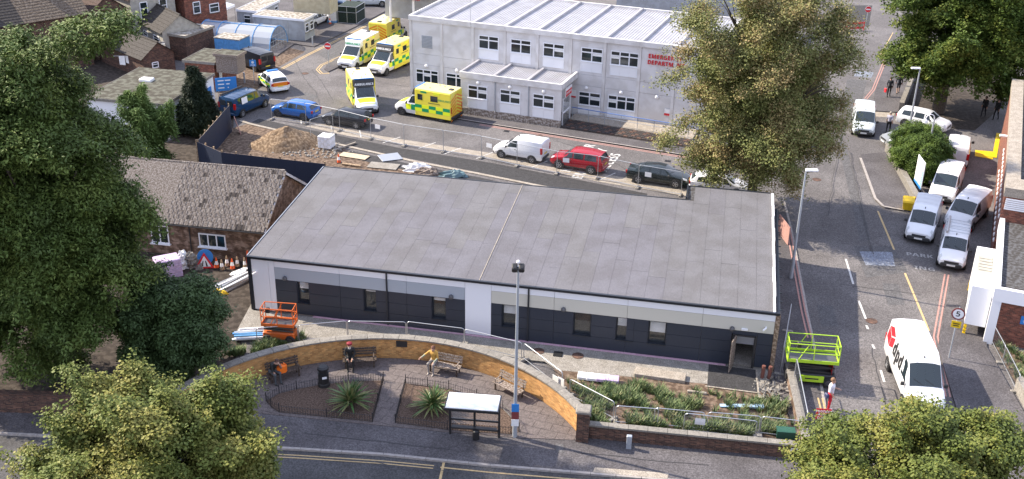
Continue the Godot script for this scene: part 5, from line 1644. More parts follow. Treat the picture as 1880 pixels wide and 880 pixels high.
func vehicle(kind: String, called: String, label: String, category: String, at: Vector3, turn: float, paint: Material, o := {}) -> Node3D:
	var sp: Dictionary = SHAPES[kind]
	var st: Array = sp.st
	var t := thing(called, label, category, at, turn, o.get("group", ""))
	var g: StandardMaterial3D = mats.window_glass
	if not shared.has("shell_" + kind):
		shared["shell_" + kind] = body_shell(st).mesh()
	part(t, "body", shared["shell_" + kind], paint)
	var b := MB.new()
	for s in [-1.0, 1.0]:
		body_patch(b, st, s, 3.04, 3.999, sp.screen[0], sp.screen[1], sp.screen[0], sp.screen[1])
	part(t, "windscreen", b, g)
	if sp.rear.size():
		b = MB.new()
		for s in [-1.0, 1.0]:
			body_patch(b, st, s, 3.08, 3.999, sp.rear[0], sp.rear[1], sp.rear[0], sp.rear[1])
		part(t, "rear_window", b, g)
	elif kind != "cab" and o.get("rear_glass", true):
		b = MB.new()
		var y1: float = st[0][7] - 0.08
		for s in [-1.0, 1.0]:
			b.quad(Vector3(st[0][0] - 0.02, st[0][5] + 0.08, s * 0.06), Vector3(st[0][0] - 0.02, st[0][5] + 0.08, s * 0.68), Vector3(st[0][0] - 0.02, y1, s * 0.64), Vector3(st[0][0] - 0.02, y1, s * 0.06))
		part(t, "rear_window", b, g if o.get("glazed_rear", false) else paint)
	for s in [-1.0, 1.0]:
		for w in sp.side:
			b = MB.new()
			body_patch(b, st, s, 2.1, 2.88, w[0], w[1], w[2], w[1] - (0.28 if w == sp.side[-1] else 0.02))
			part(t, "side_window", b, g)
		for w in o.get("extra_glass", []):
			b = MB.new()
			body_patch(b, st, s, 2.1, 2.88, w[0], w[1], w[0], w[1])
			part(t, "side_window", b, g)
		# mirror, lamps
		b = MB.new()
		var m := on_body(st, sp.screen[1] - 0.25, 2.05, s)
		b.bevel(m + Vector3(0, 0.08, s * 0.14), Vector3(0.12, 0.2 if kind in ["van", "big_van", "cab"] else 0.13, 0.2), 0.03)
		part(t, "mirror", b, mats.trim_black if o.get("black_mirror", true) else paint)
		b = MB.new()
		body_patch(b, st, s, 1.9, 3.0, sp.hl - 0.16, sp.nose - 0.1, sp.hl - 0.3, sp.nose - 0.2, 0.014, 3)
		part(t, "headlight", b, mats.headlight)
		b = MB.new()
		var rx: float = st[0][0]
		var tall := kind in ["van", "small_van", "big_van"]
		b.box(Vector3(rx + 0.04, st[1][5] + (0.05 if tall else -0.1), s * (st[1][6] - 0.1)), Vector3(0.14, 0.5 if tall else 0.2, 0.2))
		if kind != "cab":
			part(t, "tail_light", b, mats.taillight)
	b = MB.new()
	b.bevel(Vector3(sp.nose - 0.06, 0.44, 0), Vector3(0.24, 0.26, 1.32 if not kind in ["van", "big_van", "cab"] else 1.5), 0.06)
	if o.get("bumper", kind in ["van", "small_van", "big_van", "cab"]):
		part(t, "bumper", b, mats.trim_black)
	b = MB.new()
	b.box(Vector3(sp.nose + 0.02 - 0.04, 0.62, 0), Vector3(0.08, 0.14, 0.9))
	part(t, "grille", b, mats.trim_black)
	b = MB.new()
	b.box(Vector3(sp.nose + 0.065, 0.44, 0), Vector3(0.015, 0.11, 0.52))
	part(t, "number_plate", b, mats.plate_white)
	if kind != "cab":
		b = MB.new()
		b.box(Vector3(st[0][0] - 0.02, 0.78 if kind != "van" else 0.6, 0), Vector3(0.02, 0.11, 0.52))
		part(t, "number_plate", b, mats.plate_yellow)
		b = MB.new()
		b.bevel(Vector3(st[0][0] + 0.05, 0.47, 0), Vector3(0.2, 0.22, 1.3 if not kind in ["van", "big_van"] else 1.7), 0.05)
		part(t, "rear_bumper", b, mats.trim_black if o.get("bumper", kind in ["van", "small_van", "big_van"]) else paint)
	if o.get("sills", true):
		b = MB.new()
		for s in [-1.0, 1.0]:
			body_patch(b, st, s, 0.0, 0.35, sp.wheels[0] + 0.45, sp.wheels[1] - 0.45, sp.wheels[0] + 0.45, sp.wheels[1] - 0.45, 0.01)
		part(t, "sill_trim", b, mats.trim_black)
	for s in [-1.0, 1.0]:
		for x in [sp.wheels[0], sp.wheels[1]]:
			var fw: float = ring_at(st, x)[4]
			b = MB.new()
			b.lathe([[sp.wheels[2] + 0.07, -0.28], [sp.wheels[2] + 0.07, 0.0], [0.05, 0.006]], 18, Vector3(x, sp.wheels[2] + 0.01, s * (fw + 0.004)), Basis(Vector3.RIGHT, PI / 2 * s))
			part(t, "wheel_arch", b, mats.black)
	for s in [-1.0, 1.0]:
		for x in [sp.wheels[0], sp.wheels[1]]:
			var fw: float = ring_at(st, x)[4]
			wheel(t, x, s * (fw - 0.08), sp.wheels[2], o.get("rim", mats.alloy))
	if kind in ["van", "small_van", "big_van"]:
		for k in 3:
			b = MB.new()
			var xr: float = st[1][0] + 0.35 + k * 0.75
			for s in [-1.0, 1.0]:
				body_patch(b, st, s, 3.1, 3.999, xr, xr + 0.05, xr, xr + 0.05, 0.014, 2)
			part(t, "roof_rib", b, paint)
		b = MB.new()
		b.box(Vector3(sp.screen[0] - 0.25, ring_at(st, sp.screen[0] - 0.25)[9] + 0.05, 0), Vector3(0.08, 0.12, 0.05))
		part(t, "aerial", b, mats.trim_black)
	# wipers
	b = MB.new()
	for s in [-1.0, 0.3]:
		var wa := on_body(st, sp.screen[1] - 0.02, 3.9, 1.0) + Vector3(0.0, 0.02, 0)
		wa.z = s * 0.45
		var wb := on_body(st, lerpf(sp.screen[0], sp.screen[1], 0.7), 3.8, 1.0) + Vector3(0.03, 0.02, 0)
		wb.z = s * 0.45 + 0.45
		b.tube([wa, wb], 0.012, -1.0, 4)
	part(t, "wiper", b, mats.trim_black)
	# door lines and handles
	b = MB.new()
	for s in [-1.0, 1.0]:
		for x in o.get("door_lines", [sp.side[-1][0] - 0.03, sp.screen[1] - 0.12]):
			body_patch(b, st, s, 0.6, 2.08, x, x + 0.015, x, x + 0.015, 0.006, 2)
		var hm := on_body(st, sp.side[-1][0] + 0.12, 1.75, s)
		b.box(hm, Vector3(0.16, 0.03, 0.04))
	part(t, "door_seam", b, mats.trim_black)
	return t


func paint_mat(key: String, c: Color, rough := 0.25) -> StandardMaterial3D:
	return mat(key, c, rough, {"coat": 0.35, "spec": 0.4})


func ambulance(label: String, at: Vector3, turn: float, white_box: bool) -> void:
	var cabp: StandardMaterial3D = paint_mat("amb_cab_white", lin(0.72, 0.73, 0.74))
	var t := vehicle("cab", "ambulance", label, "ambulance", at, turn, cabp, {"group": "ambulances outside the emergency block", "rim": mats.dark_alloy, "sills": false})
	var boxm: Material = mats.amb_yellow if not white_box else mats.amb_pale
	var topm: Material = mats.amb_pale if not white_box else mats.white
	var b := MB.new()
	b.bevel(Vector3(-1.2, 1.52, 0), Vector3(3.6, 2.36, 2.12), 0.07)
	part(t, "box_body", b, boxm)
	b = MB.new()
	b.bevel(Vector3(-1.2, 2.72, 0), Vector3(3.52, 0.05, 2.04), 0.02)
	var rf := part(t, "roof", b, topm)
	b = MB.new()
	b.bevel(Vector3(-2.5, 2.78, 0.0), Vector3(0.4, 0.08, 0.4), 0.02)
	for q in [[-1.6, 0.5], [-0.6, -0.4], [-1.0, 0.7], [0.2, 0.1]]:
		b.box(Vector3(q[0], 2.77, q[1]), Vector3(0.07, 0.06, 0.07))
	part(rf, "roof_vent", b, mats.trim_black)
	# over-cab fairing
	b = MB.new()
	b.hexa([Vector3(0.55, 2.1, 0.98), Vector3(1.02, 2.06, 0.8), Vector3(1.02, 2.06, -0.8), Vector3(0.55, 2.1, -0.98), Vector3(0.58, 2.72, 1.0), Vector3(0.8, 2.6, 0.9), Vector3(0.8, 2.6, -0.9), Vector3(0.58, 2.72, -1.0)])
	var fr := part(t, "fairing", b, mats.trim_black if not white_box else cabp)
	lettering(fr, "lettering", "AMBULANCE", 0.2, mats.white if not white_box else mats.amb_green, Transform3D(Basis(Vector3.UP, PI / 2) * Basis(Vector3.RIGHT, -0.38), Vector3(0.95, 2.32, 0)), 0.01)
	# beacon strip
	b = MB.new()
	b.box(Vector3(0.62, 2.74, 0), Vector3(0.12, 0.06, 1.7))
	part(t, "beacon_bar", b, mats.blue_sign)
	# chequered sides: two rows of yellow-green and green blocks
	for s in [-1.0, 1.0]:
		for r in 2:
			for k in 5:
				b = MB.new()
				b.box(Vector3(-2.57 + k * 0.7, 0.86 + r * 0.32, s * 1.062), Vector3(0.68, 0.3, 0.006))
				part(t, "chequer_block", b, mats.amb_green if (k + r) % 2 else mats.amb_bright)
		for k in 2:
			b = MB.new()
			b.box(Vector3(-1.6 + k * 1.3, 2.5, s * 1.062), Vector3(0.6, 0.16, 0.006))
			part(t, "chequer_block", b, mats.amb_green if k else mats.amb_bright)
	b = MB.new()
	for s in [-1.0, 1.0]:
		body_patch(b, SHAPES.cab.st, s, 1.0, 1.9, 0.5, 1.0, 0.5, 1.0, 0.016)
	part(t, "door_block", b, mats.amb_green)
	b = MB.new()
	for s in [-1.0, 1.0]:
		body_patch(b, SHAPES.cab.st, s, 3.02, 3.999, 1.8, 2.6, 1.78, 2.6, 0.012)
		body_patch(b, SHAPES.cab.st, s, 1.0, 1.9, 1.02, 1.5, 1.02, 1.6, 0.016)
	part(t, "yellow_bonnet", b, mats.amb_bright)
	for s in [-1.0, 1.0]:
		for x in [-1.35, 0.05]:
			b = MB.new()
			b.box(Vector3(x, 2.02, s * 1.064), Vector3(0.72 if x < -1 else 0.5, 0.52, 0.012))
			part(t, "side_window", b, mats.window_glass)
	b = MB.new()
	b.box(Vector3(-1.35, 1.6, 1.066), Vector3(1.2, 0.05, 0.012))
	b.box(Vector3(-1.35, 1.6, -1.066), Vector3(1.2, 0.05, 0.012))
	part(t, "slide_rail", b, mats.trim_black)
	# rear chevrons
	b = MB.new()
	for k in 7:
		for s in [-1.0, 1.0]:
			var y := 0.55 + k * 0.3
			b.quad(Vector3(-3.012, y, s * 0.05), Vector3(-3.012, y - 0.42, s * 1.0), Vector3(-3.012, y - 0.27, s * 1.0), Vector3(-3.012, y + 0.15, s * 0.05))
	part(t, "rear_chevrons", b, mats.amb_orange)
	b = MB.new()
	b.bevel(Vector3(-3.05, 0.5, 0), Vector3(0.2, 0.2, 2.0), 0.04)
	part(t, "rear_step", b, mats.trim_black)
	for s in [-1.0, 1.0]:
		b = MB.new()
		b.box(Vector3(-3.01, 1.2, s * 0.98), Vector3(0.03, 0.5, 0.12))
		part(t, "tail_light", b, mats.taillight)
	lettering(t, "lettering", "AMBULANCE", 0.17, mats.amb_green, turned(Vector3(-2.3, 1.98, -1.064), PI), 0.004)


func make_vehicles() -> void:
	var white := paint_mat("paint_white", lin(0.76, 0.77, 0.79))
	var white2 := paint_mat("paint_white_dull", lin(0.7, 0.7, 0.72), 0.35)
	var silver := paint_mat("paint_silver", lin(0.5, 0.54, 0.56), 0.28)
	var black := paint_mat("paint_black", lin(0.01, 0.012, 0.018), 0.3)
	var blackgreen := paint_mat("paint_black_green", lin(0.01, 0.018, 0.018), 0.12)
	var navy := paint_mat("paint_navy", lin(0.012, 0.045, 0.11), 0.2)
	var blue := paint_mat("paint_blue", lin(0.02, 0.12, 0.42), 0.2)
	var red := paint_mat("paint_red", lin(0.3, 0.01, 0.02), 0.2)
	var grey := paint_mat("paint_grey", lin(0.2, 0.21, 0.22), 0.25)
	ambulance("yellow ambulance parked side-on against the emergency block extension", Vector3(-7.75, 0.0, -92.08), 2.700, false)
	ambulance("yellow ambulance with black cab fairing beside the white-roofed one", Vector3(-12.64, 0.0, -106.14), -2.004, false)
	ambulance("white-roofed ambulance parked next to the no-entry sign", Vector3(-16.01, 0.0, -107.92), -1.914, true)
	ambulance("yellow ambulance standing alone in the middle of the yard, facing the hoarding", Vector3(-13.70, 0.0, -94.47), -1.277, false)
	ambulance("yellow ambulance with orange chevrons under the maroon canopy", Vector3(-13.70, 0.0, -116.75), 1.25, false)
	var rrv := vehicle("suv", "rapid_response_car", "yellow and green chequered response car with orange striped tail", "car", Vector3(-22.89, 0.0, -99.40), 2.104, white)
	var b := MB.new()
	var st: Array = SHAPES.suv.st
	for s in [-1.0, 1.0]:
		for r in 2:
			for k in 5:
				b = MB.new()
				body_patch(b, st, s, 1.1 + r * 0.42, 1.5 + r * 0.42, -1.9 + k * 0.7, -1.22 + k * 0.7, -1.9 + k * 0.7, -1.22 + k * 0.7, 0.014, 1)
				part(rrv, "chequer_block", b, mats.amb_bright if (k + r) % 2 else mats.amb_green)
	b = MB.new()
	b.box(Vector3(-2.19, 0.95, 0), Vector3(0.03, 0.35, 1.5))
	part(rrv, "tail_stripes", b, mats.amb_orange)
	b = MB.new()
	b.bevel(Vector3(0.0, 1.72, 0), Vector3(0.3, 0.1, 1.1), 0.03)
	part(rrv, "beacon_bar", b, mats.blue_sign)
	vehicle("van", "panel_van", "black panel van parked by the brick store notices", "van", Vector3(-26.29, 0.0, -106.20), 2.409, black, {"rim": mats.dark_alloy})
	var vw := vehicle("van", "camper_van", "dark blue van with roof rail and white paper on its window", "van", Vector3(-23.95, 0.0, -92.59), 1.124, navy, {"bumper": false, "extra_glass": [[-2.0, -0.9], [-0.8, 0.22]], "glazed_rear": true})
	b = MB.new()
	b.box(Vector3(-1.2, 1.45, 0.96), Vector3(0.75, 0.55, 0.02), Basis(Vector3.RIGHT, -0.12))
	part(vw, "paper_notice", b, mats.white)
	b = MB.new()
	b.tube([Vector3(-2.3, 1.98, -0.7), Vector3(0.6, 1.98, -0.7)], 0.08)
	part(vw, "awning_rail", b, mats.black)
	vehicle("hatch", "hatchback", "metallic blue hatchback parked by the wire fence", "car", Vector3(-19.22, 0.0, -91.35), 2.763, blue, {"rim": mats.dark_alloy})
	vehicle("hatch", "hatchback", "black hatchback parked in front of the lone ambulance", "car", Vector3(-14.42, 0.0, -89.39), 2.799, black)
	vehicle("small_van", "small_van", "small white delivery van parked on the lane behind the clinic", "van", Vector3(0.60, 0.0, -82.13), 2.711, white, {"rim": mats.alloy})
	vehicle("suv", "sport_utility_car", "dark red sport utility car with silver window trim", "car", Vector3(5.17, 0.0, -80.00), 2.724, red)
	vehicle("sedan", "saloon_car", "glossy black saloon car beside the big thinning tree", "car", Vector3(11.14, 0.0, -77.39), -0.314, blackgreen)
	vehicle("van", "panel_van", "silver van driving down the side road with headlights towards the clinic", "van", Vector3(30.51, 0.0, -90.56), -1.840, silver, {"bumper": true, "extra_glass": []})
	vehicle("suv", "sport_utility_car", "white sport utility car with black roof behind the round hedge", "car", Vector3(35.95, 0.0, -91.04), -0.663, white)
	vehicle("hatch", "hatchback", "grey hatchback mostly hidden behind the round hedge", "car", Vector3(33.09, 0.0, -86.65), 3.3, grey)
	# works vans in the forecourt
	var grp := "white works vans in the forecourt"
	vehicle("van", "works_van", "white works van parked beside the yellow grit bin", "van", Vector3(28.60, 0.0, -69.24), -2.011, white, {"group": grp})
	var rk := vehicle("small_van", "works_van", "white works van with a ladder rack on its roof", "van", Vector3(29.17, 0.0, -64.94), -1.976, white, {"group": grp})
	b = MB.new()
	for k in 5:
		b.tube([Vector3(-1.9 + k * 0.5, 1.93, -0.75), Vector3(-1.9 + k * 0.5, 1.95, 0.75)], 0.025)
	b.tube([Vector3(-2.0, 1.97, -0.76), Vector3(0.3, 1.97, -0.76)], 0.025)
	b.tube([Vector3(-2.0, 1.97, 0.76), Vector3(0.3, 1.97, 0.76)], 0.025)
	part(rk, "roof_rack", b, mats.galvanised)
	b = MB.new()
	b.tube([Vector3(-2.1, 2.05, 0.6), Vector3(0.6, 2.05, 0.6)], 0.09, -1.0, 8)
	part(rk, "pipe_carrier", b, mats.galvanised)
	vehicle("van", "works_van", "white works van beside the blue and white signboard", "van", Vector3(32.63, 0.0, -76.13), -2.052, white2, {"group": grp})
	vehicle("van", "works_van", "white works van parked askew between the other vans", "van", Vector3(32.33, 0.0, -71.05), -2.226, white, {"group": grp})
	vehicle("van", "works_van", "white works van parked with its rear doors towards the other vans", "van", Vector3(36.08, 0.0, -83.36), 1.16, white2, {"group": grp, "black_mirror": true})
	# parcel van
	var dv := vehicle("big_van", "parcel_van", "tall white parcel van with red cube logo and dpd lettering", "van", parcel_at(Vector3(20.69, 0.40, -52.07), Vector3(20.13, 0.40, -46.62)), parcel_turn(Vector3(20.69, 0.40, -52.07), Vector3(20.13, 0.40, -46.62)), white)
	st = SHAPES.big_van.st
	b = MB.new()
	var mk := [[[-2.75, 1.55], [-2.13, 1.32], [-2.13, 1.86], [-2.75, 2.12]], [[-2.05, 1.32], [-1.43, 1.55], [-1.43, 2.12], [-2.05, 1.86]], [[-2.73, 2.19], [-2.09, 1.93], [-1.45, 2.19], [-2.09, 2.46]]]
	for q in mk:
		var p := []
		for k in q:
			var r := ring_at(st, k[0])
			var f: float = (k[1] - r[5]) / (r[7] - r[5])
			p.append(Vector3(k[0], k[1], lerpf(r[6], r[8], clampf(f, 0, 1)) + 0.02))
		b.quad(p[0], p[1], p[2], p[3])
	part(dv, "cube_logo", b, mats.red_sign)
	lettering(dv, "lettering", "dpd", 0.78, mats.trim_black, Transform3D(Basis(Vector3.RIGHT, -0.125), Vector3(-0.32, 1.75, 0.955)), 0.03)
	# cars seen through the tree
	vehicle("hatch", "hatchback", "white hatchback furthest along the road behind the thinning tree", "car", Vector3(29.94, 0.0, -116.02), -1.15, white)
	vehicle("suv", "sport_utility_car", "silver sport utility car parked behind the thinning tree", "car", Vector3(25.26, 0.0, -102.73), -1.15, silver)
	vehicle("hatch", "hatchback", "pale blue-grey hatchback glimpsed through the thinning tree", "car", Vector3(23.17, 0.0, -95.61), -1.15, grey)
	vehicle("small_van", "small_van", "small white van glimpsed through the lower thinning tree", "van", Vector3(21.47, 0.0, -88.21), -1.15, white)
	vehicle("hatch", "hatchback", "white car under the thinning tree behind the clinic roof", "car", Vector3(15.41, 0.0, -75.68), -0.2, white2)
	# cars in the far yard
	vehicle("hatch", "hatchback", "white car beyond the grey portable cabin", "car", Vector3(-23.07, 0.0, -123.51), 1.2, white)
	vehicle("sedan", "saloon_car", "silver saloon car beyond the green netting", "car", Vector3(-17.91, 0.0, -133.29), 0.1, silver)
	vehicle("hatch", "hatchback", "dark blue hatchback behind the white tank", "car", Vector3(-22.76, 0.0, -131.79), 0.1, navy)


func parcel_at(r: Vector3, f: Vector3) -> Vector3:
	var d := (f - r).normalized()
	var right := Vector3(-d.z, 0, d.x)
	var p := r + d * 2.95 - right * 0.98
	p.y = 0
	return p


func parcel_turn(r: Vector3, f: Vector3) -> float:
	return atan2(-(f - r).z, (f - r).x)


const PC := Vector3(-6.75, 0, -39.91)


func arc(r: float, a: float) -> Vector3:
	return PC + Vector3(cos(a), 0, sin(a)) * r


func make_plaza() -> void:
	var b := MB.new()
	# curved brick wall with coping stones
	var t := thing("curved_brick_wall", "curved yellow brick seating wall with pale coping stones", "wall")
	var a0 := deg_to_rad(-152.0)
	var a1 := deg_to_rad(-20.6)
	var n := 60
	for i in n:
		var p := lerpf(a0, a1, float(i) / n)
		var q := lerpf(a0, a1, float(i + 1) / n)
		var h := Vector3(0, 1.32, 0)
		b.quad(arc(11.05, q), arc(11.05, p), arc(11.05, p) + h, arc(11.05, q) + h)
		b.quad(arc(11.4, p), arc(11.4, q), arc(11.4, q) + h, arc(11.4, p) + h)
		b.quad(arc(11.05, p) + h, arc(11.4, p) + h, arc(11.4, q) + h, arc(11.05, q) + h)
	b.smooth(30)
	part(t, "brickwork", b, mats.warm_brick)
	var stones := 30
	for i in stones:
		b = MB.new()
		var rings := []
		for k in 4:
			var a := lerpf(a0, a1, (i + 0.012 + 0.976 * k / 3.0) / stones)
			var y := 1.32 + rng.randf_range(-0.004, 0.004)
			rings.append([arc(10.98, a) + Vector3(0, 1.32, 0), arc(11.47, a) + Vector3(0, 1.32, 0), arc(11.47, a) + Vector3(0, 1.4, 0), arc(11.22, a) + Vector3(0, y + 0.11, 0), arc(10.98, a) + Vector3(0, 1.4, 0)])
		for r in rings:
			r.reverse()
		b.loft(rings)
		part(t, "coping_stone", b, mats.coping if rng.randf() > 0.35 else mats.coping_b)
	b = MB.new()
	var pa := deg_to_rad(-85.5)
	b.box(arc(11.03, pa) + Vector3(0, 1.05, 0), Vector3(0.6, 0.36, 0.05), Basis(Vector3.UP, -(pa + PI / 2)))
	part(t, "plaque", b, mats.black_metal, "dark metal plaque fixed to the brickwork")
	# end pier and low front wall
	var pt := thing("brick_pier", "stout brick pier with chipped stone cap ending the curved wall", "pier", Vector3(3.59, 0.0, -43.84), -0.13)
	b = MB.new()
	b.span(Vector3(-0.3, 0, -0.3), Vector3(0.3, 1.75, 0.3))
	part(pt, "brickwork", b, mats.brown_brick)
	b = MB.new()
	b.bevel(Vector3(0, 1.83, 0), Vector3(0.74, 0.15, 0.74), 0.05)
	part(pt, "cap", b, mats.coping)
	var w0 := Vector3(3.89, 0.0, -43.90)
	var w1 := Vector3(14.18, 0.0, -42.45)
	var fw := thing("front_brick_wall", "low brown brick wall with stone coping in front of the weeds", "wall", w0, atan2(-(w1 - w0).z, (w1 - w0).x))
	var L := (w1 - w0).length()
	b = MB.new()
	b.span(Vector3(0, 0, -0.3), Vector3(L, 0.8, 0))
	part(fw, "brickwork", b, mats.brown_brick)
	for i in 11:
		b = MB.new()
		b.span(Vector3(L * i / 11.0 + 0.008, 0.8, -0.34), Vector3(L * (i + 1) / 11.0 - 0.008, 0.89 + rng.randf_range(0, 0.01), 0.04))
		part(fw, "coping_stone", b, mats.coping_b if i % 4 != 1 else mats.coping)
	b = MB.new()
	b.box(Vector3(L - 0.35, 0.62, 0.015), Vector3(0.95, 0.16, 0.02))
	var np := part(fw, "street_name_plate", b, mats.white)
	b = MB.new()
	b.box(Vector3(L - 0.35, 0.62, 0.027), Vector3(0.7, 0.05, 0.004))
	part(np, "text_line", b, mats.pole_grey)
	# return wall by the side road
	var r0 := Vector3(14.23, 0.0, -42.88)
	var r1 := Vector3(14.96, 0.0, -49.95)
	var rw := thing("side_brick_wall", "low wall with pale coping running along the side road footway", "wall", r0, atan2(-(r1 - r0).z, (r1 - r0).x))
	var RL := (r1 - r0).length()
	b = MB.new()
	b.span(Vector3(0, 0, -0.14), Vector3(RL, 0.72, 0.14))
	part(rw, "brickwork", b, mats.buff_brick)
	for i in 7:
		b = MB.new()
		b.span(Vector3(RL * i / 7.0 + 0.008, 0.72, -0.2), Vector3(RL * (i + 1) / 7.0 - 0.008, 0.8, 0.2))
		part(rw, "coping_stone", b, mats.coping)
	# garden wall on the left
	var g0 := Vector3(-29.87, 0.0, -45.49)
	var g1 := arc(11.2, a0)
	var gw := thing("garden_brick_wall", "shaded brown brick wall along the footway under the big dark tree", "wall", g0, atan2(-(g1 - g0).z, (g1 - g0).x))
	var GL := (g1 - g0).length()
	b = MB.new()
	b.span(Vector3(0, 0, -0.15), Vector3(GL, 1.15, 0.15))
	part(gw, "brickwork", b, mats.brown_brick)
	b = MB.new()
	b.span(Vector3(0, 1.15, -0.18), Vector3(GL, 1.22, 0.18))
	part(gw, "coping", b, mats.brown_brick)
	# planting beds
	var bedl := [Vector3(-12.38, 0.0, -46.56), Vector3(-11.86, 0.0, -47.27), Vector3(-11.04, 0.0, -47.70), Vector3(-9.87, 0.0, -48.15), Vector3(-8.47, 0.0, -48.51), Vector3(-6.65, 0.0, -48.67), Vector3(-6.70, 0.0, -46.68), Vector3(-6.76, 0.0, -44.91), Vector3(-9.09, 0.0, -45.26), Vector3(-11.53, 0.0, -45.61), Vector3(-12.02, 0.0, -46.03)]
	var bedr := [Vector3(-5.45, 0.0, -48.45), Vector3(-4.29, 0.0, -48.22), Vector3(-3.16, 0.0, -47.95), Vector3(-1.68, 0.0, -47.19), Vector3(-0.32, 0.0, -46.19), Vector3(0.29, 0.0, -45.16), Vector3(0.51, 0.0, -44.29), Vector3(0.11, 0.0, -44.10), Vector3(-1.71, 0.0, -44.23), Vector3(-3.02, 0.0, -44.37), Vector3(-5.62, 0.0, -44.85), Vector3(-5.55, 0.0, -46.57)]
	# paving slabs
	var plaza := PackedVector2Array()
	for i in 41:
		var p := arc(11.03, lerpf(deg_to_rad(-158), deg_to_rad(-20.2), i / 40.0))
		plaza.append(Vector2(p.x, p.z))
	for p in [Vector3(3.19, 0.0, -43.70), Vector3(0.57, 0.0, -43.80), Vector3(-3.04, 0.0, -44.19), Vector3(-6.57, 0.0, -44.68), Vector3(-11.56, 0.0, -45.37), Vector3(-13.82, 0.0, -45.74)]:
		plaza.append(Vector2(p.x, p.z))
	var base := MB.new()
	base.prism(plaza, 0.104, 0.104)
	var pav := setting("plaza_paving", base, mats.dark_soil)
	var rot := 0.34
	for i in range(-16, 17):
		for j in range(-20, 20):
			var sq := PackedVector2Array()
			var off := 0.45 if j % 2 else 0.0
			for k in [Vector2(0.008, 0.008), Vector2(0.892, 0.008), Vector2(0.892, 0.592), Vector2(0.008, 0.592)]:
				sq.append(Vector2(PC.x, PC.z) + (Vector2(i * 0.9 + off, j * 0.6) + k).rotated(rot))
			for piece in Geometry2D.intersect_polygons(sq, plaza):
				var keep := [piece]
				for bed in [flat(bedl), flat(bedr)]:
					var nxt := []
					for q in keep:
						nxt.append_array(Geometry2D.clip_polygons(q, bed))
					keep = nxt
				for q in keep:
					var ar := 0.0
					for k in q.size():
						ar += q[k].cross(q[(k + 1) % q.size()])
					if absf(ar) < 0.02 or Geometry2D.triangulate_polygon(q).is_empty():
						continue
					var s := MB.new()
					s.prism(q, 0.09, 0.125 + rng.randf_range(0, 0.006))
					part(pav, "paving_slab", s, [mats.slab_a, mats.slab_b, mats.slab_c, mats.slab_a][rng.randi() % 4])
	sheet("mulch_bed", bedl, 0.14, mats.bark_mulch)
	sheet("mulch_bed", bedr, 0.14, mats.bark_mulch)
	bed_railing("low black bow-top railing round the bed behind the litter bin", bedl)
	bed_railing("low black railing round the bed behind the bus shelter", bedr)
	# spiky plants
	yucca("spiky green yucca in the bed beside the litter bin", Vector3(-8.02, 0.0, -46.15), 11, 1.0)
	yucca("spiky green yucca in the bed behind the bus shelter", Vector3(-3.89, 0.0, -45.99), 23, 0.95)
	# benches
	bench("grey slatted bench standing in sun near the lamp post", Vector3(0.45, 0.0, -48.22), 0.0, mats.wood_grey)
	bench("dark slatted bench where a man in a red hat sits", Vector3(-8.13, 0.0, -50.52), 0.0, mats.wood_dark)
	bench("slatted bench where a person in a bright top sits", Vector3(-3.34, 0.0, -50.01), 0.0, mats.wood_grey)
	bench("dark slatted bench with an orange bag on it", Vector3(-12.25, 0.0, -49.40), 0.0, mats.wood_dark)
	# litter bin
	var bn := thing("litter_bin", "round black litter bin with domed hood on the paving", "bin", Vector3(-9.69, 0.0, -48.11))
	b = MB.new()
	b.lathe([[0.3, 0.1], [0.32, 0.16], [0.3, 0.3], [0.28, 0.34], [0.28, 0.9], [0.3, 0.94]], 18)
	part(bn, "body", b, mats.black)
	b = MB.new()
	b.lathe([[0.24, 0.94], [0.24, 1.14], [0.31, 1.15], [0.31, 1.24], [0.22, 1.32], [0.02, 1.35]], 18)
	part(bn, "hood", b, mats.black)
	b = MB.new()
	b.box(Vector3(0.1, 0.75, 0.27), Vector3(0.24, 0.12, 0.02), Basis(Vector3.UP, 0.35))
	part(bn, "sticker", b, mats.white)
	# bus shelter
	var bs := thing("bus_shelter", "black-framed bus shelter with a white cantilevered roof", "shelter", Vector3(-1.66, 0.1, -43.95), -0.1)
	for x in [-1.2, 0.0, 1.2]:
		b = MB.new()
		b.span(Vector3(x - 0.05, 0, -0.05), Vector3(x + 0.05, 2.25, 0.05))
		part(bs, "post", b, mats.black_metal)
	for y in [0.35, 0.85, 1.35]:
		b = MB.new()
		b.span(Vector3(-1.2, y, -0.035), Vector3(1.2, y + 0.09, 0.035))
		part(bs, "rail", b, mats.black_metal)
	for x in [-0.6, 0.6]:
		b = MB.new()
		b.box(Vector3(x, 1.4, 0.0), Vector3(1.08, 1.5, 0.008))
		part(bs, "glass_pane", b, mats.clear_pane)
	b = MB.new()
	b.span(Vector3(-1.1, 0.55, 0.05), Vector3(1.1, 0.6, 0.3))
	part(bs, "perch_seat", b, mats.black_metal)
	b = MB.new()
	b.hexa([Vector3(-1.3, 2.2, 1.2), Vector3(1.3, 2.2, 1.2), Vector3(1.3, 2.26, -0.15), Vector3(-1.3, 2.26, -0.15), Vector3(-1.3, 2.28, 1.2), Vector3(1.3, 2.28, 1.2), Vector3(1.3, 2.34, -0.15), Vector3(-1.3, 2.34, -0.15)])
	var rf := part(bs, "roof_frame", b, mats.black_metal)
	b = MB.new()
	b.hexa([Vector3(-1.25, 2.27, 1.15), Vector3(1.25, 2.27, 1.15), Vector3(1.25, 2.33, -0.1), Vector3(-1.25, 2.33, -0.1), Vector3(-1.22, 2.31, 1.12), Vector3(1.22, 2.31, 1.12), Vector3(1.22, 2.37, -0.07), Vector3(-1.22, 2.37, -0.07)])
	part(rf, "roof_sheet", b, mats.white)
	b = MB.new()
	b.bevel(Vector3(0.05, 0.3, 0.12), Vector3(0.3, 0.5, 0.3), 0.05)
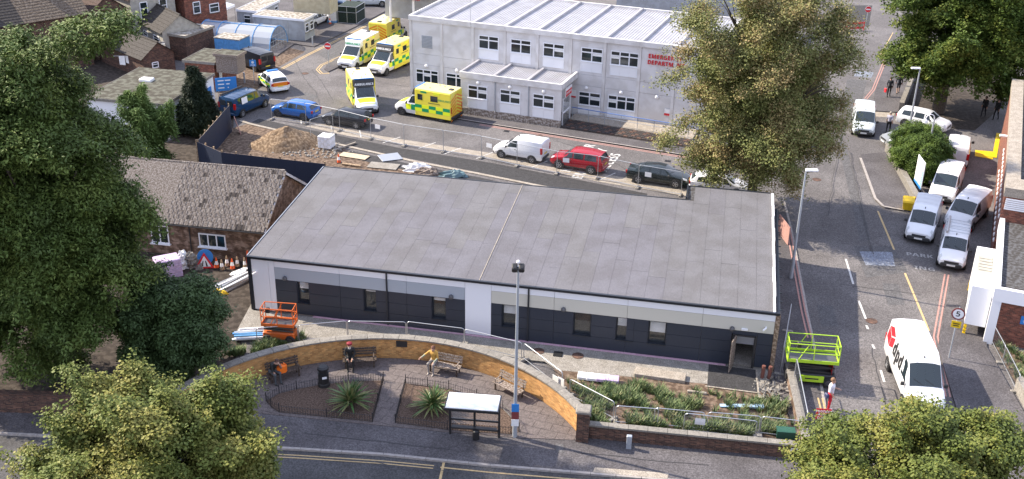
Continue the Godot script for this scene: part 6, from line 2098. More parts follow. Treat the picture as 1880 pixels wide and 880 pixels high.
	one("black_bag", "black bag standing under the bus shelter seat", "bag", b, mats.black, Vector3(-1.66, 0.1, -43.75), 0.2)


func bed_railing(label: String, pts: Array) -> void:
	var t := thing("bed_railing", label, "railing")
	var rails := MB.new()
	var bars := MB.new()
	var posts := []
	for i in pts.size():
		var p: Vector3 = pts[i]
		var q: Vector3 = pts[(i + 1) % pts.size()]
		for y in [0.2, 0.5]:
			rails.tube([p + Vector3(0, y, 0), q + Vector3(0, y, 0)], 0.012, -1.0, 4)
		var n := int((q - p).length() / 0.13)
		for k in n:
			var a := p.lerp(q, float(k) / maxi(n, 1))
			bars.box(a + Vector3(0, 0.34, 0), Vector3(0.016, 0.46, 0.016))
		posts.append(p)
	part(t, "rail", rails, mats.black_metal)
	var bp := part(t, "bars", bars, mats.black_metal)
	bp.set_meta("kind", "stuff")
	for p in posts:
		var b := MB.new()
		b.box(p + Vector3(0, 0.38, 0), Vector3(0.04, 0.6, 0.04))
		part(t, "post", b, mats.black_metal)


func yucca(label: String, at: Vector3, sd: int, size: float) -> void:
	var t := thing("yucca_plant", label, "plant", at + Vector3(0, 0.1, 0))
	var r := RandomNumberGenerator.new()
	r.seed = sd
	var leaf := MB.new()
	var seg := 5
	var row := []
	for i in seg + 1:
		var f := float(i) / seg
		var w := 0.055 * (1.0 - pow(f, 2.2)) + 0.003
		row.append([Vector3(-w, f * f * -0.18 + 0.015, -f), Vector3(0, f * f * -0.18, -f), Vector3(w, f * f * -0.18 + 0.015, -f)])
	for i in seg:
		for k in 2:
			leaf.quad(row[i][k], row[i][k + 1], row[i + 1][k + 1], row[i + 1][k])
	var lm := leaf.mesh()
	var ms := [mat("yucca_a", lin(0.06, 0.13, 0.035), 0.5), mat("yucca_b", lin(0.09, 0.16, 0.05), 0.5), mat("yucca_c", lin(0.16, 0.17, 0.06), 0.6)]
	for k in 110:
		var o := part(t, "leaf", lm, ms[r.randi() % 3] if r.randf() > 0.1 else ms[2])
		var pitch := r.randf_range(-0.15, 1.45)
		var s := r.randf_range(0.85, 1.25) * size * (1.15 if pitch < 0.7 else 1.0)
		o.transform = Transform3D(Basis(Vector3.UP, r.randf() * TAU) * Basis(Vector3.RIGHT, pitch) * Basis.from_scale(Vector3.ONE * s), Vector3(r.randf_range(-0.12, 0.12), 0.3 + r.randf_range(0, 0.2), r.randf_range(-0.12, 0.12)))
	var b := MB.new()
	b.lathe([[0.2, 0], [0.16, 0.5]], 8)
	part(t, "stem", b, mats.wood_dark)


func bench(label: String, at: Vector3, _turn: float, m: Material) -> void:
	var d := at - PC
	var a := atan2(d.z, d.x)
	var p := arc(10.25, a) + Vector3(0, 0.125, 0)
	# back towards the wall: local -z points outwards
	var t := thing("park_bench", label, "bench", p, -(a + PI / 2))
	for k in 4:
		var b := MB.new()
		b.box(Vector3(0, 0.46, 0.24 - k * 0.13), Vector3(1.8, 0.035, 0.115))
		part(t, "seat_slat", b, m)
	for k in 3:
		var b := MB.new()
		b.box(Vector3(0, 0.62 + k * 0.14, -0.27 - k * 0.035), Vector3(1.8, 0.11, 0.03), Basis(Vector3.RIGHT, -0.22))
		part(t, "back_slat", b, m)
	for x in [-0.75, 0.75]:
		var b := MB.new()
		b.box(Vector3(x, 0.22, 0.2), Vector3(0.07, 0.44, 0.07))
		part(t, "leg", b, mats.wood_dark)
		b = MB.new()
		b.tube([Vector3(x, 0.0, -0.2), Vector3(x, 0.44, -0.25), Vector3(x, 0.98, -0.38)], 0.04)
		part(t, "leg", b, mats.wood_dark)
		b = MB.new()
		b.box(Vector3(x, 0.42, -0.03), Vector3(0.06, 0.06, 0.5))
		b.box(Vector3(x, 0.66, 0.0), Vector3(0.06, 0.04, 0.5))
		b.box(Vector3(x, 0.56, 0.22), Vector3(0.05, 0.2, 0.05))
		part(t, "arm_rest", b, m)


func cone(label: String, at: Vector3, white_band := true, group := "traffic cones") -> void:
	var t := thing("traffic_cone", label, "cone", at, 0.3, group)
	var b := MB.new()
	b.span(Vector3(-0.2, 0, -0.2), Vector3(0.2, 0.05, 0.2))
	part(t, "base", b, mats.black)
	b = MB.new()
	b.lathe([[0.16, 0.05], [0.12, 0.26]], 12)
	b.lathe([[0.075, 0.5], [0.035, 0.72], [0.03, 0.73]], 12)
	part(t, "body", b, mats.cone_orange if white_band else mats.timber)
	b = MB.new()
	b.lathe([[0.12, 0.26], [0.075, 0.5]], 12)
	part(t, "band", b, mats.white)


func scissor_lift(label: String, at: Vector3, turn: float, m: Material, big: bool) -> void:
	var t := thing("scissor_lift", label, "lift", at, turn)
	var L := 2.6 if big else 1.8
	var W := 1.15 if big else 0.8
	var y0 := 1.35 if big else 1.05
	var b := MB.new()
	b.bevel(Vector3(0, 0.45, 0), Vector3(L, 0.4, W * 0.95), 0.05)
	part(t, "chassis", b, m if not big else mats.trim_black)
	if big:
		b = MB.new()
		b.box(Vector3(0.05, 0.42, W / 2 + 0.02), Vector3(1.25, 0.36, 0.05))
		var ep := part(t, "end_panel", b, m)
		b = MB.new()
		b.box(Vector3(0.05, 0.44, W / 2 + 0.05), Vector3(0.7, 0.07, 0.01))
		part(ep, "marking", b, mats.trim_black)
	for x in [-L * 0.36, L * 0.36]:
		for s in [-1.0, 1.0]:
			wheel(t, x, s * W * 0.5, 0.26, mats.dark_alloy)
	for k in 4:
		for s in [-1.0, 1.0]:
			b = MB.new()
			var y := 0.7 + k * (y0 - 0.7) / 4.0
			b.box(Vector3(0, y + 0.06, s * (W * 0.32 - (k % 2) * 0.07)), Vector3(L * 0.92, 0.09, 0.06), Basis(Vector3.BACK, 0.05 if k % 2 else -0.05))
			part(t, "scissor_arm", b, mats.trim_black if big else mats.dark_alloy)
	b = MB.new()
	b.span(Vector3(-L / 2, y0, -W / 2), Vector3(L / 2, y0 + 0.07, W / 2))
	part(t, "platform", b, mats.dark_alloy)
	b = MB.new()
	for s in [-1.0, 1.0]:
		b.box(Vector3(0, y0 + 0.1, s * (W / 2 + 0.01)), Vector3(L + 0.06, 0.18, 0.03))
		b.box(Vector3(s * (L / 2 + 0.01), y0 + 0.1, 0), Vector3(0.03, 0.18, W))
	part(t, "toe_board", b, m)
	b = MB.new()
	var c := [Vector3(-L / 2, 0, W / 2), Vector3(L / 2, 0, W / 2), Vector3(L / 2, 0, -W / 2), Vector3(-L / 2, 0, -W / 2)]
	for y in [y0 + 0.6, y0 + 1.1]:
		for k in 4:
			b.tube([c[k] + Vector3(0, y, 0), c[(k + 1) % 4] + Vector3(0, y, 0)], 0.026)
	part(t, "guard_rail", b, m)
	for k in 4:
		for f in [0.0, 0.5]:
			b = MB.new()
			var p: Vector3 = c[k].lerp(c[(k + 1) % 4], f)
			b.tube([p + Vector3(0, y0, 0), p + Vector3(0, y0 + 1.1, 0)], 0.026)
			part(t, "rail_post", b, m)
	b = MB.new()
	b.tube([c[0] + Vector3(0.5, y0 + 0.1, 0), c[0] + Vector3(1.0, y0 + 1.1, 0)], 0.024)
	b.tube([c[3] + Vector3(0.5, y0 + 0.1, 0), c[3] + Vector3(1.0, y0 + 1.1, 0)], 0.024)
	part(t, "brace", b, m)
	b = MB.new()
	b.bevel(Vector3(-L * 0.3, y0 + 0.95, W * 0.3), Vector3(0.25, 0.3, 0.2), 0.04)
	part(t, "control_box", b, mats.trim_black)


func pile_of(called: String, label: String, category: String, at: Vector3, turn: float, n: int, size: Vector3, spread: Vector3, ms: Array, piece: String, jitter := 0.15) -> Node3D:
	var t := thing(called, label, category, at, turn)
	for k in n:
		var b := MB.new()
		b.box(Vector3.ZERO, size * Vector3(rng.randf_range(0.8, 1.1), 1, rng.randf_range(0.8, 1.1)))
		var o := part(t, piece, b, ms[rng.randi() % ms.size()])
		o.transform = Transform3D(Basis(Vector3.UP, rng.randf_range(-jitter, jitter)) * Basis(Vector3.BACK, rng.randf_range(-0.02, 0.02)), Vector3(rng.randf_range(-1, 1) * spread.x, size.y * (0.5 + floor(k * spread.y)), rng.randf_range(-1, 1) * spread.z))
	return t


func make_site() -> void:
	var b := MB.new()
	# hoarding: navy outside, bare boards inside
	var hl := [Vector3(-23.91, 0.0, -87.13), Vector3(-24.24, 0.0, -78.32), Vector3(-21.82, 0.0, -76.13), Vector3(-13.77, 0.0, -74.13)]
	var labels := ["site hoarding of bare boards and timber posts beside the blue van", "short navy hoarding panel with bare timber back", "long navy site hoarding behind the tiled bungalow"]
	for i in 3:
		var p: Vector3 = hl[i]
		var q: Vector3 = hl[i + 1]
		var d := q - p
		var L := d.length()
		var t := thing("site_hoarding", labels[i], "hoarding", p, atan2(-d.z, d.x), "hoarding round the building site")
		var n := int(ceil(L / 1.22))
		for k in n:
			b = MB.new()
			b.span(Vector3(L * k / n + 0.004, 0.02, -0.02), Vector3(L * (k + 1) / n - 0.004, 2.3, 0.0))
			part(t, "board", b, mats.ply if i == 0 else mats.wood_raw)
			b = MB.new()
			b.span(Vector3(L * k / n + 0.004, 0.0, 0.0 if i > 0 else -0.045), Vector3(L * (k + 1) / n - 0.004, 2.3, 0.02 if i > 0 else -0.02))
			part(t, "painted_face", b, mats.hoarding)
		for k in n + 1:
			b = MB.new()
			var s := -0.07 if i > 0 else 0.05
			b.span(Vector3(L * k / n - 0.05, 0, s - 0.05), Vector3(L * k / n + 0.05, 2.45, s + 0.05))
			part(t, "timber_post", b, mats.timber)
	# loose materials inside the hoarding
	b = MB.new()
	var ringn := 26
	var rows := 9
	var f := FastNoiseLite.new()
	f.seed = 5
	f.frequency = 0.9
	var gpts := []
	for j in rows + 1:
		var ring := []
		for k in ringn:
			var a := TAU * k / ringn
			var rr := 1.0 - float(j) / rows
			var rad := rr * (1.0 + 0.18 * f.get_noise_2d(cos(a) * 1.5, sin(a) * 1.5))
			var y := 1.55 * pow(1.0 - rr, 0.85) + 0.22 * f.get_noise_3d(cos(a) * rr * 3, j * 0.4, sin(a) * rr * 3) * (1 if j > 0 else 0)
			ring.append(Vector3(cos(a) * rad * 3.0, maxf(y, -0.05), -sin(a) * rad * 2.1))
		gpts.append(ring)
	b.loft(gpts)
	b.smooth(35)
	one("soil_heap", "heap of brown soil and sand inside the hoarding", "heap", b, mats.sand, Vector3(-18.75, 0.0, -84.34), 0.2)
	b = MB.new()
	for k in 260:
		var a := rng.randf() * TAU
		var r := sqrt(rng.randf())
		var s := rng.randf_range(0.04, 0.16)
		b.blob(Vector3(cos(a) * r * 4.2, s * 0.3, sin(a) * r * 2.2), Vector3(s, s * 0.6, s * 0.8), 5, Basis(Vector3.UP, rng.randf() * TAU))
	var rb := one("rubble", "scattered stones and clods round the soil heap", "rubble", b, mats.concrete, Vector3(-17.01, 0.0, -83.40), -0.3)
	rb.set_meta("kind", "stuff")
	var pl := thing("block_pallet", "white shrink-wrapped stack of blocks on a pallet", "pallet", Vector3(-15.25, 0.0, -83.49), -0.3)
	for k in 3:
		b = MB.new()
		b.span(Vector3(-0.55, 0, -0.5 + k * 0.42), Vector3(0.55, 0.14, -0.4 + k * 0.42))
		part(pl, "pallet_bearer", b, mats.timber)
	for j in 4:
		for k in 4:
			b = MB.new()
			b.bevel(Vector3(-0.41 + k * 0.275, 0.27 + j * 0.245, 0), Vector3(0.265, 0.235, 1.0), 0.02)
			part(pl, "wrapped_block", b, mats.white_panel if (j + k) % 2 else mats.white_plastic)
	cone("orange traffic cone standing near the boards inside the hoarding", Vector3(-13.78, 0.0, -80.26))
	for q in [[Vector3(-12.76, 0.0, -81.62), -0.35, Vector3(2.4, 0.04, 0.9), "plywood sheet lying on the ground near the orange cone", "ply"], [Vector3(-9.87, 0.0, -81.52), 0.4, Vector3(1.7, 0.03, 1.5), "grey steel plate lying across the new kerb", "galvanised"], [Vector3(-10.18, 0.0, -79.60), -0.2, Vector3(2.4, 0.03, 1.2), "grey board lying next to the steel plate", "concrete"], [Vector3(-12.70, 0.0, -79.60), -0.3, Vector3(1.6, 0.1, 0.25), "short plank lying by the clinic roof edge", "timber"], [Vector3(-13.83, 0.0, -83.56), 0.9, Vector3(2.6, 0.12, 0.14), "long pale kerb edging on the soil", "pale_concrete"], [Vector3(-17.01, 0.0, -83.40), 0.6, Vector3(0.9, 0.12, 0.25), "loose pale kerb stone beside the soil heap", "pale_concrete"]]:
		b = MB.new()
		b.bevel(Vector3(0, q[2].y / 2, 0), q[2], 0.01)
		one("board" if q[4] in ["ply", "concrete", "timber"] else ("steel_plate" if q[4] == "galvanised" else "kerb_stone"), q[3], "board" if q[4] in ["ply", "concrete", "timber"] else ("plate" if q[4] == "galvanised" else "kerb"), b, mats[q[4]], q[0] + Vector3(0, 0.06, 0), q[1])
	for q in [[Vector3(-7.48, 0.0, -79.04), mats.white_plastic, "crumpled white sacks of rubbish behind the clinic"], [Vector3(-6.61, 0.0, -78.17), mats.wood_grey, "bundle of grey sheeting behind the clinic"], [Vector3(-4.61, 0.0, -77.81), mat("teal_sheet", lin(0.1, 0.17, 0.19), 0.6), "crumpled teal sheeting behind the clinic"]]:
		b = MB.new()
		crumple(b, Vector3(1.1, 0.5, 0.5), rng.randi() % 900)
		one("sack_pile", q[2], "sacks", b, q[1], q[0])
	# leaning board, blue and red scraps by the tall hoarding post
	b = MB.new()
	b.box(Vector3(0, 0.75, 0), Vector3(0.05, 1.5, 0.7), Basis(Vector3.BACK, 0.25))
	one("red_barrier_board", "red board leaning against the hoarding posts", "board", b, mats.red_paint, Vector3(-23.20, 0.0, -86.49), 0.3)
	# heras fencing along the lane
	var feet := [Vector3(-21.13, 0.0, -90.23), Vector3(-17.96, 0.0, -89.25), Vector3(-14.80, 0.0, -87.60), Vector3(-11.92, 0.0, -85.72), Vector3(-9.00, 0.0, -84.18), Vector3(-5.69, 0.0, -82.95), Vector3(-2.56, 0.0, -81.75), Vector3(0.29, 0.0, -80.10), Vector3(3.38, 0.0, -78.63), Vector3(6.49, 0.0, -77.76), Vector3(9.43, 0.0, -76.05), Vector3(12.50, 0.0, -74.71)]
	var lane := ["in front of the metallic blue hatchback", "between the blue and the black hatchbacks", "in front of the black hatchback", "with a white notice opposite the side-on ambulance", "on the pale path facing the ambulance rear doors", "next to the bonnet of the small white van", "with a white notice in front of the small white van", "between the small white van and the red car", "with a white notice in front of the red car", "between the red car and the black saloon", "with a white notice in front of the black saloon"]
	for i in feet.size() - 1:
		mesh_fence("tall wire fence panel " + lane[i], "site_fence_panel", feet[i], feet[i + 1], 1.9, "site fence along the lane", i in [3, 6, 8, 10])
	mesh_fence("tall wire fence panel standing at an angle near the soil heap", "site_fence_panel", Vector3(-16.79, 0.0, -84.95), Vector3(-15.24, 0.0, -86.89), 1.9, "site fence along the lane")
	# barriers in the yard in front of the clinic
	var tops := [[Vector3(-14.03, 0.0, -52.06), Vector3(-11.84, 0.0, -52.44)], [Vector3(-11.78, 0.0, -52.44), Vector3(-9.18, 0.0, -53.02)], [Vector3(-9.12, 0.0, -53.02), Vector3(-5.86, 0.0, -53.01)], [Vector3(-5.80, 0.0, -53.08), Vector3(-2.57, 0.0, -52.40)], [Vector3(-2.54, 0.0, -52.34), Vector3(0.63, 0.0, -50.98)], [Vector3(0.75, 0.0, -50.93), Vector3(2.74, 0.0, -48.04)], [Vector3(3.11, 0.0, -47.43), Vector3(5.22, 0.0, -45.41)]]
	var bar := ["half hidden by the low dark tree", "beside the orange scissor lift", "behind the bench of the red-hatted man", "behind the plaque on the curved wall", "in front of the white middle panel of the clinic", "running down from the lamp post to the notice boards", "running from the notice boards into the weeds"]
	for i in tops.size():
		var q: Array = tops[i]
		mesh_fence("grey round-cornered crowd barrier " + bar[i], "crowd_barrier", q[0] + Vector3(0, 0.12, 0), q[1] + Vector3(0, 0.12, 0), 1.1, "crowd barriers behind the curved wall")
	var w := [[Vector3(5.28, 0.0, -45.08), Vector3(7.35, 0.0, -44.86)], [Vector3(7.19, 0.0, -44.95), Vector3(9.58, 0.0, -44.61)], [Vector3(8.60, 0.0, -44.53), Vector3(12.03, 0.0, -43.96)], [Vector3(9.77, 0.0, -44.66), Vector3(12.27, 0.0, -44.37)], [Vector3(12.33, 0.0, -44.37), Vector3(14.28, 0.0, -44.02)]]
	for i in w.size():
		mesh_fence("grey crowd barrier among the weeds " + ["next to the brick pier", "above the grey utility cabinet", "carrying a white notice", "behind the barrier with the white notice", "beside the dark green trough"][i], "crowd_barrier", w[i][0] + Vector3(0, 0.12, 0), w[i][1] + Vector3(0, 0.12, 0), 1.1, "crowd barriers among the weeds", i == 2)
	# two white notice boards on the curved wall barrier
	for q in [[Vector3(2.39, 0.0, -48.13), "white notice board leaning on the barrier by the curved wall"], [Vector3(2.67, 0.0, -47.93), "smaller white notice board beside the first by the curved wall"]]:
		b = MB.new()
		b.box(Vector3(0, 0.55, 0), Vector3(0.42, 0.55, 0.02))
		b.box(Vector3(-0.15, 0.14, 0), Vector3(0.03, 0.28, 0.02))
		b.box(Vector3(0.15, 0.14, 0), Vector3(0.03, 0.28, 0.02))
		one("notice_board", q[1], "notice", b, mats.white, q[0] + Vector3(0, 0.12, 0), -0.8)
	# yard objects
	scissor_lift("orange scissor lift with folded platform behind the curved wall", Vector3(-12.85, 0.0, -52.67) + Vector3(0, 0.13, 0), -0.1, mats.orange_steel, false)
	scissor_lift("lime green scissor lift parked on the side road footway", Vector3(15.97, 0.0, -49.55) + Vector3(0, 0.1, 0), -0.12, mats.lime_steel, true)
	pile_of("cable_duct_pile", "stack of blue-grey ducts behind the orange lift", "pipes", Vector3(-14.47, 0.0, -53.09) + Vector3(0, 0.13, 0), 0.1, 12, Vector3(2.0, 0.08, 0.14), Vector3(0.1, 0.3, 0.5), [mats.pole_grey, mats.steel_blue, mats.white_panel], "duct")
	pile_of("timber_sheets", "pale boards lying behind the orange lift", "boards", Vector3(-12.09, 0.0, -52.69) + Vector3(0, 0.13, 0), -0.5, 3, Vector3(0.9, 0.04, 0.6), Vector3(0.1, 1.0, 0.1), [mats.ply, mats.timber], "board")
	pile_of("metal_stud_pile", "pile of grey metal studs beside the clinic corner", "metal", Vector3(-17.30, 0.0, -59.47), 0.95, 18, Vector3(3.0, 0.06, 0.1), Vector3(0.25, 0.22, 0.55), [mats.galvanised, mats.pole_grey, mats.white_panel, mats.galvanised], "stud", 0.08)
	pile_of("white_strip_pile", "short pile of white boards beside the metal studs", "boards", Vector3(-17.10, 0.0, -61.11), 0.9, 6, Vector3(1.4, 0.05, 0.12), Vector3(0.1, 0.34, 0.25), [mats.white_panel, mats.upvc], "strip", 0.1)
	var ins := thing("insulation_pack", "lilac plastic-wrapped pack of insulation boards", "pack", Vector3(-21.45, 0.0, -60.57), 0.5)
	for k in 4:
		b = MB.new()
		b.bevel(Vector3(rng.randf_range(-0.03, 0.03), 0.16 + k * 0.3, 0), Vector3(1.5, 0.29, 1.1), 0.04)
		part(ins, "wrapped_board", b, mats.lilac)
	pile_of("white_wrap_bundle", "small white wrapped bundles beside the lilac pack", "bundles", Vector3(-22.19, 0.0, -60.32), 0.3, 4, Vector3(0.8, 0.25, 0.5), Vector3(0.25, 0.5, 0.2), [mats.white_plastic, mats.pink_board], "bundle")
	pile_of("rubbish_bags", "heap of white bags under the dark tree by the yard", "bags", Vector3(-19.97, 0.0, -57.75), 0.3, 7, Vector3(0.55, 0.24, 0.4), Vector3(0.8, 0.3, 0.25), [mats.white_plastic, mats.white, mats.pole_grey], "bag", 0.8)
	var bags := thing("aggregate_bags", "stacked grey concrete blocks and bags against the bungalow", "bags", Vector3(-20.30, 0.0, -61.60), 0.2)
	for k in 8:
		b = MB.new()
		crumple(b, Vector3(0.34, 0.42, 0.3), k * 7)
		var bg := part(bags, "bag", b, mats.concrete if k % 3 else mats.white_plastic)
		bg.transform = Transform3D(Basis(Vector3.UP, k * 1.3), Vector3(-0.5 + (k % 3) * 0.5, floorf(k / 3.0) * 0.36, rng.randf_range(-0.15, 0.15)))
	b = MB.new()
	crumple(b, Vector3(0.75, 0.3, 0.35), 55)
	one("yellow_bundle", "crumpled yellow plastic bundle beside the metal studs", "plastic", b, mats.safety_yellow, Vector3(-18.00, 0.0, -58.17))
	var cb := [Vector3(-18.72, 0.0, -61.66), Vector3(-18.30, 0.0, -61.37), Vector3(-18.12, 0.0, -61.91), Vector3(-17.69, 0.0, -61.54), Vector3(-17.45, 0.0, -61.86), Vector3(-16.94, 0.0, -61.72)]
	for i in cb.size():
		cone("traffic cone in the row stored against the bungalow wall", cb[i], i % 3 == 0, "cones stored against the bungalow")
	b = MB.new()
	b.lathe([[0.17, 0.0], [0.15, 0.05], [0.05, 1.0], [0.02, 1.05]], 12)
	one("tall_cone", "slim all-orange cone next to the clinic corner", "cone", b, mats.cone_orange, Vector3(-16.82, 0.0, -62.11))
	road_sign_stack()
	# clutter along the clinic front and in the weeds
	var nbt := Transform3D(Basis(Vector3.UP, NB_TURN), NB_AT)
	var lp := thing("insulation_boards", "white and lilac insulation boards lying at the edge of the weeds", "boards", nbt * Vector3(20.7, 0.13, 3.0), NB_TURN + 0.05)
	for k in 3:
		b = MB.new()
		b.bevel(Vector3(-0.5 + k * 0.5, 0.12 + k * 0.05, 0.1 * k), Vector3(1.2, 0.16, 0.55), 0.02)
		part(lp, "board", b, mats.white_panel if k < 2 else mats.lilac)
	b = MB.new()
	b.bevel(Vector3(0, 0.1, 0), Vector3(2.7, 0.2, 0.8), 0.02)
	one("concrete_slab", "long pale concrete slab lying in front of the navy wall", "slab", b, mats.pale_concrete, nbt * Vector3(23.9, 0.13, 2.0), NB_TURN - 0.04)
	b = MB.new()
	b.bevel(Vector3(0, 0.06, 0), Vector3(1.0, 0.12, 0.16), 0.02)
	one("concrete_lintel", "short pale concrete bar beside the tarmac pad", "bar", b, mats.pale_concrete, nbt * Vector3(25.9, 0.13, 3.2), NB_TURN)
	sheet("tarmac_pad", [nbt * Vector3(26.4, 0, 0.2), nbt * Vector3(28.9, 0, 0.2), nbt * Vector3(29.0, 0, 2.4), nbt * Vector3(26.4, 0, 2.4)], 0.15, mats.new_tarmac)
	line("kerb", [nbt * Vector3(26.3, 0, 2.45), nbt * Vector3(29.05, 0, 2.5), nbt * Vector3(28.95, 0, 0.2)], 0.1, 0.17, mats.pale_concrete)
	b = MB.new()
	b.hexa([Vector3(-1.1, 0.0, 0.12), Vector3(1.1, 0.05, 0.2), Vector3(1.1, 0.05, -0.1), Vector3(-1.1, 0.0, -0.12), Vector3(-1.1, 0.04, 0.12), Vector3(1.1, 0.16, 0.2), Vector3(1.1, 0.16, -0.1), Vector3(-1.1, 0.04, -0.12)])
	one("blue_plastic_strip", "pale blue plastic strip lying on the rubble in the weeds", "plastic", b, mat("pale_blue", lin(0.35, 0.5, 0.66), 0.4), nbt * Vector3(28.2, 0.16, 4.0), NB_TURN + 0.15)
	b = MB.new()
	for k in 160:
		var s := rng.randf_range(0.03, 0.13)
		b.box(Vector3(rng.randfn(0, 0.45), s * 0.3 + maxf(0, rng.randfn(0.03, 0.06)), rng.randfn(0, 0.8)), Vector3(s * 2.0, s * 0.6, s), Basis(Vector3(rng.randf(), 1, rng.randf()).normalized(), rng.randf() * TAU))
	var rub := one("rubble", "broken concrete and rubble at the unfinished clinic corner", "rubble", b, mats.concrete, nbt * Vector3(29.7, 0.12, 2.0), NB_TURN)
	rub.set_meta("kind", "stuff")
	for k in 2:
		b = MB.new()
		b.tube([Vector3(0, 0, 0), Vector3(0.02, 0.75, 0.0)], 0.1, 0.1, 10)
		one("clay_pipe", "rust-red upright drain pipe at the unfinished clinic corner", "pipe", b, mat("clay", lin(0.16, 0.06, 0.045), 0.7), nbt * Vector3(29.25 + k * 0.35, 0.13, 0.9), 0, "upright red drain pipes")
	b = MB.new()
	b.bevel(Vector3(0, 0.03, 0), Vector3(0.5, 0.05, 0.5), 0.01)
	one("drain_cover", "open black drain frame in the concrete yard", "drain", b, mats.black, nbt * Vector3(18.2, 0.13, 1.0), NB_TURN)
	b = MB.new()
	b.lathe([[0.33, 0.0], [0.33, 0.02]], 16)
	for k in 2:
		one("manhole_cover", "round brown manhole cover in the concrete yard", "manhole cover", b.mesh(), mats.brown_brick, nbt * Vector3(17.1 + k * 2.2, 0.135, 0.9), 0, "manhole covers in the yard")
	b = MB.new()
	b.box(Vector3(0, 0.2, 0), Vector3(0.9, 0.4, 0.5))
	one("planter_box", "dark green plastic trough behind the low front wall", "trough", b, mat("trough_green", lin(0.02, 0.09, 0.06), 0.5), Vector3(13.58, 0.0, -44.31) + Vector3(0, 0.12, 0), -0.1)
	# mesh fence between lift and rubble
	mesh_fence("tall wire fence panel beside the unfinished clinic corner", "site_fence_panel", Vector3(14.57, 0.0, -50.04), Vector3(16.02, 0.0, -54.75), 1.9, "fence beside the clinic corner")
	mesh_fence("tall wire fence panel along the side road footway wall", "site_fence_panel", Vector3(14.33, 0.0, -43.76), Vector3(14.94, 0.0, -48.72), 1.9, "fence beside the clinic corner")
	# red tarpaulin over barrier, next to the lift
	b = MB.new()
	for k in 6:
		var x := k * 0.3
		b.quad(Vector3(x, 0.02, 0.15 * sin(k * 1.3)), Vector3(x + 0.3, 0.02, 0.15 * sin((k + 1) * 1.3)), Vector3(x + 0.3, 1.5 - 0.04 * k, 0.06), Vector3(x, 1.5 - 0.04 * k, 0.06))
	one("red_barrier_sheet", "red sheeting hung on a barrier beside the lime lift", "sheeting", b, mat("red_sheet", lin(0.5, 0.02, 0.02), 0.6), Vector3(16.93, 0.0, -48.94) + Vector3(0, 0.0, 0), 1.5)
	b = MB.new()
	b.box(Vector3(0, 0.7, 0), Vector3(0.05, 1.4, 2.2))
	one("red_plastic_barrier", "red plastic barrier between clinic gable and side road", "barrier", b, mats.red_paint, Vector3(18.48, 0.0, -67.37), 0.1)


func crumple(b: MB, s: Vector3, sd: int) -> void:  # folded sheeting: a lumpy low mound
	var f := FastNoiseLite.new()
	f.seed = sd
	f.frequency = 1.1
	var rings := []
	for j in 7:
		var ring := []
		for k in 18:
			var a := TAU * k / 18.0
			var e := j / 6.0 * PI / 2
			var d := Vector3(cos(a) * cos(e), sin(e), -sin(a) * cos(e))
			var m := 1.0 + 0.55 * f.get_noise_3dv(d * 2.2)
			ring.append(d * s * m)
		rings.append(ring)
	b.loft(rings)


func road_sign_stack() -> void:
	var t := thing("roadworks_sign", "red triangular roadworks sign leaning in front of a blue round one", "sign", Vector3(-19.43, 0.0, -61.48), 0.1)
	var b := MB.new()
	b.lathe([[0.5, 0.0], [0.5, 0.03]], 24, Vector3(0.05, 0.75, -0.2), Basis(Vector3.RIGHT, PI / 2 - 0.15))
	part(t, "blue_disc", b, mats.blue_sign)
	b = MB.new()
	b.prism(PackedVector2Array([Vector2(-0.6, 0.0), Vector2(0.6, 0.0), Vector2(0, -1.04)]), 0.0, 0.03, Transform3D(Basis(Vector3.RIGHT, PI / 2 - 0.15), Vector3(0, 0.05, 0.0)))
	part(t, "red_triangle", b, mats.red_sign)
	b = MB.new()
	b.prism(PackedVector2Array([Vector2(-0.4, -0.11), Vector2(0.4, -0.11), Vector2(0, -0.82)]), 0.031, 0.04, Transform3D(Basis(Vector3.RIGHT, PI / 2 - 0.15), Vector3(0, 0.05, 0.0)))
	part(t, "white_triangle", b, mats.white)
	b = MB.new()
	for s in [-1.0, 1.0]:
		b.prism(PackedVector2Array([Vector2(s * 0.2, -0.13), Vector2(s * 0.1, -0.13), Vector2(s * 0.05, -0.5), Vector2(s * 0.1, -0.5)]), 0.041, 0.046, Transform3D(Basis(Vector3.RIGHT, PI / 2 - 0.15), Vector3(0, 0.05, 0.0)))
	part(t, "symbol", b, mats.black)


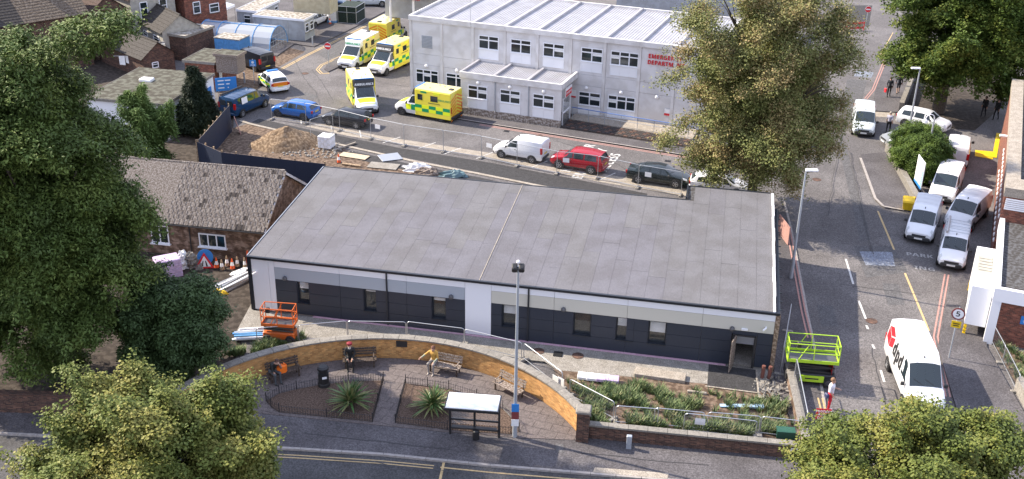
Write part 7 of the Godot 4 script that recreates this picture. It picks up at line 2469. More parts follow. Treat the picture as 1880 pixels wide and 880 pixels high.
func lamp_post(label: String, at: Vector3, h: float, kind: int, turn: float) -> void:
	var t := thing("street_lamp", label, "street lamp", at, turn)
	var b := MB.new()
	b.tube([Vector3(0, 0, 0), Vector3(0, 1.4, 0)], 0.12, 0.12, 12)
	b.tube([Vector3(0, 1.4, 0), Vector3(0, h, 0)], 0.09, 0.055, 12)
	b.smooth(40)
	part(t, "pole", b, mats.pole_grey)
	if kind == 0:  # floodlight pair
		for s in [-1.0, 1.0]:
			b = MB.new()
			b.bevel(Vector3(s * 0.16, h - 0.02, 0.1), Vector3(0.26, 0.3, 0.34), 0.05, Basis(Vector3.RIGHT, 0.5))
			part(t, "floodlight", b, mats.black)
		b = MB.new()
		b.blob(Vector3(0, h + 0.22, 0), Vector3(0.09, 0.09, 0.09))
		part(t, "sensor", b, mats.white)
	elif kind == 1:  # flat head on a short arm
		b = MB.new()
		b.bevel(Vector3(0.35, h + 0.05, 0), Vector3(0.75, 0.1, 0.28), 0.03)
		part(t, "lamp_head", b, mats.white_panel)
	else:  # swan neck
		b = MB.new()
		var pts := []
		for k in 9:
			var a := PI * k / 8.0
			pts.append(Vector3(-0.35 + cos(a) * 0.35, h + sin(a) * 0.35, 0))
		b.tube(pts, 0.04)
		part(t, "swan_neck", b, mats.white_panel)
		b = MB.new()
		b.lathe([[0.2, -0.28], [0.16, -0.12], [0.05, 0.0]], 12, Vector3(-0.7, h, 0))
		part(t, "lamp_shade", b, mats.white_panel)


func sign_post(label: String, at: Vector3, h: float, turn: float, kind: String, words := "") -> void:
	var t := thing("road_sign", label, "sign", at, turn)
	var b := MB.new()
	b.tube([Vector3(0, 0, 0), Vector3(0, h + 0.1, 0)], 0.035, -1.0, 8)
	part(t, "pole", b, mats.pole_grey)
	var face := Basis(Vector3.RIGHT, PI / 2)
	if kind == "no_entry":
		b = MB.new()
		b.lathe([[0.36, 0.0], [0.36, 0.02]], 24, Vector3(0, h - 0.3, 0.04), face)
		part(t, "sign_disc", b, mats.white)
		b = MB.new()
		b.lathe([[0.34, 0.0], [0.34, 0.006]], 24, Vector3(0, h - 0.3, 0.061), face)
		part(t, "red_disc", b, mats.red_sign)
		b = MB.new()
		b.box(Vector3(0, h - 0.3, 0.072), Vector3(0.5, 0.13, 0.006))
		part(t, "white_bar", b, mats.white)
	elif kind == "blue":
		b = MB.new()
		b.box(Vector3(0, h - 0.3, 0.05), Vector3(0.62, 0.62, 0.03))
		part(t, "sign_plate", b, mats.blue_sign)
		b = MB.new()
		b.lathe([[0.12, 0.0], [0.12, 0.006]], 14, Vector3(0, h - 0.22, 0.066), face)
		b.box(Vector3(0, h - 0.48, 0.067), Vector3(0.4, 0.07, 0.006))
		part(t, "symbol", b, mats.white)
	elif kind == "speed":
		b = MB.new()
		b.lathe([[0.36, 0.0], [0.36, 0.02]], 24, Vector3(0, h - 0.3, 0.04), face)
		part(t, "red_disc", b, mats.maroon)
		b = MB.new()
		b.lathe([[0.28, 0.0], [0.28, 0.006]], 24, Vector3(0, h - 0.3, 0.061), face)
		part(t, "white_disc", b, mats.white)
		lettering(t, "lettering", words, 0.32, mats.black, turned(Vector3(0, h - 0.3, 0.068)), 0.004)
		b = MB.new()
		b.box(Vector3(0, h - 0.95, 0.05), Vector3(0.5, 0.4, 0.03))
		part(t, "yellow_plate", b, mats.safety_yellow)
		b = MB.new()
		b.box(Vector3(0, h - 0.9, 0.067), Vector3(0.34, 0.06, 0.006))
		b.box(Vector3(0, h - 1.02, 0.067), Vector3(0.3, 0.06, 0.006))
		part(t, "text_line", b, mats.black)


func make_street_things() -> void:
	var b := MB.new()
	lamp_post("tall grey lamp post with black floodlights beside the bus shelter", Vector3(0.30, 0.0, -43.93) + Vector3(0, 0.1, 0), 9.3, 0, 0.0)
	for q in [[1.75, mats.blue_sign, 0.45, "small blue"], [1.32, mats.maroon, 0.42, "small dark red"], [0.9, mats.white, 0.38, "small white"]]:
		b = MB.new()
		b.box(Vector3(0, q[0], 0.14), Vector3(0.36, q[2], 0.02))
		one("poster", q[3] + " poster fixed to the tall lamp post", "poster", b, q[1], Vector3(0.30, 0.0, -43.93) + Vector3(0, 0.1, 0), 0.0, "posters on the lamp post")
	lamp_post("grey street lamp with flat head beside the clinic gable", Vector3(17.71, 0.0, -61.45) + Vector3(0, 0.1, 0), 7.3, 1, 0.0)
	lamp_post("pale street lamp with flat head behind the round hedge", Vector3(33.00, 0.0, -86.38), 6.69, 1, PI)
	lamp_post("white swan-necked lamp behind the blue signboard", Vector3(32.45, 0.0, -80.21), 4.52, 2, 0.1)
	# bus stop flags are not built; their shadow is painted as a footway patch
	sign_post("no-entry sign on a thin pole in the ambulance yard", Vector3(-18.72, 0.0, -106.41), 2.5, -0.2, "no_entry")
	sign_post("no-entry sign at the far end of the side road", Vector3(40.45, 0.0, -124.63), 2.9, -0.1, "no_entry")
	sign_post("blue square parking sign on a leaning pole near the black van", Vector3(-24.97, 0.0, -100.70), 2.3, 0.1, "blue", "P")
	sign_post("round five mile limit sign with yellow plate beside the parcel van", Vector3(24.37, 0.0, -52.04) + Vector3(0, 0.1, 0), 3.1, -0.35, "speed", "5")
	var t := thing("hospital_sign", "blue direction board on two posts beside the felt shed", "sign", Vector3(-26.45, 0.0, -96.07), 0.35)
	for x in [-0.7, 0.7]:
		b = MB.new()
		b.tube([Vector3(x, 0, 0), Vector3(x, 1.9, 0)], 0.04)
		part(t, "post", b, mats.pole_grey)
	b = MB.new()
	b.box(Vector3(0, 1.35, 0.05), Vector3(1.9, 1.25, 0.04))
	part(t, "board", b, mats.blue_sign)
	for k in 3:
		b = MB.new()
		for q in [0, 1]:
			b.box(Vector3(-0.45 + q * 0.62, 1.7 - k * 0.34, 0.072), Vector3(0.55 if q == 0 else 0.5 - k * 0.2, 0.1, 0.006))
		part(t, "text_line", b, mats.white)
	t = thing("hospital_signboard", "white and blue hospital signboard in front of the round hedge", "sign", Vector3(30.62, 0.0, -76.35), -1.641)
	for x in [-0.75, 0.75]:
		b = MB.new()
		b.tube([Vector3(x, 0, 0), Vector3(x, 2.2, 0)], 0.05)
		part(t, "post", b, mats.black_metal)
	b = MB.new()
	b.box(Vector3(0, 1.6, 0.06), Vector3(1.9, 2.1, 0.05))
	part(t, "board", b, mats.white)
	b = MB.new()
	b.box(Vector3(0.2, 1.3, 0.09), Vector3(1.4, 1.35, 0.012))
	part(t, "blue_field", b, mat("pale_sign_blue", lin(0.22, 0.4, 0.68), 0.5))
	b = MB.new()
	b.box(Vector3(0, 0.62, 0.095), Vector3(1.88, 0.16, 0.012))
	part(t, "blue_band", b, mats.blue_sign)
	for k in 7:
		b = MB.new()
		b.box(Vector3(0.15, 1.85 - k * 0.17, 0.1), Vector3(1.1, 0.05, 0.012))
		part(t, "text_line", b, mats.white)
	# grit bin
	t = thing("grit_bin", "bright yellow grit bin at the end of the stone wall", "bin", Vector3(28.82, 0.0, -72.80) + Vector3(0, 0.1, 0), -0.3)
	b = MB.new()
	b.hexa([Vector3(-0.4, 0, 0.3), Vector3(0.4, 0, 0.3), Vector3(0.4, 0, -0.3), Vector3(-0.4, 0, -0.3), Vector3(-0.48, 0.6, 0.38), Vector3(0.48, 0.6, 0.38), Vector3(0.48, 0.75, -0.38), Vector3(-0.48, 0.75, -0.38)])
	part(t, "body", b, mats.safety_yellow)
	b = MB.new()
	b.hexa([Vector3(-0.5, 0.605, 0.42), Vector3(0.5, 0.605, 0.42), Vector3(0.5, 0.755, -0.4), Vector3(-0.5, 0.755, -0.4), Vector3(-0.44, 0.72, 0.34), Vector3(0.44, 0.72, 0.34), Vector3(0.44, 0.87, -0.34), Vector3(-0.44, 0.87, -0.34)])
	part(t, "lid", b, mats.safety_yellow)
	# utility cabinet
	t = thing("utility_cabinet", "narrow grey steel cabinet standing in front of the low brick wall", "cabinet", Vector3(5.79, 0.0, -43.16) + Vector3(0, 0.1, 0), -0.13)
	b = MB.new()
	b.bevel(Vector3(0, 0.36, 0), Vector3(0.26, 0.72, 0.2), 0.02)
	part(t, "body", b, mats.pole_grey)
	b = MB.new()
	b.box(Vector3(0, 0.5, 0.105), Vector3(0.05, 0.05, 0.02))
	b.box(Vector3(0, 0.25, 0.105), Vector3(0.05, 0.05, 0.02))
	part(t, "lock", b, mats.galvanised)
	# closed footway sign
	t = thing("footway_closed_sign", "red temporary sign reading footway ahead closed", "sign", Vector3(15.69, 0.0, -45.48) + Vector3(0, 0.1, 0), -0.1)
	b = MB.new()
	b.box(Vector3(0, 0.55, 0), Vector3(0.75, 0.6, 0.02), Basis(Vector3.RIGHT, -0.2))
	part(t, "plate", b, mats.red_sign)
	b = MB.new()
	b.tube([Vector3(-0.3, 0.3, 0), Vector3(-0.3, 0.0, 0.15)], 0.015)
	b.tube([Vector3(0.3, 0.3, 0), Vector3(0.3, 0.0, 0.15)], 0.015)
	b.tube([Vector3(-0.3, 0.7, -0.04), Vector3(-0.3, 0.0, -0.35)], 0.015)
	b.tube([Vector3(0.3, 0.7, -0.04), Vector3(0.3, 0.0, -0.35)], 0.015)
	part(t, "frame", b, mats.black_metal)
	for k in 3:
		lettering(t, "lettering", ["FOOTWAY", "AHEAD", "CLOSED"][k], 0.12, mats.white, Transform3D(Basis(Vector3.RIGHT, -0.2), Vector3(0, 0.71 - k * 0.17, 0.03 - (0.71 - k * 0.17 - 0.55) * 0.2)), 0.006)
	# red road barriers at the far end
	for k in 3:
		t = thing("chapter_barrier", "red plastic roadworks barrier closing the far end of the road", "barrier", Vector3(37.89, 0.0, -125.20) + Vector3(k * 1.05, 0, 0.25 * (k % 2)), 0.15 * (k - 1), "red roadworks barriers")
		for y in [0.3, 0.85]:
			b = MB.new()
			b.box(Vector3(0, y, 0), Vector3(1.05, 0.22, 0.05))
			part(t, "board", b, mats.red_sign)
		for x in [-0.5, 0.5]:
			b = MB.new()
			b.box(Vector3(x, 0.5, 0), Vector3(0.06, 1.0, 0.06))
			part(t, "post", b, mats.red_sign)
	cone("orange and white traffic cone beside the white tank", Vector3(-21.34, 0.0, -123.63))
	for k in 3:
		var p: Vector3 = [Vector3(-25.94, 0.0, -100.82), Vector3(-21.75, 0.0, -114.44), Vector3(-28.18, 0.0, -106.99)][k]
		b = MB.new()
		b.tube([Vector3.ZERO, Vector3(0, 1.0, 0)], 0.08, 0.08, 10)
		one("bollard", ["short grey bollard near the blue parking sign", "grey bollard at the corner of the portable cabin", "red bollard beside the black van"][k], "bollard", b, mats.pole_grey if k < 2 else mats.cone_orange, p)
	# gully gratings
	for w in [[Vector3(26.00, 0.0, -56.24), "dark iron gully grating near the round five sign"], [Vector3(-0.63, 0.0, -88.32), "dark iron gully grating at the kerb of the emergency block extension"], [Vector3(12.40, 0.0, -81.86), "dark iron gully grating between the black saloon and the ramp"]]:
		var q: Vector3 = w[0]
		b = MB.new()
		for k in 5:
			b.box(Vector3(-0.2 + k * 0.1, 0.012, 0), Vector3(0.06, 0.02, 0.4))
		one("gully_grate", w[1], "grating", b, mats.black, q, -0.3, "gully gratings")
	b = MB.new()
	b.bevel(Vector3(0, 0.3, 0), Vector3(0.55, 0.5, 0.3), 0.12)
	one("orange_bag", "bright orange bag lying on the dark bench", "bag", b, mat("hi_vis_orange", lin(0.85, 0.17, 0.01), 0.6), arc(10.2, deg_to_rad(-121.6)) + Vector3(0.15, 0.55, 0), 0.6)


func smin(a: float, b: float, k: float) -> float:
	var h := maxf(k - absf(a - b), 0.0) / k
	return minf(a, b) - h * h * k * 0.25


func flesh(bones: Array, cell: float, extra: Array) -> ArrayMesh:  # bones: [a, b, ra, rb, colour]; surface nets over a smooth union of tapered capsules
	var lo := Vector3.INF
	var hi := -Vector3.INF
	for q in bones:
		var m := maxf(q[2], q[3]) + cell * 2.0
		lo = lo.min(q[0] - Vector3.ONE * m).min(q[1] - Vector3.ONE * m)
		hi = hi.max(q[0] + Vector3.ONE * m).max(q[1] + Vector3.ONE * m)
	var n := Vector3i(((hi - lo) / cell).ceil()) + Vector3i.ONE
	var f := PackedFloat32Array()
	var near := PackedFloat32Array()
	var who := PackedByteArray()
	f.resize(n.x * n.y * n.z)
	near.resize(f.size())
	who.resize(f.size())
	f.fill(1.0)
	near.fill(9.0)
	for bi in bones.size():
		var q: Array = bones[bi]
		var a: Vector3 = q[0]
		var d: Vector3 = q[1] - a
		var dd := maxf(d.length_squared(), 1e-6)
		var r0: float = q[2]
		var r1: float = q[3]
		var m := maxf(r0, r1) + cell * 2.5
		var i0 := Vector3i(((a.min(q[1]) - Vector3.ONE * m - lo) / cell).floor()).clamp(Vector3i.ZERO, n - Vector3i.ONE)
		var i1 := Vector3i(((a.max(q[1]) + Vector3.ONE * m - lo) / cell).ceil()).clamp(Vector3i.ZERO, n - Vector3i.ONE)
		for z in range(i0.z, i1.z + 1):
			for y in range(i0.y, i1.y + 1):
				var at := (z * n.y + y) * n.x
				for x in range(i0.x, i1.x + 1):
					var p := lo + Vector3(x, y, z) * cell - a
					var t := clampf(p.dot(d) / dd, 0.0, 1.0)
					var s := (p - d * t).length() - lerpf(r0, r1, t)
					var k := at + x
					f[k] = smin(f[k], s, 0.045)
					if s < near[k]:
						near[k] = s
						who[k] = bi
	var b := MB.new()
	var ids := {}
	var pts := PackedVector3Array()
	var cols := PackedColorArray()
	var off := [0, 1, n.x, n.x + 1, n.x * n.y, n.x * n.y + 1, n.x * n.y + n.x, n.x * n.y + n.x + 1]
	for z in n.z - 1:
		for y in n.y - 1:
			for x in n.x - 1:
				var k := (z * n.y + y) * n.x + x
				var inside := 0
				for o in off:
					if f[k + o] < 0.0:
						inside += 1
				if inside == 0 or inside == 8:
					continue
				var s := Vector3.ZERO
				var c := 0
				for e in [[0, 1], [2, 3], [4, 5], [6, 7], [0, 2], [1, 3], [4, 6], [5, 7], [0, 4], [1, 5], [2, 6], [3, 7]]:
					var u := f[k + off[e[0]]]
					var v := f[k + off[e[1]]]
					if (u < 0.0) != (v < 0.0):
						var t := u / (u - v)
						var pa := Vector3(e[0] & 1, (e[0] >> 1) & 1, e[0] >> 2)
						var pb := Vector3(e[1] & 1, (e[1] >> 1) & 1, e[1] >> 2)
						s += pa.lerp(pb, t)
						c += 1
				ids[k] = pts.size()
				pts.append(lo + (Vector3(x, y, z) + s / c) * cell)
				cols.append(bones[who[k]][4])
	for k in ids:
		var inside: bool = f[k] < 0.0
		for ax in 3:
			var st: int = [1, n.x, n.x * n.y][ax]
			if (f[k + st] < 0.0) == inside:
				continue
			var u: int = [n.x, n.x * n.y, 1][ax]
			var w: int = [n.x * n.y, 1, n.x][ax]
			if not (ids.has(k - u) and ids.has(k - w) and ids.has(k - u - w)):
				continue
			var q := [ids[k], ids[k - u], ids[k - u - w], ids[k - w]]
			if not inside:
				q.reverse()
			b.col = cols[q[0]]
			b.quad(pts[q[0]], pts[q[1]], pts[q[2]], pts[q[3]])
	b.smooth(80)
	for q in extra:
		b.col = q[4]
		b.tube([q[0], q[1]], q[2], q[3], 5)
	return b.mesh()


func person(label: String, at: Vector3, turn: float, pose: String, o: Dictionary) -> Node3D:
	# faces local +z
	var t := thing("person", label, "person", at, turn)
	var skin: Color = o.get("skin", Color(0.42, 0.25, 0.18))
	var top: Color = o.top
	var leg: Color = o.legs
	var shoe: Color = o.get("shoes", Color(0.02, 0.02, 0.02))
	var sleeve: Color = o.get("sleeve", top)
	var s: float = o.get("size", 1.08)
	var hip := Vector3(0, 0.92, 0)
	var chest := Vector3(0, 1.3, 0.0)
	var neck := Vector3(0, 1.48, 0.0)
	var head := Vector3(0, 1.64, 0.03)
	var L := {}
	if pose == "sit":
		var lean: float = o.get("lean", 0.05)
		hip = Vector3(0, 0.58, 0)
		chest = hip + Vector3(0, 0.38, lean * 0.8)
		neck = hip + Vector3(0, 0.55, lean * 1.3)
		head = hip + Vector3(0, 0.7, lean * 1.9 + 0.03)
	for k in 2:
		var x := -1.0 if k == 0 else 1.0
		var sh := neck + Vector3(x * 0.18, -0.05, 0)
		var hp := hip + Vector3(x * 0.095, -0.02, 0)
		match pose:
			"sit":
				L[k] = [sh, sh + Vector3(x * 0.07, -0.27, 0.08), hip + Vector3(x * 0.12, 0.06, 0.36), hp, hp + Vector3(x * 0.05, 0.0, 0.44), hp + Vector3(x * 0.04, -0.5, 0.42 + k * 0.06)]
				if o.get("reach", false) and k == 0:
					L[k][1] = sh + Vector3(-0.2, -0.16, 0.14)
					L[k][2] = sh + Vector3(-0.34, -0.26, 0.32)
				if o.get("chin", false) and k == 1:
					L[k][2] = head + Vector3(0.05, -0.14, 0.12)
			"walk":
				var f := 1.0 if k == 0 else -1.0
				L[k] = [sh, sh + Vector3(x * 0.05, -0.27, -0.1 * f), sh + Vector3(x * 0.06, -0.5, 0.08 - 0.1 * f), hp, hp + Vector3(0, -0.42, 0.12 * f + 0.05), hp + Vector3(0, -0.83, 0.2 * f - (0.05 if f < 0 else 0.0))]
			_:
				L[k] = [sh, sh + Vector3(x * 0.06, -0.28, -0.02), sh + Vector3(x * 0.02, -0.48, 0.14), hp, hp + Vector3(x * 0.01, -0.42, 0.02), hp + Vector3(x * 0.02, -0.83, 0.0)]
				if o.get("bag_arm", false) and k == 1:
					L[k][2] = sh + Vector3(x * 0.05, -0.3, 0.26)
	var bones := [[hip + Vector3(-0.06, 0, 0), hip + Vector3(0.06, 0, 0), 0.125, 0.125, leg], [hip + Vector3(0, 0.1, 0), chest, 0.13, 0.15, top], [chest + Vector3(-0.08, 0.05, 0), chest + Vector3(0.08, 0.05, 0), 0.13, 0.13, top], [neck, head - Vector3(0, 0.08, 0), 0.06, 0.055, skin], [head - Vector3(0, 0.05, -0.015), head + Vector3(0, 0.05, -0.01), 0.085, 0.1, skin], [head + Vector3(0, -0.02, 0.09), head + Vector3(0, -0.035, 0.115), 0.02, 0.018, skin]]
	var extra := []
	for k in 2:
		var a: Array = L[k]
		var knee_col: Color = o.get("shin", leg)
		bones.append([a[0], a[1], 0.062, 0.048, top])
		bones.append([a[1], a[2], 0.045, 0.034, sleeve])
		var hd: Vector3 = (a[2] - a[1]).normalized()
		bones.append([a[2], a[2] + hd * 0.07, 0.035, 0.036, skin])
		bones.append([a[3], a[4], 0.088, 0.062, leg])
		bones.append([a[4], a[5], 0.058, 0.042, knee_col])
		bones.append([a[5] + Vector3(0, -0.03, -0.03), a[5] + Vector3(0, -0.05, 0.14), 0.045, 0.038, shoe])
		var sd := hd.cross(Vector3.UP).normalized()
		for i in 4:
			var p = a[2] + hd * 0.09 + sd * (i - 1.5) * 0.019
			extra.append([p, p + hd * [0.07, 0.08, 0.076, 0.06][i] - Vector3(0, 0.015, 0), 0.009, 0.007, skin])
		var th = a[2] + hd * 0.03 + sd * 0.03 * (1.0 if k == 0 else -1.0)
		extra.append([th, th + hd * 0.04 + sd * 0.04 * (1.0 if k == 0 else -1.0), 0.01, 0.008, skin])
	for x in [-1.0, 1.0]:
		extra.append([head + Vector3(x * 0.035, 0.005, 0.09), head + Vector3(x * 0.035, 0.005, 0.106), 0.012, 0.01, Color(0.03, 0.02, 0.02)])
		extra.append([head + Vector3(x * 0.095, -0.03, 0.0), head + Vector3(x * 0.1, 0.02, -0.01), 0.018, 0.018, skin])
	extra.append([head + Vector3(-0.025, -0.075, 0.085), head + Vector3(0.025, -0.075, 0.085), 0.008, 0.008, Color(0.25, 0.08, 0.07)])
	var body := part(t, "body", flesh(bones, 0.026, extra), mats.body)
	body.scale = Vector3.ONE * s
	var b := MB.new()
	b.col = o.get("hair", Color(0.03, 0.02, 0.015))
	b.blob(head + Vector3(0, 0.045, -0.025), Vector3(0.112, 0.118, 0.122), 10)
	var hr := part(t, "hair", b, mats.body)
	hr.scale = body.scale
	if o.has("hat"):
		b = MB.new()
		b.col = o.hat
		b.lathe([[0.13, 0.06], [0.145, 0.1], [0.14, 0.15], [0.05, 0.19]], 12, head)
		part(t, "hat", b, mats.body).scale = body.scale
	if o.has("beard"):
		b = MB.new()
		b.col = o.beard
		b.blob(head + Vector3(0, -0.11, 0.07), Vector3(0.07, 0.07, 0.05), 8)
		part(t, "beard", b, mats.body).scale = body.scale
	return t


func sitter(px: Vector3, side: float) -> Transform3D:
	var d := px - PC
	var a := atan2(d.z, d.x)
	var bs := Basis(Vector3.UP, -(a + PI / 2))
	return Transform3D(bs, arc(10.25, a) + Vector3(0, 0.125, 0) + bs * Vector3(side, 0.0, -0.02))


func make_people() -> void:
	var k := sitter(Vector3(-8.13, 0.0, -50.52), -0.5)
	person("seated man in a red hat and dark suit with white beard", k.origin, k.basis.get_euler().y, "sit", {"top": Color(0.012, 0.012, 0.014), "legs": Color(0.012, 0.012, 0.014), "hat": Color(0.2, 0.01, 0.02), "beard": Color(0.5, 0.48, 0.46), "hair": Color(0.3, 0.3, 0.3)})
	k = sitter(Vector3(-3.34, 0.0, -50.01), -0.62)
	person("seated person in a yellow and orange top with grey trousers", k.origin, k.basis.get_euler().y, "sit", {"top": Color(0.5, 0.28, 0.06), "sleeve": Color(0.3, 0.33, 0.24), "legs": Color(0.24, 0.22, 0.21), "shoes": Color(0.4, 0.35, 0.3), "reach": true, "hair": Color(0.12, 0.05, 0.03)})
	k = sitter(Vector3(-12.25, 0.0, -49.40), -0.62)
	person("hunched person in a black T-shirt seated beside the orange bag", k.origin, k.basis.get_euler().y + 0.3, "sit", {"top": Color(0.012, 0.012, 0.013), "sleeve": Color(0.4, 0.24, 0.18), "legs": Color(0.07, 0.075, 0.085), "lean": 0.25, "chin": true, "hair": Color(0.06, 0.03, 0.02)})
	person("person in a white top and red trousers looking down the footway", Vector3(16.36, 0.0, -46.85) + Vector3(0, 0.0, 0), 1.1, "stand", {"top": Color(0.62, 0.6, 0.66), "sleeve": Color(0.42, 0.25, 0.18), "legs": Color(0.5, 0.015, 0.03), "shoes": Color(0.6, 0.58, 0.56), "hair": Color(0.2, 0.11, 0.06), "bag_arm": true})
	var b := MB.new()
	b.bevel(Vector3(0, 0.95, 0), Vector3(0.16, 0.24, 0.3), 0.05)
	one("shoulder_bag", "dark bag held by the person in red trousers", "bag", b, mat("bag_navy", lin(0.04, 0.05, 0.12), 0.6), Vector3(16.36, 0.0, -46.85) + Vector3(-0.22, 0.0, 0.08), 0.3)
	person("person in a grey shirt and black trousers walking beside the silver van", Vector3(32.42, 0.0, -89.60), 2.6, "walk", {"top": Color(0.34, 0.33, 0.4), "sleeve": Color(0.4, 0.24, 0.18), "legs": Color(0.012, 0.012, 0.014), "hair": Color(0.3, 0.26, 0.22)})
	person("person in dark clothes walking away with a red bag", Vector3(35.55, 0.0, -99.69) + Vector3(0, 0.1, 0), 2.8, "walk", {"top": Color(0.014, 0.016, 0.026), "legs": Color(0.012, 0.012, 0.014)})
	b = MB.new()
	b.bevel(Vector3(0, 0.62, 0), Vector3(0.12, 0.4, 0.32), 0.04)
	one("red_bag", "red bag carried by the person in dark clothes", "bag", b, mats.red_sign, Vector3(35.55, 0.0, -99.69) + Vector3(-0.36, 0.1, 0), 0.4)
	person("person in a dark dress walking away beside the stone wall", Vector3(36.77, 0.0, -100.77) + Vector3(0, 0.1, 0), 2.9, "walk", {"top": Color(0.012, 0.016, 0.03), "legs": Color(0.012, 0.016, 0.03), "shin": Color(0.35, 0.22, 0.17)})
	person("person in black walking in the shade of the broad tree", Vector3(42.57, 0.0, -94.49), -0.7, "walk", {"top": Color(0.012, 0.012, 0.013), "legs": Color(0.014, 0.014, 0.016)})
	person("person in black striding past the tall brick block", Vector3(43.43, 0.0, -93.78), -0.9, "walk", {"top": Color(0.013, 0.013, 0.015), "legs": Color(0.012, 0.012, 0.013)})


func leaf_clump(key: String, leaf: Vector2, spread: float, n: int, droop := 0.0) -> ArrayMesh:
	if shared.has(key):
		return shared[key]
	var r := RandomNumberGenerator.new()
	r.seed = key.hash()
	var b := MB.new()
	for k in n:
		var p := Vector3(r.randfn(), r.randfn(), r.randfn()).normalized() * spread * pow(r.randf(), 0.5)
		var bs := Basis(Vector3.UP, r.randf() * TAU) * Basis(Vector3.RIGHT, r.randf_range(-0.7, 0.7) - droop) * Basis(Vector3.BACK, r.randf_range(-0.6, 0.6))
		var s := r.randf_range(0.7, 1.2)
		var l := leaf.x * s
		var w := leaf.y * s / 2
		var tip := p + bs * Vector3(0, -0.12 * l, -l)
		var lf := p + bs * Vector3(-w, 0.04 * l, -l * 0.45)
		var rt := p + bs * Vector3(w, 0.04 * l, -l * 0.45)
		var mid := p + bs * Vector3(0, -0.02 * l, -l * 0.5)
		b.tri(p, mid, lf)
		b.tri(p, rt, mid)
		b.tri(mid, tip, lf)
		b.tri(mid, rt, tip)
	shared[key] = b.mesh()
	return shared[key]


func crown(t: Node3D, called: String, lobes: Array, count: int, clump: ArrayMesh, tones: Array, sd: int, o := {}) -> void:
	var r := RandomNumberGenerator.new()
	r.seed = sd
	var nz := FastNoiseLite.new()
	nz.seed = sd
	nz.frequency = o.get("gap_freq", 0.55)
	nz.fractal_octaves = 2
	var hue := FastNoiseLite.new()
	hue.seed = sd + 9
	hue.frequency = 0.35
	var wsum := 0.0
	var ws := []
	for q in lobes:
		wsum += pow(q[3] * q[4] * q[5], 0.667)
		ws.append(wsum)
	var tfs := []
	var cols := []
	var gap: float = o.get("gap", -0.25)
	var tries := 0
	while tfs.size() < count and tries < count * 5:
		tries += 1
		var pick := r.randf() * wsum
		var i := 0
		while ws[i] < pick:
			i += 1
		var q: Array = lobes[i]
		var d := Vector3(r.randfn(), r.randfn(), r.randfn()).normalized()
		var f = 1.0 - o.get("depth", 0.4) * pow(r.randf(), 1.4)
		f *= 1.0 + 0.4 * nz.get_noise_3dv(d * 3.0 + Vector3(i * 7.0, 0, 0))
		var out = d * Vector3(q[3], q[4], q[5]) * f
		if q.size() > 6:
			out = q[6] * out
		var p = Vector3(q[0], q[1], q[2]) + out
		if p.y < o.get("floor", 0.6):
			continue
		if nz.get_noise_3dv(p) < gap:
			continue
		var buried := false
		for j in lobes.size():
			if j != i and lobes[j].size() < 7:
				var w: Array = lobes[j]
				var e = (p - Vector3(w[0], w[1], w[2])) / Vector3(w[3], w[4], w[5])
				if e.length_squared() < 0.3:
					buried = true
					break
		if buried:
			continue
		var s := r.randf_range(0.75, 1.3)
		tfs.append(Transform3D(Basis(Vector3.UP, r.randf() * TAU).scaled(Vector3.ONE * s) * Basis(Vector3.RIGHT, r.randf_range(-0.4, 0.4)), p))
		var h := clampf(0.5 + 0.9 * hue.get_noise_3dv(p) + r.randf_range(-0.28, 0.28), 0.0, 0.999)
		var c: Color = tones[int(h * tones.size())]
		cols.append(c)
	var mm := MultiMesh.new()
	mm.transform_format = MultiMesh.TRANSFORM_3D
	mm.use_colors = true
	mm.mesh = clump
	mm.instance_count = tfs.size()
	for k in tfs.size():
		mm.set_instance_transform(k, tfs[k])
		mm.set_instance_color(k, cols[k])
	var n := MultiMeshInstance3D.new()
	n.name = called
	n.multimesh = mm
	n.material_override = mat("leaf_" + str(o.get("leaf_key", "plain")), Color.WHITE, 0.6, {"vc": true, "spec": 0.35, "backlight": o.get("backlight", Color(0.22, 0.3, 0.08))})
	n.set_meta("kind", "stuff")
	t.add_child(n, true)


func trunk(t: Node3D, h: float, r: float, lobes: Array, m: Material) -> void:
	var b := MB.new()
	b.tube([Vector3(0, -0.1, 0), Vector3(0.05, h * 0.3, 0.03), Vector3(-0.04, h * 0.65, 0.0), Vector3(0, h, 0.05)], r * 1.25, r * 0.75, 10)
	b.smooth(60)
	var tr := part(t, "trunk", b, m)
	for q in lobes:
		b = MB.new()
		var e := Vector3(q[0], q[1], q[2])
		var s := Vector3(0, minf(h, maxf(h * 0.5, e.y * 0.6)), 0)
		b.tube([s, s.lerp(e, 0.5) + Vector3(0, 0.25, 0), e + (e - s).normalized() * q[4] * 0.4], r * 0.5, r * 0.08, 6)
		for k in 4:
			var d := Vector3(rng.randfn(), rng.randfn() * 0.6 + 0.2, rng.randfn()).normalized()
			var a := s.lerp(e, 0.65)
			b.tube([a, a.lerp(e + d * Vector3(q[3], q[4], q[5]) * 0.8, 0.55) + Vector3(0, 0.15, 0), e + d * Vector3(q[3], q[4], q[5]) * 0.85], r * 0.18, r * 0.03, 5)
		part(tr, "limb", b, m)


func scatter_lobes(sd: int, n: int, c: Vector3, ext: Vector3, size: float, flatten := 0.75) -> Array:  # n lobes spread through an egg-shaped crown
	var r := RandomNumberGenerator.new()
	r.seed = sd
	var out := []
	for k in n:
		var d := Vector3(r.randfn(), r.randfn(), r.randfn()).normalized() * pow(r.randf_range(0.35, 1.0), 0.6)
		var s := size * r.randf_range(0.55, 1.3)
		var p := c + d * (ext - Vector3.ONE * s * 0.6)
		out.append([p.x, p.y, p.z, s, s * flatten, s])
	return out


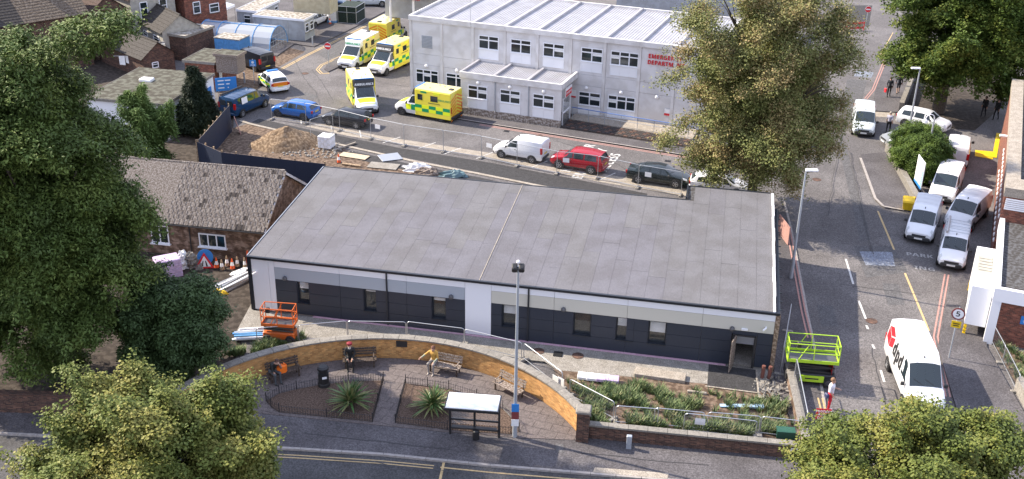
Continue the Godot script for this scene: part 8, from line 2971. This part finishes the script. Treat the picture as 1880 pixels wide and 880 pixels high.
func sprays(sd: int, n: int, c: Vector3, ext: Vector3, size: float, droop := 0.15, inner := 0.45) -> Array:  # boughs of leaves that point outwards from the middle of the crown
	var r := RandomNumberGenerator.new()
	r.seed = sd
	var out := []
	for k in n:
		var d := Vector3(r.randfn(), r.randfn() * 0.9 + 0.1, r.randfn()).normalized()
		var s := size * r.randf_range(0.6, 1.3)
		var p := c + d * ext * pow(r.randf_range(inner, 1.0), 0.7)
		var dir := (d * ext.normalized() + Vector3(r.randfn(), r.randfn(), r.randfn()) * 0.25 - Vector3(0, droop, 0)).normalized()
		var x := Vector3.UP.cross(dir).normalized()
		out.append([p.x - dir.x * s, p.y - dir.y * s, p.z - dir.z * s, s * 0.75, s * 0.42, s * 1.35, Basis(x, dir.cross(x), dir)])
	return out


func make_trees() -> void:
	var bark := mat("bark", lin(0.09, 0.075, 0.062), 0.95, {"tex": texs.dirt, "scale": 0.8})
	var pale_bark := mat("pale_bark", lin(0.15, 0.13, 0.11), 0.95, {"tex": texs.dirt, "scale": 0.8})
	# big dark tree on the left
	var t := thing("ash_tree", "huge dark green tree towering over the bungalow and brick wall", "tree", Vector3(-23.26, 0.0, -48.83), 0.0)
	var lobes := sprays(3, 140, Vector3(-1.4, 11.3, 0), Vector3(6.5, 7.2, 6.0), 1.8, 0.35)
	lobes.append_array(sprays(8, 100, Vector3(-0.9, 5.2, 0.6), Vector3(8.0, 5.2, 5.0), 1.5, 0.4))
	lobes.append_array(sprays(18, 34, Vector3(1.7, 8.6, 0.4), Vector3(4.6, 3.8, 4.0), 1.4, 0.3))
	trunk(t, 9.0, 0.5, scatter_lobes(3, 20, Vector3(-1.8, 11, 0), Vector3(5.6, 7.5, 5.6), 1.6), bark)
	var small := leaf_clump("ash", Vector2(0.23, 0.095), 0.4, 16, 0.35)
	var dark := [Color(0.055, 0.085, 0.02), Color(0.068, 0.105, 0.023), Color(0.084, 0.125, 0.027), Color(0.115, 0.155, 0.034)]
	crown(t, "crown", lobes, 44000, small, dark, 31, {"leaf_key": "dark", "backlight": Color(0.1, 0.15, 0.03), "gap": -0.3, "gap_freq": 0.7, "depth": 0.6})
	t = thing("elder_tree", "low dark spreading tree beside the stacked building materials", "tree", Vector3(-16.86, 0.0, -49.04), 0.0)
	lobes = sprays(5, 50, Vector3(-0.6, 3.0, 0.0), Vector3(3.6, 2.8, 2.8), 0.9, 0.2)
	trunk(t, 2.2, 0.2, scatter_lobes(5, 8, Vector3(-0.6, 3, 0), Vector3(3, 2.4, 2.4), 0.8), bark)
	crown(t, "crown", lobes, 9000, small, [Color(0.038, 0.066, 0.022), Color(0.046, 0.078, 0.025), Color(0.056, 0.092, 0.03)], 52, {"leaf_key": "dark", "gap": -0.3, "gap_freq": 0.8, "depth": 0.6})
	# near street maples
	var maple := leaf_clump("maple", Vector2(0.115, 0.09), 0.27, 17, 0.2)
	var mt := [Color(0.085, 0.112, 0.022), Color(0.105, 0.13, 0.025), Color(0.13, 0.15, 0.03), Color(0.16, 0.168, 0.036), Color(0.2, 0.19, 0.045)]
	t = thing("maple_tree", "yellow-green maple at the near kerb with one orange branch", "tree", Vector3(-12.4, 0, -31.2), 0.0)
	lobes = sprays(6, 120, Vector3(0, 6.9, 0), Vector3(4.9, 4.7, 4.8), 1.1, 0.0)
	trunk(t, 6.0, 0.24, scatter_lobes(6, 14, Vector3(0, 7, 0), Vector3(4.2, 3.8, 4.2), 0.9), bark)
	crown(t, "crown", lobes, 27000, maple, mt, 77, {"leaf_key": "maple", "backlight": Color(0.2, 0.22, 0.045), "gap": -0.25, "gap_freq": 1.0, "depth": 0.75})
	crown(t, "orange_branch", [[1.9, 7.6, 4.5, 0.5, 0.4, 0.4]], 160, maple, [Color(0.45, 0.18, 0.02), Color(0.5, 0.26, 0.03)], 5, {"leaf_key": "maple", "gap": -1.0})
	t = thing("maple_tree", "yellow-green maple at the kerb below the parcel van", "tree", Vector3(13.7, 0, -30.5), 0.0)
	lobes = sprays(16, 120, Vector3(0.9, 6.1, 0), Vector3(6.0, 4.6, 4.8), 1.15, 0.0)
	trunk(t, 5.0, 0.24, scatter_lobes(16, 14, Vector3(0.2, 5.8, 0), Vector3(4.2, 3.6, 4.2), 0.9), bark)
	crown(t, "crown", lobes, 27000, maple, mt, 79, {"leaf_key": "maple", "gap": -0.25, "gap_freq": 1.0, "depth": 0.75})
	# thinning tree behind the clinic
	t = thing("thinning_tree", "tall autumn-thinned tree with browning leaves behind the clinic", "tree", Vector3(17.16, 0.0, -72.39), 0.0)
	lobes = sprays(9, 180, Vector3(-0.3, 9.4, 0), Vector3(7.2, 9.6, 5.6), 1.5, 0.1, 0.1)
	lobes.append_array(sprays(12, 70, Vector3(0.0, 4.8, 0.5), Vector3(6.8, 3.6, 3.8), 1.2, 0.2, 0.1))
	trunk(t, 9.0, 0.3, scatter_lobes(9, 16, Vector3(-0.3, 10, 0), Vector3(5.6, 7.5, 4.6), 1.2), bark)
	var aut := leaf_clump("autumn", Vector2(0.14, 0.1), 0.5, 13, 0.1)
	crown(t, "crown", lobes, 30000, aut, [Color(0.13, 0.15, 0.045), Color(0.16, 0.175, 0.055), Color(0.19, 0.19, 0.065), Color(0.23, 0.205, 0.08), Color(0.29, 0.22, 0.1)], 91, {"leaf_key": "autumn", "backlight": Color(0.3, 0.28, 0.1), "gap": -0.42, "gap_freq": 0.8, "depth": 0.9})
	# broad tree on the far right
	t = thing("plane_tree", "broad dense green tree above the hospital forecourt", "tree", Vector3(38.82, 0.0, -95.52), 0.0)
	lobes = sprays(10, 150, Vector3(2.0, 8.0, 0), Vector3(9.0, 7.4, 6.8), 1.6, 0.2)
	trunk(t, 6.0, 0.5, scatter_lobes(10, 14, Vector3(2, 8, 0), Vector3(7.5, 6, 5.5), 1.4), pale_bark)
	crown(t, "crown", lobes, 25000, leaf_clump("plane", Vector2(0.22, 0.18), 0.45, 12, 0.3), [Color(0.055, 0.09, 0.017), Color(0.075, 0.115, 0.021), Color(0.1, 0.14, 0.026), Color(0.145, 0.17, 0.033)], 101, {"leaf_key": "plane", "backlight": Color(0.18, 0.24, 0.05), "gap": -0.3, "gap_freq": 0.6, "depth": 0.6})
	# garden conifers by the annex
	t = thing("conifer_tree", "small dark conical conifer in front of the annex", "tree", Vector3(-26.52, 0.0, -86.72), 0.0)
	lobes = []
	for k in 7:
		lobes.append([0.1 * (k % 2), 0.8 + k * 0.72, 0.0, 1.75 - k * 0.22, 0.6, 1.75 - k * 0.22])
	trunk(t, 5.0, 0.14, [], bark)
	var needle := leaf_clump("needle", Vector2(0.3, 0.07), 0.24, 14, 0.1)
	crown(t, "crown", lobes, 5200, needle, [Color(0.014, 0.024, 0.013), Color(0.02, 0.032, 0.016), Color(0.028, 0.042, 0.02)], 111, {"leaf_key": "conifer", "backlight": Color(0.03, 0.04, 0.02), "gap": -0.4, "floor": 0.2})
	t = thing("leafy_tree", "bright feathery green tree beside the dark conifer", "tree", Vector3(-28.37, 0.0, -79.44), 0.0)
	lobes = sprays(21, 46, Vector3(0, 3.0, 0), Vector3(2.3, 3.5, 2.0), 0.8, -0.5, 0.1)
	trunk(t, 4.0, 0.16, [], bark)
	crown(t, "crown", lobes, 6500, needle, [Color(0.06, 0.1, 0.024), Color(0.09, 0.145, 0.035), Color(0.13, 0.19, 0.05)], 121, {"leaf_key": "leafy", "backlight": Color(0.2, 0.28, 0.08), "gap": -0.35, "floor": 0.2})
	# hedge
	t = thing("round_hedge", "big rounded clipped green hedge behind the signboard", "hedge", Vector3(32.05, 0.0, -80.19), 0.0)
	lobes = [[0, 1.5, 0.5, 2.2, 1.7, 2.0], [0.2, 1.6, -1.8, 2.1, 1.8, 1.9], [-0.3, 1.0, 2.0, 1.3, 1.2, 1.0]]
	trunk(t, 1.4, 0.12, [], bark)
	crown(t, "crown", lobes, 9000, leaf_clump("hedge", Vector2(0.1, 0.07), 0.16, 14), [Color(0.05, 0.085, 0.014), Color(0.075, 0.12, 0.02), Color(0.1, 0.15, 0.026)], 131, {"leaf_key": "hedge", "gap": -0.6, "depth": 0.2, "floor": 0.1})
	# weeds in the yard in front of the clinic
	var grass := MB.new()
	var r := RandomNumberGenerator.new()
	r.seed = 4
	for k in 16:
		var a := r.randf() * TAU
		var h := r.randf_range(0.18, 0.5)
		var o := Vector3(cos(a), 0, sin(a))
		var s := o.cross(Vector3.UP) * r.randf_range(0.012, 0.03)
		var p := o * r.randf_range(0, 0.1)
		var m := p + Vector3(0, h * 0.6, 0) + o * h * 0.2
		var e := p + Vector3(0, h, 0) + o * h * 0.55
		grass.quad(p - s, p + s, m + s * 0.8, m - s * 0.8)
		grass.tri(m - s * 0.8, m + s * 0.8, e)
	var poly := flat([Vector3(2.90, 0.0, -48.87), Vector3(6.19, 0.0, -48.92), Vector3(7.99, 0.0, -48.25), Vector3(9.92, 0.0, -46.90), Vector3(13.75, 0.0, -45.24), Vector3(14.30, 0.0, -43.84), Vector3(4.22, 0.0, -44.91), Vector3(3.66, 0.0, -46.85)])
	weeds("weeds", "patchy green weeds and grass in the soil behind the low wall", poly, 1500, grass.mesh(), 0.12, 141, 0.1)
	weeds("weeds", "sparse weeds on the bare soil beside the tarmac pad", flat([Vector3(8.73, 0.0, -48.48), Vector3(11.20, 0.0, -47.84), Vector3(14.23, 0.0, -47.42), Vector3(14.41, 0.0, -44.57), Vector3(13.75, 0.0, -45.24), Vector3(9.92, 0.0, -46.90)]), 130, grass.mesh(), 0.12, 171, 0.05)
	weeds("weeds", "weeds growing in the bed beside the mesh fence", flat([Vector3(27.56, 0.0, -53.67), Vector3(28.80, 0.0, -52.64), Vector3(29.75, 0.0, -49.99), Vector3(28.68, 0.0, -47.62), Vector3(27.12, 0.0, -48.74)]), 260, grass.mesh(), 0.11, 151, -0.1)
	weeds("weeds", "straggly weeds at the foot of the orange lift", flat([Vector3(-15.90, 0.0, -50.71), Vector3(-14.09, 0.0, -51.92), Vector3(-11.58, 0.0, -53.07), Vector3(-11.45, 0.0, -52.36), Vector3(-13.90, 0.0, -51.06)]), 260, grass.mesh(), 0.13, 161, -0.2)


func weeds(called: String, label: String, poly: PackedVector2Array, n: int, m: ArrayMesh, y: float, sd: int, gap: float) -> void:
	var r := RandomNumberGenerator.new()
	r.seed = sd
	var nz := FastNoiseLite.new()
	nz.seed = sd
	nz.frequency = 0.5
	var lo := poly[0]
	var hi := poly[0]
	for p in poly:
		lo = lo.min(p)
		hi = hi.max(p)
	var tfs := []
	var cols := []
	var tries := 0
	while tfs.size() < n and tries < n * 8:
		tries += 1
		var p := Vector2(r.randf_range(lo.x, hi.x), r.randf_range(lo.y, hi.y))
		if not Geometry2D.is_point_in_polygon(p, poly):
			continue
		var v := nz.get_noise_2dv(p)
		if v < gap - 0.08 and r.randf() > 0.05:
			continue
		var s := r.randf_range(0.4, 1.0) * (1.0 + 0.6 * maxf(0, v))
		tfs.append(Transform3D(Basis(Vector3.UP, r.randf() * TAU).scaled(Vector3(s, s, s)), Vector3(p.x, y, p.y)))
		var c: Color = [Color(0.075, 0.12, 0.035), Color(0.1, 0.15, 0.048), Color(0.14, 0.175, 0.065), Color(0.22, 0.21, 0.1)][mini(3, int(r.randf() * 3.4))]
		cols.append(c)
	var mm := MultiMesh.new()
	mm.transform_format = MultiMesh.TRANSFORM_3D
	mm.use_colors = true
	mm.mesh = m
	mm.instance_count = tfs.size()
	for k in tfs.size():
		mm.set_instance_transform(k, tfs[k])
		mm.set_instance_color(k, cols[k])
	var o := MultiMeshInstance3D.new()
	o.name = numbered(called)
	o.multimesh = mm
	o.material_override = mat("weed_leaf", Color.WHITE, 0.7, {"vc": true, "backlight": Color(0.15, 0.2, 0.06)})
	add_child(o)
	o.set_meta("label", label)
	o.set_meta("category", "weeds")
	o.set_meta("kind", "stuff")
